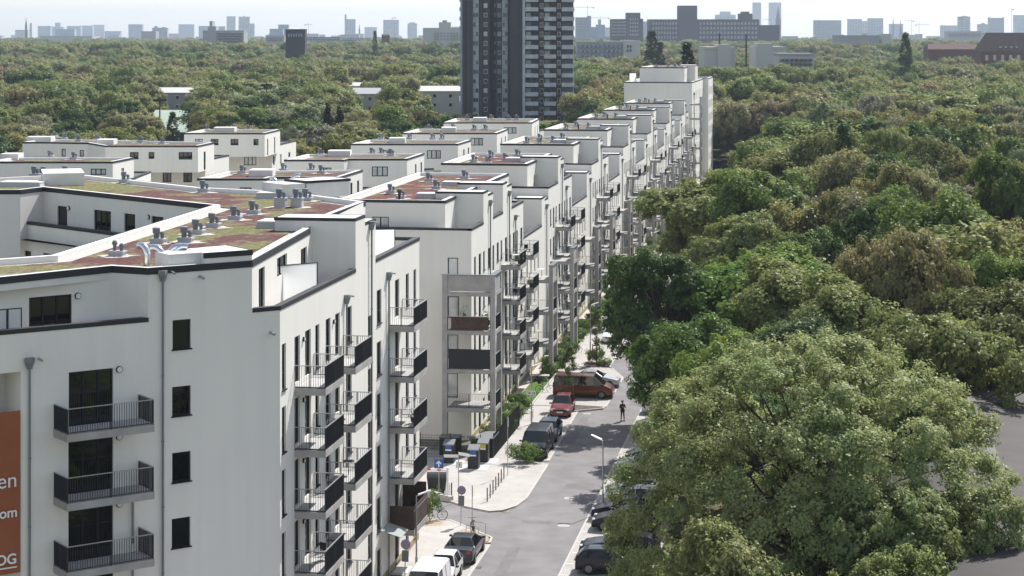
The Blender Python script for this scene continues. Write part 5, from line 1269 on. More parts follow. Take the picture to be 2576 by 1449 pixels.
PB = carpaint('paint_black', (.008, .010, .016)); PD = carpaint('paint_darkgrey', (.05, .055, .065), metal=.6); PW_ = carpaint('paint_white', (.74, .74, .74), metal=0.); PR = carpaint('paint_red', (.17, .028, .032)); PC = carpaint('paint_copper', (.125, .040, .020), metal=.5)
PS = carpaint('paint_silver', (.45, .46, .48), metal=.6); PBL = carpaint('paint_bluegrey', (.10, .13, .17), metal=.6)
def car(kind, paint, x, y, rz, label, cat='car', name='parked_car', use='', group=None, **kw):
    o = make_car((kind, name, use), paint, **kw); o.location = (x, y, .055); o.rotation_euler = (0, 0, rz); return tag(o, label, cat, group)
car('sedan', PD, -22.0, 120.3, 0, 'dark grey saloon with black rear window parked beside the sand bed at the kerb', L=4.85, W=1.88, H=1.44)
car('hatch', PW_, -22.25, 114.9, PI, 'small white hatchback facing the viewer behind the dark grey saloon', L=3.7, W=1.66, H=1.52)
car('van', PW_, -22.3, 110.2, PI, 'white delivery van cut by the bottom edge of the picture', 'van', 'parked_van', 'cargo', L=4.9, W=1.9, H=2.0)
car('van', PB, -21.9, 150.9, PI, 'black minivan facing the viewer behind a round bush', 'van', 'parked_van', L=5.1, W=1.95, H=1.92)
car('wagon', PBL, -21.9, 156.6, PI, 'blue grey car tucked behind the black minivan', L=4.4, W=1.8, H=1.45)
car('hatch', PR, -22.1, 167.0, PI, 'red hatchback facing the viewer in front of the copper van', L=4.05, W=1.7, H=1.6)
car('van', PC, -21.3, 175.2, -PI/2, 'copper orange minibus parked broadside across the bay', 'van', 'parked_van', L=5.3, W=1.98, H=2.0)
car('sedan', PS, -21.0, 180.6, -PI/2, 'silver white saloon parked beyond the copper minibus', L=4.7, W=1.85, H=1.44)
car('hatch', PW_, -22.2, 207.6, PI, 'white hatchback with plate visible, half under the dark maple', L=4.3, W=1.82, H=1.46)
car('hatch', PB, -22.2, 218.5, PI, 'dark car glimpsed through the dark maple behind the white hatchback', L=4.2, W=1.78, H=1.46)
car('wagon', PB, -12.6, 121.9, PI/2, 'long black estate car nosing out of the bays under the big pale tree', L=4.9, W=1.88, H=1.46)
car('hatch', PB, -12.6, 118.2, -PI/2, 'black hatchback with red tail lamps at the bottom edge under the big pale tree', L=4.4, W=1.8, H=1.46)
car('hatch', PB, -12.9, 128.6, PI/2, 'black car just behind the gap in the bays, nearest of two dark ones', L=4.3, W=1.8, H=1.46)
car('sedan', PB, -13.1, 131.4, PI/2, 'very dark blue saloon at the foot of the lamp post', L=4.6, W=1.84, H=1.42)
car('hatch', PW_, -13.0, 134.6, PI/2, 'white hatchback right behind the lamp post', L=4.3, W=1.8, H=1.46)
car('hatch', PS, -13.0, 137.3, PI/2, 'light silver hatchback second behind the lamp post', L=4.3, W=1.8, H=1.46)
car('sedan', PS, -13.1, 145.6, PI/2, 'silver saloon front showing beside the tree shadow', L=4.6, W=1.84, H=1.42)
car('hatch', PD, -12.8, 148.8, PI/2, 'dark grey car front showing behind the silver saloon', L=4.3, W=1.8, H=1.46)
car('wagon', PW_, -13.2, 168.6, PI/2, 'white car peeking from the leaves right of the person', L=4.6, W=1.84, H=1.46)
car('hatch', PBL, -13.2, 160.5, PI/2, 'blue grey car bonnet under the leaves below the person', L=4.3, W=1.8, H=1.46)
car('van', PW_, -22.0, 252.5, PI, 'white van roof gleaming through the trees at mid street', 'van', 'parked_van', 'cargo', L=5.2, W=1.95, H=2.2)
car('van', PW_, -22.0, 262.5, PI, 'second white van roof behind the one at mid street', 'van', 'parked_van', 'cargo', L=5.2, W=1.95, H=2.1)
car('wagon', PC, -22.0, 372, PI, 'orange and white car at the far end of the street', L=4.5, W=1.84, H=1.55)
car('van', PW_, -22.1, 381, PI, 'far white transporter behind the orange car at the street end', 'van', 'parked_van', L=6.2, W=2.0, H=2.4)

# ================================================================ street furniture
def lamp_post(x, y, h, rz, label):
    r = tag(empty('street_lamp', (x, y, .1), rz), label, 'street lamp', 'slim grey lamp posts')
    MB().tube([(0, 0, 0), (0, 0, 1.1), (0, 0, 1.12), (0, 0, h)], [.075, .075, .05, .04], 10).build('pole', M['galv'], r)
    a = MB().tube([(0, 0, h-.03), (.12, 0, h+.03), (.25, 0, h+.08)], .03, 8).build('arm', M['galv'], r)
    MB().add([(.1, -.12, h+.02), (.85, -.10, h+.28), (.85, .10, h+.28), (.1, .12, h+.02), (.1, -.12, h+.09), (.85, -.10, h+.34), (.85, .10, h+.34), (.1, .12, h+.09)], [(3,2,1,0),(4,5,6,7),(0,1,5,4),(1,2,6,5),(2,3,7,6),(3,0,4,7)]).build('lamp_head', M['whitep'], r)
    return r
lamp_post(-14.9, 133.1, 4.7, PI-.35, 'street lamp between the parked cars on the right with its head turned to the road')
lamp_post(-24.0, 115.4, 4.7, .3, 'nearest lamp post at the left edge of the pavement, head below the reed balcony')
lamp_post(-24.0, 161.8, 4.7, .35, 'lamp post carrying a small white arrow sign by the hedge')
lamp_post(-23.6, 199.5, 4.7, .35, 'lamp post on the pavement beside the staked young trees')
lamp_post(-23.7, 236., 4.7, .35, 'lamp post farther up the pavement next to the fourth balcony tower')
lamp_post(-23.7, 274., 4.7, .35, 'far lamp post where the trees close over the street')
pl_ = tag(empty('arrow_sign', (-24.0, 161.7, 2.5)), 'small white sign with black left arrow fixed to a lamp post', 'sign')
MB().box(-.38, -.09, 0, .38, -.07, .36).build('plate', M['whitep'], pl_)
MB().add([(-.26, -.1, .18), (-.14, -.1, .10), (-.14, -.1, .155), (-.02, -.1, .155), (-.02, -.1, .205), (-.14, -.1, .205), (-.14, -.1, .26)], [(0,1,2),(2,3,4,5),(0,2,5),(0,5,6)]).build('arrow', M['black'], pl_)
text_mesh('lettering', '10', .24, (-23.93, 161.595, 2.6), (1, 0, 0), (0, 0, 1), pl_, M['black'], align='LEFT')
for k in range(7):
    o = MB().box(-.035, -.035, 0, .035, .035, .95).build('bollard', M['rust']); o.location = (-23.0, 134.4+1.183*k, .1)
    tag(o, ['brown square steel bollard, nearest of the row on the plaza', 'brown square steel bollard, second nearest of the row', 'brown square steel bollard, third nearest of the row', 'brown square steel bollard in the middle of the row', 'brown square steel bollard, third from the far end of the row', 'brown square steel bollard, second from the far end of the row', 'brown square steel bollard, farthest of the row'][k], 'bollard', 'row of steel bollards on the plaza')
def post(x, y, h, name='sign_post', r=.03, z=.1): return empty(name, (x, y, z))
# street name sign with pedestrian plate
sp = tag(empty('street_name_sign', (-25.0, 134.4, .1)), 'grey post with two white street name plates and a small play street plate', 'street sign')
MB().tube([(0, 0, 0), (0, 0, 3.35)], .03, 8).build('pole', M['galv'], sp)
for (rz, name_, s0, s1) in ((.10, 'Lina-Baumann-Straße', -1.02, -.03), (-.55, 'Lina-Baumann-Straße', .03, 1.02)):
    d_ = Vector((math.cos(rz), math.sin(rz))); n_ = Vector((-d_.y, d_.x)); pz = 2.95 if s0 < 0 else 3.13
    pt = MB().obox((0, 0), d_, n_, s0, s1, -.012, .012, pz, pz+.20).build('name_plate', M['whitep'], sp)
    text_mesh('lettering', name_, .115, (-25.0+d_.x*(s0+.04)-n_.x*.03, 134.4+d_.y*(s0+.04)-n_.y*.03, pz+.1+.06), (d_.x, d_.y, 0), (0, 0, 1), pt, M['black'], align='LEFT')
    for o in pt.children: o.parent = pt; o.matrix_local = Matrix.Translation((-sp.location)) @ o.matrix_local
ps = MB().box(-.16, -.07, 2.25, .26, -.05, 2.68).build('pictogram_plate', M['fargrey'], sp); MB().box(-.13, -.075, 2.28, .23, -.071, 2.65).build('plate_face', M['whitep'], ps)
fg = MB(); fg.tube([(.08, -.08, 2.57), (.08, -.081, 2.60)], .022, 6); fg.tube([(.08, -.08, 2.56), (.07, -.08, 2.44), (.12, -.08, 2.34)], .014, 5); fg.tube([(.07, -.08, 2.44), (.02, -.08, 2.35)], .012, 5); fg.tube([(.0, -.08, 2.50), (.15, -.08, 2.52)], .011, 5); fg.build('figure', M['black'], ps)
# blue one-way arrow
bs = tag(empty('one_way_sign', (-26.3, 134.0, .1)), 'square blue sign with white upward arrow at the barrier', 'traffic sign')
MB().tube([(0, .03, 0), (0, .03, 2.9)], .03, 8).build('pole', M['galv'], bs)
b_ = MB().box(-.32, -.03, 2.25, .32, 0, 2.90).build('plate', M['blue'], bs); MB().box(-.3, -.033, 2.27, .3, -.0305, 2.88).build('border', M['blue'], b_)
MB().add([(0, -.04, 2.80), (-.2, -.04, 2.60), (-.13, -.04, 2.54), (-.045, -.04, 2.63), (-.045, -.04, 2.34), (.045, -.04, 2.34), (.045, -.04, 2.63), (.13, -.04, 2.54), (.2, -.04, 2.60)], [(0,1,2,3),(0,3,6),(3,4,5,6),(0,6,7,8)]).build('arrow', M['whitep'], b_)
# white gate post with red striped barrier
gp = tag(empty('barrier', (-25.9, 135.1, .1)), 'white barrier post with red and white boom beside the waste container', 'barrier')
MB().box(-.07, -.07, 0, .07, .07, 2.1).build('post', M['whitep'], gp); bo = MB().box(-2.3, -.03, 1.85, -.071, .03, 1.95).build('boom', M['whitep'], gp)
for k in range(3): MB().box(-.75-k*.75, -.034, 1.847, -.45-k*.75, .034, 1.953).build('red_band', M['red'], bo)
# no-stopping signs seen from behind
for x, y, h, lb in ((-23.6, 127.6, 2.6, 'round traffic sign seen from behind on a leaning post near the bicycles'), (-24.0, 112.0, 3.0, 'round traffic sign seen from behind above the white van')):
    r = tag(empty('round_sign', (x, y, .1)), lb, 'traffic sign'); r.rotation_euler = (0, .03, 0)
    MB().tube([(0, 0, 0), (0, 0, h)], .03, 8).build('pole', M['galv'], r); MB().tube([(0, -.03, h-.3), (0, -.045, h-.3)], .29, 24).build('disc', mat('sign_back', (.20, .17, .26), .5), r); MB().box(-.2, -.05, h-1.3, .2, -.03, h-.65).build('plate', M['panelgrey'], r)
for x, y, h, lb in ((-22.8, 127.4, 2.7, 'slim bare grey post beside the bicycle stands'), (-22.9, 142.6, 4.3, 'tall bare grey post at the far end of the bollard row')):
    r = tag(empty('signpost', (x, y, .1)), lb, 'post'); MB().tube([(0, 0, 0), (0, 0, h)], .03, 8).build('pole', M['galv'], r); MB().box(.03, -.01, h-.75, .06, .01, h-.1).build('edge_on_plate', M['whitep'], r)
# underground bins
def bin_(x, y, label, top):
    r = tag(empty('waste_inlet', (x, y, .1)), label, 'recycling bin', 'dark waste inlets on the plaza')
    MB().box(-1.05, -.75, 0, 1.05, 1.1, .03).build('base_plate', M['galvp'], r)
    b = MB().box(-.40, -.38, .03, .40, .42, 1.45); b.build('housing', M['bincol'], r, bevel=.02)
    c = MB(); c.add([(-.42, -.42, 1.38), (.42, -.42, 1.38), (.42, .45, 1.62), (-.42, .45, 1.62), (-.42, -.42, 1.46), (.42, -.42, 1.46), (.42, .45, 1.70), (-.42, .45, 1.70)], [(3,2,1,0),(4,5,6,7),(0,1,5,4),(1,2,6,5),(2,3,7,6),(3,0,4,7)]).build('lid', M['zinc'], r)
    MB().add([(-.22, -.43, 1.02), (.24, -.43, 1.02), (.24, -.385, 1.37), (-.22, -.385, 1.37)], [(0,1,2,3)]).build('label_panel', top, r); MB().add([(-.22, -.436, .98), (.24, -.436, .98), (.24, -.431, 1.08), (-.22, -.431, 1.08)], [(0,1,2,3)]).build('label_text_field', M['whitep'], r)
    return r
M['galvp'] = mat('steel_plate', (.55, .55, .54), .6); M['bincol'] = mat('bin_anthracite', (.014, .015, .018), .5)
M['yellowp'] = mat('label_yellow', (.6, .45, .05), .5)
bin_(-27.9, 146.2, 'dark waste inlet with blue label, farthest left on the plaza', M['blue']); bin_(-25.75, 144.6, 'dark waste inlet with blue label standing in front of the yellow labelled one', M['blue']); bin_(-25.45, 147.0, 'dark waste inlet with red and yellow label', M['yellowp'])
# large container
dc = tag(empty('waste_container', (-27.0, 136.9, .1), .15), 'black wheeled waste container with rounded lid behind the barrier', 'waste container')
m = MB(); m.add([(-.60, -.5, .18), (.60, -.5, .18), (.60, .45, .18), (-.60, .45, .18), (-.68, -.55, 1.05), (.68, -.55, 1.05), (.68, .5, 1.05), (-.68, .5, 1.05)], [(3,2,1,0),(4,5,6,7),(0,1,5,4),(1,2,6,5),(2,3,7,6),(3,0,4,7)]); m.build('bin_body', M['bincol'], dc)
m = MB(); pr_ = [(-.55+1.05*k/8, 1.05+.33*math.sin(PI*k/8)) for k in range(9)]; m.v = [(-.70, y, z) for y, z in pr_]+[(.70, y, z) for y, z in pr_]; m.f = [(k, k+1, 9+k+1, 9+k) for k in range(8)]+[tuple(range(9))[::-1], tuple(range(9, 18))]; m.build('lid', M['black'], dc)
for x in (-.5, .5):
    for y in (-.4, .38): MB().tube([(x-.03, y, .09), (x+.03, y, .09)], .09, 12).build('wheel', M['tyre'], dc)
# waste housings
for x, y, sx, sy, h, lb in ((-25.6, 149.6, 1.3, 2.6, 1.45, 'dark slatted bin shed with pale lid next to the mesh fence'), (-28.4, 149.3, 1.5, 1.2, 1.35, 'dark slatted bin shed in the shade under the balcony tower')):
    r = tag(empty('bin_shed', (x, y, .1)), lb, 'bin shed'); m = MB()
    for k in range(9): m.box(-sx/2, -sy/2, .02+k*h/9, sx/2, sy/2, (k+.86)*h/9)
    m.build('slatted_wall', M['bincol'], r); MB().box(-sx/2-.05, -sy/2-.05, h+.001, sx/2+.05, sy/2+.05, h+.05).build('lid', M['zinc'], r)
# fences
def fence(A, B, h, label, n, m_='cloth_dark', dense=True):
    A, B = Vector(A), Vector(B); L = (B-A).length; d_ = (B-A).normalized(); n_ = Vector((-d_.y, d_.x)); r = tag(empty('mesh_fence', (A.x, A.y, 0)), label, 'fence')
    for k in range(n+1): MB().obox((0, 0), d_, n_, L*k/n-.03, L*k/n+.03, -.03, .03, 0, h+.08).build('post', M['dark'], r)
    m = MB()
    for k in range(int(h/.2)): m.obox((0, 0), d_, n_, 0, L, -.010, .010, .1+k*.2, .1+k*.2+.014)
    for k in range(int(L/(.06 if dense else .12))): s = k*(.06 if dense else .12); m.obox((0, 0), d_, n_, s, s+.010, -.012, .012, .05, h)
    m.build('mesh_panel', M['dark'], r); return r
fence((-24.95, 148.6), (-24.9, 161.0), 1.85, 'dark double bar mesh fence running beside the pavement and hedge', 5)
fence((-30.5, 148.2), (-25.9, 148.3), 1.8, 'dark mesh fence in front of the shaded bin sheds', 2, dense=False)
fence((-26.3, 135.6), (-25.6, 135.0), 1.1, 'short mesh fence piece beside the black waste container', 1, dense=False)
w_ = tag(empty('low_wall', (-28, 136.6, 0)), 'low pale block wall edging the plaza behind the bicycles', 'wall'); 
A_ = Vector((-31, 137.9)); B_ = Vector((-25.4, 134.3)); d_ = (B_-A_).normalized(); m = MB()
for k in range(6): m.obox(A_, d_, (-d_.y, d_.x), k*1.1, k*1.1+1.085, -.16, .16, 0, .45-.06*max(0, k-4))
o = m.build('block_course', M['kerb'], w_); o.location = -w_.location
# barrier tape
m = MB(); pts = [(-29.6, 150.6, 1.25), (-27.6, 150.9, 1.05), (-26, 150.9, 1.1), (-24.95, 151.2, 1.3)]
tp = tag(empty('barrier_tape', (-29.6, 150.6, 0)), 'red and white barrier tape strung past the foot of the balcony tower', 'barrier tape')
for i in range(3):
    a, b = Vector(pts[i]), Vector(pts[i+1])
    for k in range(8):
        p, q = a.lerp(b, k/8), a.lerp(b, (k+1)/8); mm = MB().add([(p.x, p.y, p.z), (q.x, q.y, q.z), (q.x, q.y, q.z+.07), (p.x, p.y, p.z+.07)], [(0,1,2,3)])
        o = mm.build('tape_segment', M['red' if k % 2 else 'whitep'], tp); o.location = -tp.location
# bicycles
def make_bike(label, x, y, rz, tint='dark', seat_box=False, z=.1):
    r = tag(empty('bicycle', (x, y, z), rz), label, 'bicycle'); R0 = .34
    for yy in (-.52, .52):
        m = MB(); P_ = [(0, yy+R0*math.cos(a*PI/9), R0+R0*math.sin(a*PI/9)) for a in range(19)]; m.tube(P_, .022, 6, caps=False); w_ = m.build('wheel', M['tyre'], r)
        m = MB()
        for a in range(8): m.tube([(0, yy, R0), (0, yy+R0*math.cos(a*PI/4), R0+R0*math.sin(a*PI/4))], .004, 4)
        m.build('spokes', M['rim'], w_)
    m = MB(); bb = (0, -.08, .28); se = (0, -.2, .80); hd = (0, .36, .78)
    for a, b in ((bb, se), (se, hd), (bb, hd), ((0, .36, .86), (0, .40, .62)), ((0, .40, .62), (0, .52, .34)), (bb, (0, -.52, .34)), (se, (0, -.52, .34))): m.tube([a, b], .018, 6)
    m.build('bike_frame', M[tint], r); m = MB(); m.tube([(0, .33, .86), (0, .33, .98)], .015, 6); m.tube([(-.28, .26, 1.02), (-.1, .35, .99), (.1, .35, .99), (.28, .26, 1.02)], .015, 6); m.build('handlebar', M['dark'], r)
    m = MB(); m.tube([(0, -.2, .8), (0, -.23, .92)], .014, 6); m.box(-.07, -.36, .92, .07, -.1, .97); m.build('saddle', M['black'], r)
    m = MB(); m.tube([(.0, -.08, .28), (.08, -.02, .16)], .012, 5); m.tube([(0, -.08, .28), (-.08, -.14, .40)], .012, 5); m.build('pedals', M['dark'], r)
    if seat_box: m = MB(); m.add([(-.17, -.62, .85), (.17, -.62, .85), (.17, -.30, .85), (-.17, -.30, .85), (-.19, -.85, 1.55), (.19, -.85, 1.55), (.17, -.68, 1.55), (-.17, -.68, 1.55)], [(3,2,1,0),(4,5,6,7),(0,1,5,4),(1,2,6,5),(2,3,7,6),(3,0,4,7)]); m.build('child_seat', M['black'], r)
    return r
make_bike('grey bicycle with tall black child seat leaning on the planting bed by the corner', -25.5, 128.6, -1.1, 'galv', True); make_bike('dark bicycle locked at the low steel hoops on the sand bed', -22.4, 125.4, .35)
make_bike('bicycle with dark child seat beside the hedge near the copper minibus', -25.0, 176.6, -1.3, 'rust', True, .02)
for k in range(3): make_bike(['first', 'second', 'third'][k]+' bicycle in the stand between the hedge and the second balcony tower', -25.2-.35*k, 199.+1.1*k, -1.2, ['dark', 'galv', 'dark'][k], z=.02)
def hoop(x, y, rz, label):
    r = MB(); P_ = [(0, -.42, 0), (0, -.42, .62)]+[(0, -.42+.14*(1-math.cos(a*PI/8)), .62+.14*math.sin(a*PI/8)) for a in range(1, 5)]+[(0, .42-.14*(1-math.cos(a*PI/8)), .62+.14*math.sin(a*PI/8)) for a in range(4, 0, -1)]+[(0, .42, .62), (0, .42, 0)]
    o = r.tube(P_, .024, 8).build('bicycle_stand', M['galv']); o.location = (x, y, .1); o.rotation_euler = (0, 0, rz); tag(o, label, 'bicycle stand', 'steel hoop bicycle stands')
hoop(-22.3, 124.6, 1.35, 'steel hoop stand on the sand bed nearest the saloon'); hoop(-22.0, 125.6, 1.35, 'steel hoop stand on the sand bed next to the dark bicycle'); hoop(-24.7, 163.4, 1.4, 'steel hoop stand at the end of the mesh fence'); hoop(-24.7, 164.6, 1.4, 'second steel hoop stand past the end of the mesh fence')
# benches in the gardens
for x, y, lb in ((-26.4, 183.0, 'small pale concrete slab bench in the garden before the second balcony tower'), (-26.6, 194.0, 'pale concrete light well cover in the lawn past the second balcony tower')):
    r = tag(empty('slab_bench', (x, y, 0)), lb, 'bench'); MB().box(-.9, -.4, .42, .9, .4, .52).build('slab', M['kerb'], r); MB().box(-.7, -.3, 0, -.5, .3, .42).build('leg', M['kerb'], r); MB().box(.5, -.3, 0, .7, .3, .42).build('leg', M['kerb'], r)
# light-well covers and grass patches at the near facade
for y in (108.5, 112.0, 115.6):
    o = MB().box(-25.5, y, .1, -24.6, y+1.6, .13).build('light_well_grate', M['galvp']); o['kind'] = 'structure'
for y in (110.3, 113.8):
    o = MB().box(-25.5, y, .1, -24.7, y+1.4, .125).build('lawn_patch', M['grass']); o['kind'] = 'structure'

# ================================================================ person
def person(x, y, rz, label):
    r = tag(empty('person', (x, y, .012), rz), label, 'person')
    V = [(0, 0, .93), (.09, 0, .88), (.105, .01, .50), (.12, -.02, .09), (.13, .10, .04), (-.09, 0, .88), (-.115, .02, .50), (-.15, .02, .09), (-.16, .14, .04), (0, 0, 1.10), (0, .01, 1.32), (0, .01, 1.43), (0, .03, 1.52), (0, .035, 1.62),
         (.17, 0, 1.37), (.24, .03, 1.10), (.10, .24, 1.22), (.05, .27, 1.27), (-.17, 0, 1.37), (-.24, .03, 1.11), (-.12, .24, 1.18), (-.06, .27, 1.22)]
    E_ = [(0,1),(1,2),(2,3),(3,4),(0,5),(5,6),(6,7),(7,8),(0,9),(9,10),(10,11),(11,12),(12,13),(10,14),(14,15),(15,16),(16,17),(10,18),(18,19),(19,20),(20,21)]
    RR = [.135, .095, .06, .045, .04, .095, .06, .045, .04, .125, .135, .055, .085, .075, .065, .05, .036, .03, .065, .05, .036, .03]
    def skin(name, V, E_, RR, m_, sub=1):
        me = bpy.data.meshes.new(name); me.from_pydata(V, E_, []); me.materials.append(m_); o = bpy.data.objects.new(name, me); col.objects.link(o); o.parent = r
        sk = o.modifiers.new('s', 'SKIN'); sk.use_smooth_shade = True
        for i, q in enumerate(me.skin_vertices[0].data): q.radius = (RR[i], RR[i]*.85); q.use_root = (i == 0)
        o.modifiers.new('u', 'SUBSURF').levels = sub; o.modifiers['u'].render_levels = sub; return o
    skinm = mat('skin', (.42, .24, .17), .6)
    skin('body', V, E_, RR, skinm, 2)
    cl = mat('dark_clothes', (.014, .013, .017), .9); cl2 = mat('tights', (.05, .02, .03), .9)
    skin('coat', [(0, 0, .80), (0, 0, 1.05), (0, .0, 1.22), (0, .005, 1.38), (.17, 0, 1.37), (.245, .03, 1.10), (.12, .22, 1.20), (-.17, 0, 1.37), (-.245, .03, 1.11), (-.135, .22, 1.17)], [(0,1),(1,2),(2,3),(3,4),(4,5),(5,6),(3,7),(7,8),(8,9)], [.17, .155, .155, .12, .082, .065, .05, .082, .065, .05], cl, 2)
    skin('trousers', [(0, 0, .90), (.09, 0, .86), (.105, .01, .50), (.12, -.02, .14), (-.09, 0, .86), (-.115, .02, .50), (-.15, .02, .14)], [(0,1),(1,2),(2,3),(0,4),(4,5),(5,6)], [.15, .108, .072, .056, .108, .072, .056], cl2, 2)
    skin('hair', [(0, .0, 1.62), (0, -.01, 1.70), (0, -.04, 1.52)], [(0,1),(0,2)], [.098, .07, .06], mat('hair', (.02, .012, .01), .8), 2)
    for s in (1, -1):
        MB().box(s*.13-.045, -.06, 0, s*.13+.045, .20, .09).build('shoe', M['black'], r, bevel=.02)
        hd = Vector((.04*s, .275, 1.25)); m = MB(); m.lathe([(.01, -.05), (.038, -.03), (.036, .03), (.01, .045)], tuple(hd), 8)
        for k in range(4): a = Vector((hd.x+s*.02, hd.y+.01, hd.z+.03-.018*k)); m.tube([a, a+Vector((-s*.01, .03, .01)), a+Vector((-s*.045, .035, .02+.004*k))], [.009, .008, .007], 6)
        m.tube([hd+Vector((0, -.01, .03)), hd+Vector((-s*.02, .01, .07))], [.010, .008], 6)
        m.build('hand', skinm, r, smooth=True)
    MB().box(-.035, .30, 1.24, .035, .31, 1.38).build('phone', M['black'], r)
    fc = MB(); fc.tube([(-.03, .112, 1.625), (-.03, .118, 1.625)], .010, 6); fc.tube([(.03, .112, 1.625), (.03, .118, 1.625)], .010, 6); fc.tube([(0, .10, 1.61), (0, .128, 1.585)], .012, 6); fc.tube([(-.022, .11, 1.555), (.022, .11, 1.555)], .006, 5); fc.build('face', mat('face_features', (.12, .05, .04), .6), r)
    return r
person(-16.8, 164.7, PI+.5, 'person in dark coat standing on the road holding up a phone')

# ================================================================ things standing on balconies
def potted(x, y, z, label, s=1.):
    r = tag(empty('potted_plant', (x, y, z), x*3), label, 'potted plant'); MB().lathe([(.13*s, 0), (.18*s, .28*s), (.19*s, .3*s)], n=12).build('pot', M['rust'], r); m = MB(); q_ = random.Random(int(y*10))
    for k in range(60):
        a = Vector((q_.gauss(0, .14*s), q_.gauss(0, .14*s), .32*s+abs(q_.gauss(0, .26*s)))); d_ = Vector((q_.uniform(-1, 1), q_.uniform(-1, 1), q_.uniform(-.3, .6))).normalized()*.09*s; e_ = d_.cross(Vector((0, 0, 1))).normalized()*.04*s
        m.add([a-d_, a-e_, a+d_, a+e_], [(0,1,2,3)])
    m.build('foliage', M['grass'], r)
def chair(x, y, z, rz, label, m_='dark'):
    r = tag(empty('folding_chair', (x, y, z), rz), label, 'chair'); m = MB().box(-.21, -.2, .43, .21, .2, .46); m.build('seat', M[m_], r); MB().box(-.21, .18, .5, .21, .21, .88).build('backrest', M[m_], r)
    for a_ in (-.19, .19):
        for b_ in (-.18, .19): MB().tube([(a_, b_, 0), (a_, -b_*.4, .44)], .012, 5).build('leg', M['dark'], r)
def table(x, y, z, label, m_='whitep'):
    r = tag(empty('balcony_table', (x, y, z)), label, 'table'); MB().lathe([(.32, .70), (.32, .73)], n=18).build('table_top', M[m_], r); MB().tube([(0, 0, 0), (0, 0, .7)], .025, 8).build('leg', M['dark'], r)
potted(-26.4, 171.0, 12.2, 'potted plant on the top balcony of the first cantilever stack', 1.2); chair(-26.9, 170.4, 12.2, 2., 'folding chair on the top balcony of the first cantilever stack'); table(-26.8, 171.4, 12.2, 'round white table on the top balcony of the first cantilever stack')
chair(-26.8, 178.4, 12.2, 1., 'dark chair on the top balcony of the second cantilever stack'); potted(-26.3, 180.2, 12.2, 'plant pot in the corner of the top balcony of the second cantilever stack'); potted(-26.5, 178.6, 9.2, 'large leafy pot on the second highest balcony of the second stack', 1.3)
table(-26.8, 179.6, 6.2, 'white table on the third highest balcony of the second stack'); chair(-26.7, 170.6, 9.2, .4, 'chair on the second highest balcony of the first stack'); potted(-26.3, 172.3, 6.2, 'flower pot on the third highest balcony of the first stack', 1.1)
potted(-28.4, 154.4, 9.15, 'tall bamboo pot behind the reed mat of the balcony tower', 1.6); potted(-26.6, 154.6, 9.15, 'bushy pot beside the rear pier behind the reed mat', 1.5); chair(-27.4, 153.4, 6.15, 3., 'dark chair behind the fabric screen of the balcony tower')
chair(-26.9, 205.4, 12.2, 1.2, 'wooden chair on the upper balcony near the second roof', 'slat'); potted(-26.4, 206.6, 12.2, 'green pot on the upper balcony near the second roof', 1.3); table(-26.7, 186.6, 9.2, 'table under the parapet of the second balcony tower')
potted(-24.4, 116.4, 8.95, 'small pot on the middle corner balcony of the near block'); table(-24.9, 102.2, 8.9, 'small table on a street balcony of the near block', 'dark'); chair(-24.7, 96.6, 5.9, 2.6, 'lone dark chair on a low street balcony of the near block')
# ================================================================ trees
rng = np.random.default_rng(11)
def leaf_mesh(name, C, Nrm, size, m_, aspect=.75, fold=False):
    """one small quad per leaf, numpy built"""
    n = len(C); a = rng.normal(size=(n, 3)); Nn = Nrm/np.linalg.norm(Nrm, axis=1, keepdims=True)
    t = np.cross(Nn, a); t /= np.linalg.norm(t, axis=1, keepdims=True)+1e-9; b = np.cross(Nn, t)
    s = (size*rng.uniform(.6, 1.35, n))[:, None]
    v = np.stack([C-t*s*.5, C-b*s*.5*aspect, C+t*s*.5, C+b*s*.5*aspect], 1)
    v[:, 2] += Nn*s*.12
    V = v.reshape(-1, 3).astype(np.float32); me = bpy.data.meshes.new(name)
    me.vertices.add(4*n); me.vertices.foreach_set('co', V.ravel()); me.loops.add(4*n); me.loops.foreach_set('vertex_index', np.arange(4*n, dtype=np.int32))
    me.polygons.add(n); me.polygons.foreach_set('loop_start', np.arange(0, 4*n, 4, dtype=np.int32))
    try: me.polygons.foreach_set('loop_total', np.full(n, 4, dtype=np.int32))
    except Exception: pass
    me.update(calc_edges=True); me.materials.append(m_); return me
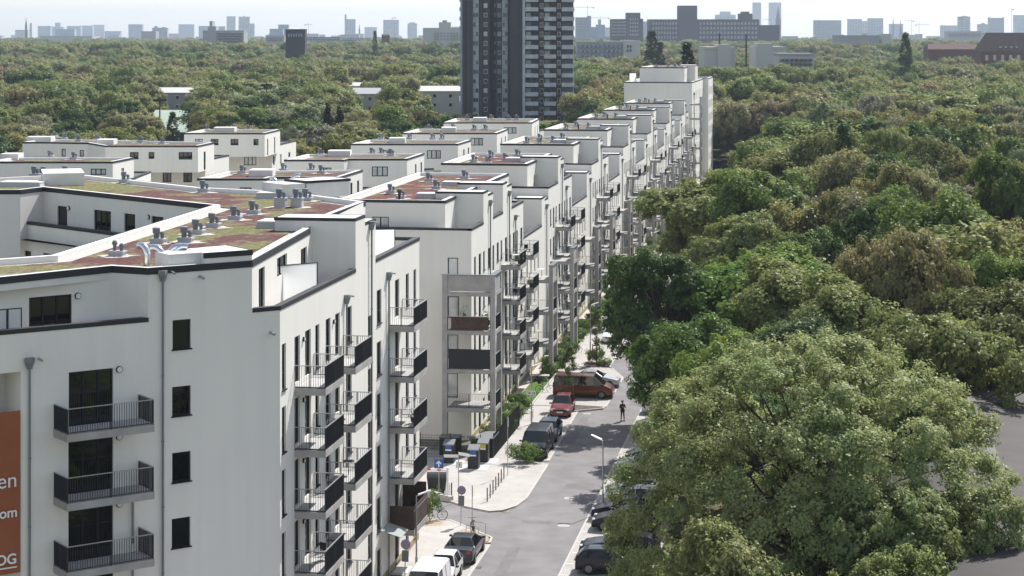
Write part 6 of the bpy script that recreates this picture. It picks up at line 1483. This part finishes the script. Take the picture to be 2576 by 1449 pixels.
def crown_points(seed, R0, H, zb, nc, nl, rc, kind='round'):
    r = np.random.default_rng(seed); C = []
    zc = zb+H*(.22 if kind == 'dome' else .45); hv_ = .74 if kind == 'dome' else .50
    if kind == 'poplar':
        z = zb+H*r.uniform(0, 1, nc)**.9; prof = np.sin(np.clip((z-zb)/H, 0.03, .97)*PI)**.55*R0; ang = r.uniform(0, 2*PI, nc); rr_ = prof*r.uniform(.5, 1, nc)
        C = np.stack([rr_*np.cos(ang), rr_*np.sin(ang), z], 1)
    elif kind == 'conifer':
        q = r.uniform(0, 1, nc)**.8; z = zb+H*(1-q); prof = R0*q+.2; ang = r.uniform(0, 2*PI, nc); rr_ = prof*r.uniform(.55, 1, nc); C = np.stack([rr_*np.cos(ang), rr_*np.sin(ang), z], 1)
    else:
        nlb = max(9, int(nc/(7 if kind == 'dome' else 17))); ld = r.normal(size=(nlb, 3)); ld /= np.linalg.norm(ld, axis=1, keepdims=True); ld[:, 2] = np.where(ld[:, 2] < -.35, -ld[:, 2], ld[:, 2])
        big = r.normal(size=(6, 3)); big /= np.linalg.norm(big, axis=1, keepdims=True); g = np.max(ld@big.T, axis=1)
        f = ((.50+.34*g**2) if kind != 'dome' else np.where(r.uniform(0, 1, nlb) < .82, .86+.06*g, .55))*(r.uniform(.92, 1.04, nlb) if kind == 'dome' else r.uniform(.8, 1.1, nlb)); rl = R0*(1.55/math.sqrt(nlb))*r.uniform(.65, 1.3, nlb)
        L_ = np.stack([ld[:, 0]*R0*f, ld[:, 1]*R0*f, zc+ld[:, 2]*H*hv_*f], 1)
        li = r.integers(0, nlb, nc); q = r.normal(size=(nc, 3)); q += (ld[li]*.55+np.array([0, 0, .45])); q /= np.linalg.norm(q, axis=1, keepdims=True)
        C = L_[li]+q*(rl[li]*r.uniform(.55, 1.0, nc))[:, None]*np.array([1, 1, .8])
    rs = rc*r.uniform(.6, 1.35, nc); idx = np.repeat(np.arange(nc), nl); o = r.normal(size=(nc*nl, 3)); o /= np.linalg.norm(o, axis=1, keepdims=True)
    rad = r.uniform(.45, 1.05, (nc*nl, 1)); o2 = o*rad*rs[idx][:, None]; 
    if kind == 'weep': o2[:, 2] = o2[:, 2]*2.0-rs[idx]*.6
    else: o2[:, 2] *= .8
    P_ = C[idx]+o2; out = P_-np.array([0, 0, zc]); out /= np.linalg.norm(out, axis=1, keepdims=True)+1e-6
    N_ = o*.6+out*.5+np.array([0, 0, .4])+r.normal(size=P_.shape)*.30
    return P_, N_, C
def trunk_mesh(C, H, zb, r0, nb, m_, seed=0, R0=5):
    r = random.Random(seed); mb = MB(); top = zb+H*.62
    path = [(0, 0, -.1), (r.uniform(-.1, .1), r.uniform(-.1, .1), zb*.6), (r.uniform(-.3, .3), r.uniform(-.3, .3), zb+H*.25), (r.uniform(-.4, .4), r.uniform(-.4, .4), top)]
    mb.tube(path, [r0*1.25, r0, r0*.7, r0*.22], 9); idx = r.sample(range(len(C)), min(nb, len(C)))
    for i in idx:
        c = Vector(C[i]); f = r.uniform(.25, .8); a = Vector((0, 0, zb*.7+(min(c.z, top)-zb*.7)*f)); mid = a.lerp(c, .5)+Vector((r.uniform(-.3, .3), r.uniform(-.3, .3), r.uniform(.0, .12)*R0)); rr_ = r0*r.uniform(.18, .38)
        mb.tube([a, mid, c], [rr_, rr_*.6, rr_*.2], 5, caps=False)
    o = mb.build('trunk', m_); me = o.data; bpy.data.objects.remove(o); return me
TM = {}
def tree_model(key, R0, H, zb, nc, nl, rc, ls, kind='round', seed=1, m_='leaf', r0=.3, nb=14, bark='bark'):
    P_, N_, C = crown_points(seed, R0, H, zb, nc, nl, rc, kind); TM[key] = (leaf_mesh('crown_'+key, P_, N_, ls, M[m_]), trunk_mesh(C, H, zb, r0, nb, M[bark], seed, R0), R0, zb+H)
def tree(key, x, y, h, w, color, label, name='tree', cat='tree', group=None, rz=None):
    cm, tm, R0, TH_ = TM[key]; r = empty(name, (x, y, 0), random.uniform(0, 6.28) if rz is None else rz); s = w*(1.16 if key[:3] in ('nea', 'mid', 'far') else 1)/(2*R0); sz = h/TH_
    r.scale = (s, s, sz); tag(r, label, cat, group)
    c = bpy.data.objects.new('crown', cm); col.objects.link(c); c.parent = r; c.color = (*color, 1)
    t = bpy.data.objects.new('trunk', tm); col.objects.link(t); t.parent = r; return r
GREEN = (.145, .21, .05); DARK = (.07, .12, .032); OLIVE = (.215, .255, .085); BROWN = (.255, .24, .10); YEL = (.31, .30, .095); PALE = (.28, .31, .15); LIGHT = (.215, .27, .08); BLUEG = (.17, .22, .10); REDL = (.06, .025, .02)
tree_model('fg', 10.6, 13.8, 2.6, 2700, 92, .52, .155, 'dome', seed=3, r0=.42, nb=70)
tree_model('near1', 6, 11, 3, 420, 90, .62, .25, seed=5, r0=.3, nb=34); tree_model('near2', 6, 11, 3, 400, 90, .66, .26, seed=6, r0=.3, nb=30); tree_model('near3', 6, 11, 3, 460, 85, .55, .24, seed=8, r0=.3, nb=36)
for i in range(5): tree_model('mid%d' % i, 6, 12, 3, 380+30*i, 62, .68, .32, seed=20+i, r0=.28, nb=16, bark='bark' if i % 2 else 'barkpale')
tree_model('pop', 2.2, 22, 2, 170, 50, .8, .48, 'poplar', 31, r0=.35, nb=4); tree_model('weep', 5, 12, 3, 150, 55, 1.0, .42, 'weep', 33, r0=.25, nb=14, bark='barkpale'); tree_model('fir', 3.2, 17, 1.5, 170, 40, .8, .5, 'conifer', 35, r0=.25, nb=3)
for i in range(4): tree_model('far%d' % i, 6, 12, 3, 260, 50, .85, .45, seed=40+i, m_='leaffar', r0=.28, nb=4)
tree_model('bush', 1.1, 1.3, .1, 42, 60, .35, .13, seed=51, r0=.04, nb=8); tree_model('young', .62, 3.3, 1.9, 60, 34, .26, .13, 'poplar', 53, r0=.04, nb=14)
def at(u, vtop, h):
    d = F*(HC-h)/(vtop-90.) if vtop > 90 else None
    return d
def ptree(key, u, vtop, h, wpx, color, label, name='tree', group=None, d=None, cat='tree', rz=None):
    d = d or F*(HC-h)/(vtop-90.); x, y = GD(u, d); placed.append((x, y, wpx/F*d*.5)); return tree(key, x, y, h, wpx/F*d, color, label, name, cat, group, rz)
placed = []
ptree('fg', 2045, 800, 17.6, 1085, (.28, .325, .135), 'huge pale green lime tree filling the lower right foreground', rz=2.4)
ptree('near1', 2425, 1170, 11.8, 330, (.25, .29, .12), 'pale green tree reaching over the dark hall roof at the lower right')
ptree('near3', 2200, 1140, 12.5, 420, (.21, .26, .10), 'pale green tree filling the right flank of the huge lime')
ptree('near1', 1850, 1270, 13.2, 400, (.22, .245, .095), 'tree with brownish seed clusters before the huge pale lime at the bottom')
ptree('near2', 2590, 1345, 12.5, 260, GREEN, 'tree top cut by the bottom right corner')
ptree('near3', 2250, 1300, 12.0, 330, (.22, .27, .10), 'bright green tree at the bottom between pale lime and dark hall roof')
ptree('near1', 1672, 590, 15.5, 285, (.08, .135, .035), 'dark glossy maple leaning over the street', 'maple_tree')
x, y = -10.6, 153.; placed.append((x, y, 4)); tree('near3', x, y, 11.6, 8.2, DARK, 'low dark green tree between car park and pale lime whose shade falls on the road')
ptree('near2', 1760, 735, 13.8, 310, (.10, .17, .04), 'dark green tree between street maple and pale lime')
ptree('near3', 1850, 770, 13.5, 320, (.18, .26, .055), 'yellow green upright tree directly behind the pale lime at left')
ptree('near1', 1975, 760, 14.0, 330, (.10, .15, .06), 'blue green tree peeking over the top of the pale lime')
ptree('near2', 1965, 585, 15.5, 460, (.13, .22, .045), 'bright dark green maple with clumped foliage in the middle of the right wood', 'maple_tree')
ptree('near3', 2210, 850, 14.0, 380, (.17, .23, .075), 'mid green tree right of the pale lime crown')
ptree('near2', 2330, 1010, 11.0, 230, DARK, 'small dark green tree at the left eave of the dark hall roof')
ptree('near1', 2120, 660, 15.5, 380, OLIVE, 'olive tree behind the clumped maple in the right wood')
ptree('near3', 2350, 700, 16, 420, (.215, .25, .085), 'olive brown tree at the far side of the dark hall roof')
ptree('near2', 2530, 640, 16, 380, (.17, .19, .065), 'dark olive tree at the right edge beyond the hall roof')
for u_, v_, w_, lb_ in ((1955, 322, 260, 'highest olive oak crown in the middle of the right forest'), (1830, 372, 230, 'olive oak crown left of the highest oak'), (2070, 365, 230, 'olive oak crown right of the highest oak'), (1940, 400, 250, 'lower olive oak crown just below the highest oak')): ptree('mid%d' % (int(u_) % 5), u_, v_, 19.0 if v_ < 400 else 17.5, w_, (.24, .255, .095), lb_, 'oak_tree')
ptree('mid2', 1760, 420, 17.0, 320, (.21, .25, .085), 'olive green tree hanging over the street behind the maple')
ptree('mid3', 2015, 287, 17.5, 260, LIGHT, 'light green rounded tree just above the broad olive oak')
ptree('pop', 2122, 262, 20., 62, DARK, 'dark slender poplar in the middle of the right forest', 'poplar_tree', d=270)
ptree('pop', 1729, 97, 30., 52, (.025, .05, .015), 'dark poplar standing above the tall white end block', 'poplar_tree', d=530)
ptree('pop', 1641, 77, 34., 40, (.04, .065, .02), 'tall poplar group left of the dark poplar behind the scaffolded building', 'poplar_tree', d=900); ptree('pop', 1662, 98, 29., 26, (.04, .065, .02), 'shorter poplar beside the tall poplar group', 'poplar_tree', d=900)
ptree('pop', 2278, 83, 33., 34, DARK, 'lone poplar on the right rising above the distant forest', 'poplar_tree', d=760)
ptree('pop', 434, 280, 14.5, 32, (.06, .10, .03), 'slender hornbeam right of the floodlight mast', 'poplar_tree', d=455); ptree('pop', 139, 283, 14, 28, (.06, .10, .03), 'slender hornbeam behind the long bent white block', 'poplar_tree', d=440)
ptree('mid0', 335, 276, 13.5, 84, (.19, .20, .05), 'bright yellow green tree beside the green roofed hall'); ptree('weep', 255, 283, 13, 100, BLUEG, 'drooping birch left of the yellow tree', 'birch_tree'); ptree('weep', 200, 290, 12.5, 70, GREEN, 'second drooping birch left of the yellow tree', 'birch_tree')
ptree('mid4', 20, 325, 10.5, 60, REDL, 'dark red leaved tree at the left edge above the white blocks'); ptree('mid2', 560, 232, 17.5, 190, (.06, .10, .025), 'broad green tree behind the penthouse block with four windows')
ptree('mid1', 745, 270, 14, 110, (.15, .12, .05), 'golden brown tree in front of the dark conifers'); ptree('mid3', 625, 285, 13, 90, OLIVE, 'small olive tree right of the broad green tree')
for i, u in enumerate((825, 855, 790)): ptree('fir', u, 262+8*i, 17-i, 62, (.022, .028, .016), ['tallest dark conifer left of the high-rise', 'dark conifer just right of the tallest one', 'dark conifer just left of the tallest one'][i], 'conifer_tree')
ptree('weep', 910, 290, 14, 110, (.065, .095, .03), 'hanging birch in front of the dark conifers', 'birch_tree'); ptree('weep', 985, 300, 13, 90, GREEN, 'second hanging birch right of the conifers', 'birch_tree')
ptree('mid0', 1085, 262, 15, 160, (.10, .07, .03), 'rust brown tree at the left foot of the high-rise'); ptree('mid2', 1165, 268, 14, 90, (.045, .05, .025), 'dark bare looking tree touching the high-rise foot')
ptree('weep', 745, 190, 19, 190, BLUEG, 'large blue green willow before the low white roofs', 'willow_tree', d=560); ptree('mid4', 575, 160, 21, 230, PALE, 'very large pale silvery tree in the left forest', d=620); ptree('mid1', 1000, 145, 22, 150, LIGHT, 'large round green tree near the far edge of the left forest', d=800)
ptree('mid3', 345, 82, 26, 95, LIGHT, 'round bright tree standing out against the skyline at left', d=1200); ptree('mid0', 437, 79, 26, 62, GREEN, 'left one of two round trees before the windowed office', d=1200); ptree('mid2', 487, 84, 26, 70, LIGHT, 'right one of two round trees before the windowed office', d=1150)
ptree('mid4', 270, 92, 22, 50, PALE, 'pale tree left of the round bright skyline tree', d=1200); ptree('pop', 943, 76, 35, 14, DARK, 'small dark poplar near the red brick tower', 'poplar_tree', d=1300)
ptree('weep', 2200, 470, 17, 240, (.16, .16, .09), 'whitish blossoming tree in the right forest'); ptree('mid2', 1900, 130, 24, 170, LIGHT, 'broad light green tree right behind the tall end block', d=560)
ptree('mid4', 2410, 150, 22, 300, OLIVE, 'broad olive crown in the upper right forest', d=450)
for i, (y, k, c_) in enumerate(((205, 'near1', OLIVE), (222, 'mid1', GREEN), (238, 'mid3', OLIVE), (256, 'mid0', (.21, .25, .085)), (274, 'mid4', OLIVE), (292, 'mid2', GREEN), (310, 'mid1', OLIVE), (330, 'mid3', GREEN), (350, 'mid0', OLIVE), (372, 'mid4', DARK), (394, 'mid2', OLIVE), (416, 'mid1', GREEN), (438, 'mid3', OLIVE))):
    x = -9.3+1.2*((i*5) % 3); placed.append((x, y, 4.6)); tree(k, x, y, 15.+1.1*((i*3) % 4), 11., c_, 'roadside tree overhanging the right edge of the long straight street', group='roadside trees on the right of the long street')
for i, (x, y, h_) in enumerate(((-3, 77, 10.), (4, 71, 10.5), (10, 64, 10.5), (-1, 64, 9.5), (17, 60, 10.), (-7, 69, 8.5))): tree(['near1', 'near2', 'near3'][i % 3], x, y, h_, 8.5, (.16, .21, .06), 'leafy tree beside the car park just below the picture, mirrored in the near windows', group='trees beside the car park below the picture')
for u_, w_ in ((1780, 120), (1845, 110), (1905, 130), (1968, 120), (2010, 100), (2065, 120)): ptree('mid%d' % (u_ % 5), u_, 136+(u_*7) % 16, 25., w_, (.24, .275, .10), 'tall pale green tree standing before the white institute and clinic buildings', group='tall trees before the white institute', d=660)
for x, y, h_ in ((-14.3, 233, 14.5), (-13.8, 262, 15.5), (-13.5, 290, 15.)): placed.append((x, y, 4.)); tree('mid%d' % (int(y) % 5), x, y, h_, 9.5, (.21, .25, .085), 'street tree standing in the parking edge where the crowns close over the street', group='street trees in the far parking edge')
# forest individuals: right side and left side, never on the street or on a building
LAB = {'mid0': 'rounded', 'mid1': 'broad', 'mid2': 'dense', 'mid3': 'loose', 'mid4': 'wide'}
CN = [(GREEN, 'mid green'), (OLIVE, 'olive'), ((.235, .265, .10), 'dull olive'), (LIGHT, 'light green'), ((.265, .245, .105), 'olive brown'), (DARK, 'dark green'), (YEL, 'yellow green'), (BLUEG, 'grey green'), (PALE, 'pale green'), ((.31, .27, .115), 'tan yellow'), (YEL, 'yellow green'), (DARK, 'dark green')]
rt = random.Random(21); nind = 0
def free(x, y, rad):
    for (a, b, c) in placed:
        if (a-x)**2+(b-y)**2 < ((rad+c)*.66)**2: return False
    return True
def tofr(x, y): # camera frame: distance, u
    Y = -SN*x+CS*y; X = CS*x+SN*y; return Y, 1288+F*X/Y
def lowcap(u, d, h):
    if 1120 < u < 1475 and d < 590: return min(h, HC-212*d/F)
    if (380 < u < 510 or 645 < u < 740 or 870 < u < 980 or 1025 < u < 1120) and d < 640: return min(h, HC-158*d/F)
    return h
def blocked(x, y, d, u):
    if -46 < x < -6.0 and y < 475: return True
    if y < 330 and -3 < x < 22 and y < 144: return True
    if x < -6 and y < 320: return True
    if x < -60 and y < 335: return True
    if 355 < u < 490 and 470 < d < 560: return True
    if 1130 < u < 1470 and 570 < d < 625: return True
    if 335 < u < 510 and 330 < d < 560: return True
    if 455 < d < 640 and (385 < u < 485 or 655 < u < 730 or 880 < u < 965 or 1050 < u < 1156): return True
    if abs(d-640) < 26 and (380 < u < 510 or 655 < u < 735 or 870 < u < 980 or 1030 < u < 1160): return True
    if abs(d-730) < 20 and 1950 < u < 2055: return True
    return False
# right wood
for dmin, dmax, umin, umax, target, side in ((112, 470, 1640, 2640, 190, 'r'), (330, 500, -60, 1620, 110, 'l')):
    c = 0; tries = 0
    while c < target and tries < 30000:
        tries += 1; d = math.sqrt(rt.uniform(dmin**2, dmax**2)); u = rt.uniform(umin, umax); x, y = GD(u, d)
        if blocked(x, y, d, u): continue
        wd = rt.uniform(8.5, 13); 
        if not free(x, y, wd/2): continue
        if side == 'l': wd *= 1.15
        if side == 'l' and u < 1150: h = rt.uniform(11, 17)+(d-330)*.014
        elif side == 'l': h = rt.uniform(13, 18)
        else: h = rt.uniform(8.5, 16.5)+wd*.45
        if side == 'r' and x < -1 : h = min(h, 15.5)
        if side == 'r' and y < 150: h = min(h, 13); wd = min(wd, 8)
        h = lowcap(u, d, h)
        if h < 5: continue
        key = rt.choice(('near1', 'near2', 'near3')) if d < 235 else 'mid%d' % rt.randrange(5)
        if rt.random() < .06: key = 'weep'
        cn = CN[rt.randrange(len(CN))] if d > 200 else CN[rt.choice((0, 1, 2, 5, 3, 4, 7, 6))]
        f = rt.uniform(.8, 1.2); colr = tuple(min(.25, q*f) for q in cn[0])
        placed.append((x, y, wd/2)); c += 1; nind += 1
        zone = ('near the street' if d < 190 else 'beyond the hall roof' if d < 300 else 'in the back of the wood') if side == 'r' else ('behind the white penthouse blocks' if u < 1150 else 'right of the high-rise')
        wood = 'right hand wood ' if side == 'r' else 'left hand wood '
        tree(key, x, y, h, wd, colr, '%s leafy tree of the %s%s' % (cn[1], wood, zone), group='%s trees, %s%s' % (cn[1], wood, zone))
# far forest as one object of instances
src = []
NP = []
rf_ = np.random.default_rng(77)
def addfar(n, d0, d1, u0, u1, hmin, hmax, w0, w1):
    d = np.sqrt(rf_.uniform(d0**2, d1**2, n)); u = rf_.uniform(u0, u1, n)
    for dd, uu in zip(d, u):
        x, y = GD(uu, dd)
        if blocked(x, y, dd, uu): continue
        if dd < 700 and not free(x, y, 4.): continue
        hh = lowcap(uu, dd, rf_.uniform(hmin, hmax))
        if hh < 6: continue
        NP.append((x, y, 0, hh/15., rf_.uniform(w0, w1)/10., rf_.uniform(0, 6.28), rf_.integers(0, 4)))
addfar(700, 470, 720, -60, 1700, 14, 20, 8, 13); addfar(700, 450, 720, 1450, 2660, 14, 20, 8, 13)
addfar(2600, 700, 1300, -60, 2660, 15, 22, 9, 14); addfar(4200, 1300, 2400, -60, 2660, 18, 28, 12, 18); addfar(3600, 2400, 4800, -80, 2680, 20, 30, 14, 26)
NP = np.array(NP)
pm = bpy.data.meshes.new('distant_forest'); pm.vertices.add(len(NP)); pm.vertices.foreach_set('co', NP[:, :3].astype(np.float32).ravel())
for nm, ty, cc in (('sz', 'FLOAT', 3), ('sw', 'FLOAT', 4), ('rz', 'FLOAT', 5)):
    at_ = pm.attributes.new(nm, ty, 'POINT'); at_.data.foreach_set('value', NP[:, cc].astype(np.float32))
ai = pm.attributes.new('vi', 'INT', 'POINT'); ai.data.foreach_set('value', NP[:, 6].astype(np.int32))
fo = bpy.data.objects.new('distant_forest', pm); col.objects.link(fo); fo['kind'] = 'stuff'; tag(fo, 'distant forest canopy reaching back to the skyline', 'forest')
# four real trees at the front of the distant forest lend their crowns
srcs = []
for i in range(4):
    x, y = GD([300, 700, 2250, 2450][i], [515, 520, 480, 485][i]); t = tree('far%d' % i, x, y, 15, 11, OLIVE, ['leafy tree at the front edge of the distant left forest, farther left', 'leafy tree at the front edge of the distant left forest, nearer the centre', 'leafy tree at the front edge of the distant right forest, nearer the centre', 'leafy tree at the front edge of the distant right forest, farther right'][i], group='leafy trees at the front edge of the distant forest'); srcs.append(t.children[0])
ng = bpy.data.node_groups.new('forest', 'GeometryNodeTree'); ng.interface.new_socket('Geometry', in_out='INPUT', socket_type='NodeSocketGeometry'); ng.interface.new_socket('Geometry', in_out='OUTPUT', socket_type='NodeSocketGeometry')
N_ = ng.nodes; gi = N_.new('NodeGroupInput'); go = N_.new('NodeGroupOutput'); ip = N_.new('GeometryNodeInstanceOnPoints'); g2 = N_.new('GeometryNodeGeometryToInstance')
for s_ in reversed(srcs):
    oi = N_.new('GeometryNodeObjectInfo'); oi.inputs['Object'].default_value = s_; oi.inputs['As Instance'].default_value = False; ng.links.new(oi.outputs['Geometry'], g2.inputs[0])
def na(name, dt):
    n = N_.new('GeometryNodeInputNamedAttribute'); n.data_type = dt; n.inputs['Name'].default_value = name; return [o for o in n.outputs if o.enabled][0]
cx_ = N_.new('ShaderNodeCombineXYZ'); ng.links.new(na('sw', 'FLOAT'), cx_.inputs[0]); ng.links.new(na('sw', 'FLOAT'), cx_.inputs[1]); ng.links.new(na('sz', 'FLOAT'), cx_.inputs[2])
cr = N_.new('ShaderNodeCombineXYZ'); ng.links.new(na('rz', 'FLOAT'), cr.inputs[2])
ng.links.new(gi.outputs[0], ip.inputs['Points']); ng.links.new(g2.outputs[0], ip.inputs['Instance']); ip.inputs['Pick Instance'].default_value = True
ng.links.new(na('vi', 'INT'), ip.inputs['Instance Index']); ng.links.new(cx_.outputs[0], ip.inputs['Scale']); ng.links.new(cr.outputs[0], ip.inputs['Rotation'])
ng.links.new(ip.outputs[0], go.inputs[0]); mo = fo.modifiers.new('forest', 'NODES'); mo.node_group = ng
# bushes and young trees by the street
def bush(x, y, s, label, colr=(.12, .19, .05), h=None, z=0): t = tree('bush', x, y, (h or s*.75), s, colr, label, 'bush', 'bush', 'bushes in the front gardens'); t.location.z = z; return t
bush(-22.1, 146.9, 2.5, 'round light green bush in front of the black minivan', h=1.5, z=.1); bush(-22.3, 193.6, 1.8, 'round bush at the foot of the second staked tree', h=1.6)
bush(-21.3, 192.3, 1.5, 'low grassy bush at the tip of the bed beside the silver saloon', h=.7); bush(-26.5, 149.8, 1.6, 'bush between the bin shed and the mesh fence', h=1.3)
bush(-25.9, 128.9, 1.6, 'thin leafy shrub around the bicycle with child seat', h=1.9, z=.1)
bl = ['bush beside the first balcony tower', 'bush behind the mesh fence', 'bush near the end of the mesh fence', 'bush between fence and lawn', 'bush left of the arrow sign lamp post', 'tall bush by the hedge gap', 'bush next to the bicycle with dark child seat', 'bush at the foot of the second balcony tower', 'dense bush before the second balcony tower', 'hedge bush left of the first staked tree', 'hedge bush behind the silver saloon', 'hedge bush left of the second staked tree', 'bush at the bicycle stand', 'bush on the lawn at the third balcony tower']
yy = [152.6, 155, 157.8, 160.4, 163.8, 166.5, 170, 185.2, 187.6, 190.4, 193, 196, 203.5, 207]
for i, y in enumerate(yy): bush(-26.0+.35*((i*7) % 3-1), y, 1.5+.3*(i % 3), bl[i], [(.12, .19, .05), (.16, .22, .08), (.09, .15, .04)][i % 3], h=1.1+.35*(i % 3))
for i in range(24):
    y = 211+i*5.6+rt.uniform(-1, 1); bush(-25.9+rt.uniform(-.5, .5), y, rt.uniform(1.4, 2.2), 'leafy bush in the garden strip beside the far pavement', (.12, .18, .05), h=rt.uniform(.9, 1.8))
def stake_tree(x, y, label):
    r = tag(empty('young_tree', (x, y, .05)), label, 'young tree')
    cm, tm, R0, T_ = TM['young']; c = bpy.data.objects.new('crown', cm); col.objects.link(c); c.parent = r; c.color = (.10, .14, .04, 1); t = bpy.data.objects.new('trunk', tm); col.objects.link(t); t.parent = r
    for sx, sy in ((-.4, -.3), (.4, -.3), (0, .4)): MB().tube([(sx, sy, 0), (sx*.8, sy*.8, 2.0)], .05, 7).build('stake', M['wood'], r)
    MB().box(-.36, -.29, 1.8, .36, -.24, 1.92).build('crossbar', M['wood'], r); return r
t = stake_tree(-21.9, 169.9, 'young staked tree between the red hatchback and the copper minibus'); t = stake_tree(-22.2, 192.6, 'young staked tree beside the round bush behind the silver saloon')
t = stake_tree(-22.2, 228, 'young staked tree farther up beside the fourth balcony tower')
# roadside tree whose shadow falls on the road
# ================================================================ haze
hz = MB().box(-9000, -300, -1.2, 9000, 12500, 190).build('haze', M['ground']); hz['kind'] = 'stuff'
hm = bpy.data.materials.new('haze'); hm.use_nodes = True; t = hm.node_tree; t.nodes.remove(t.nodes['Principled BSDF']); pv = t.nodes.new('ShaderNodeVolumePrincipled')
pv.inputs['Color'].default_value = (.72, .84, 1., 1); pv.inputs['Density'].default_value = .000085; pv.inputs['Anisotropy'].default_value = .2
t.links.new(pv.outputs[0], t.nodes['Material Output'].inputs['Volume']); hz.data.materials.clear(); hz.data.materials.append(hm)
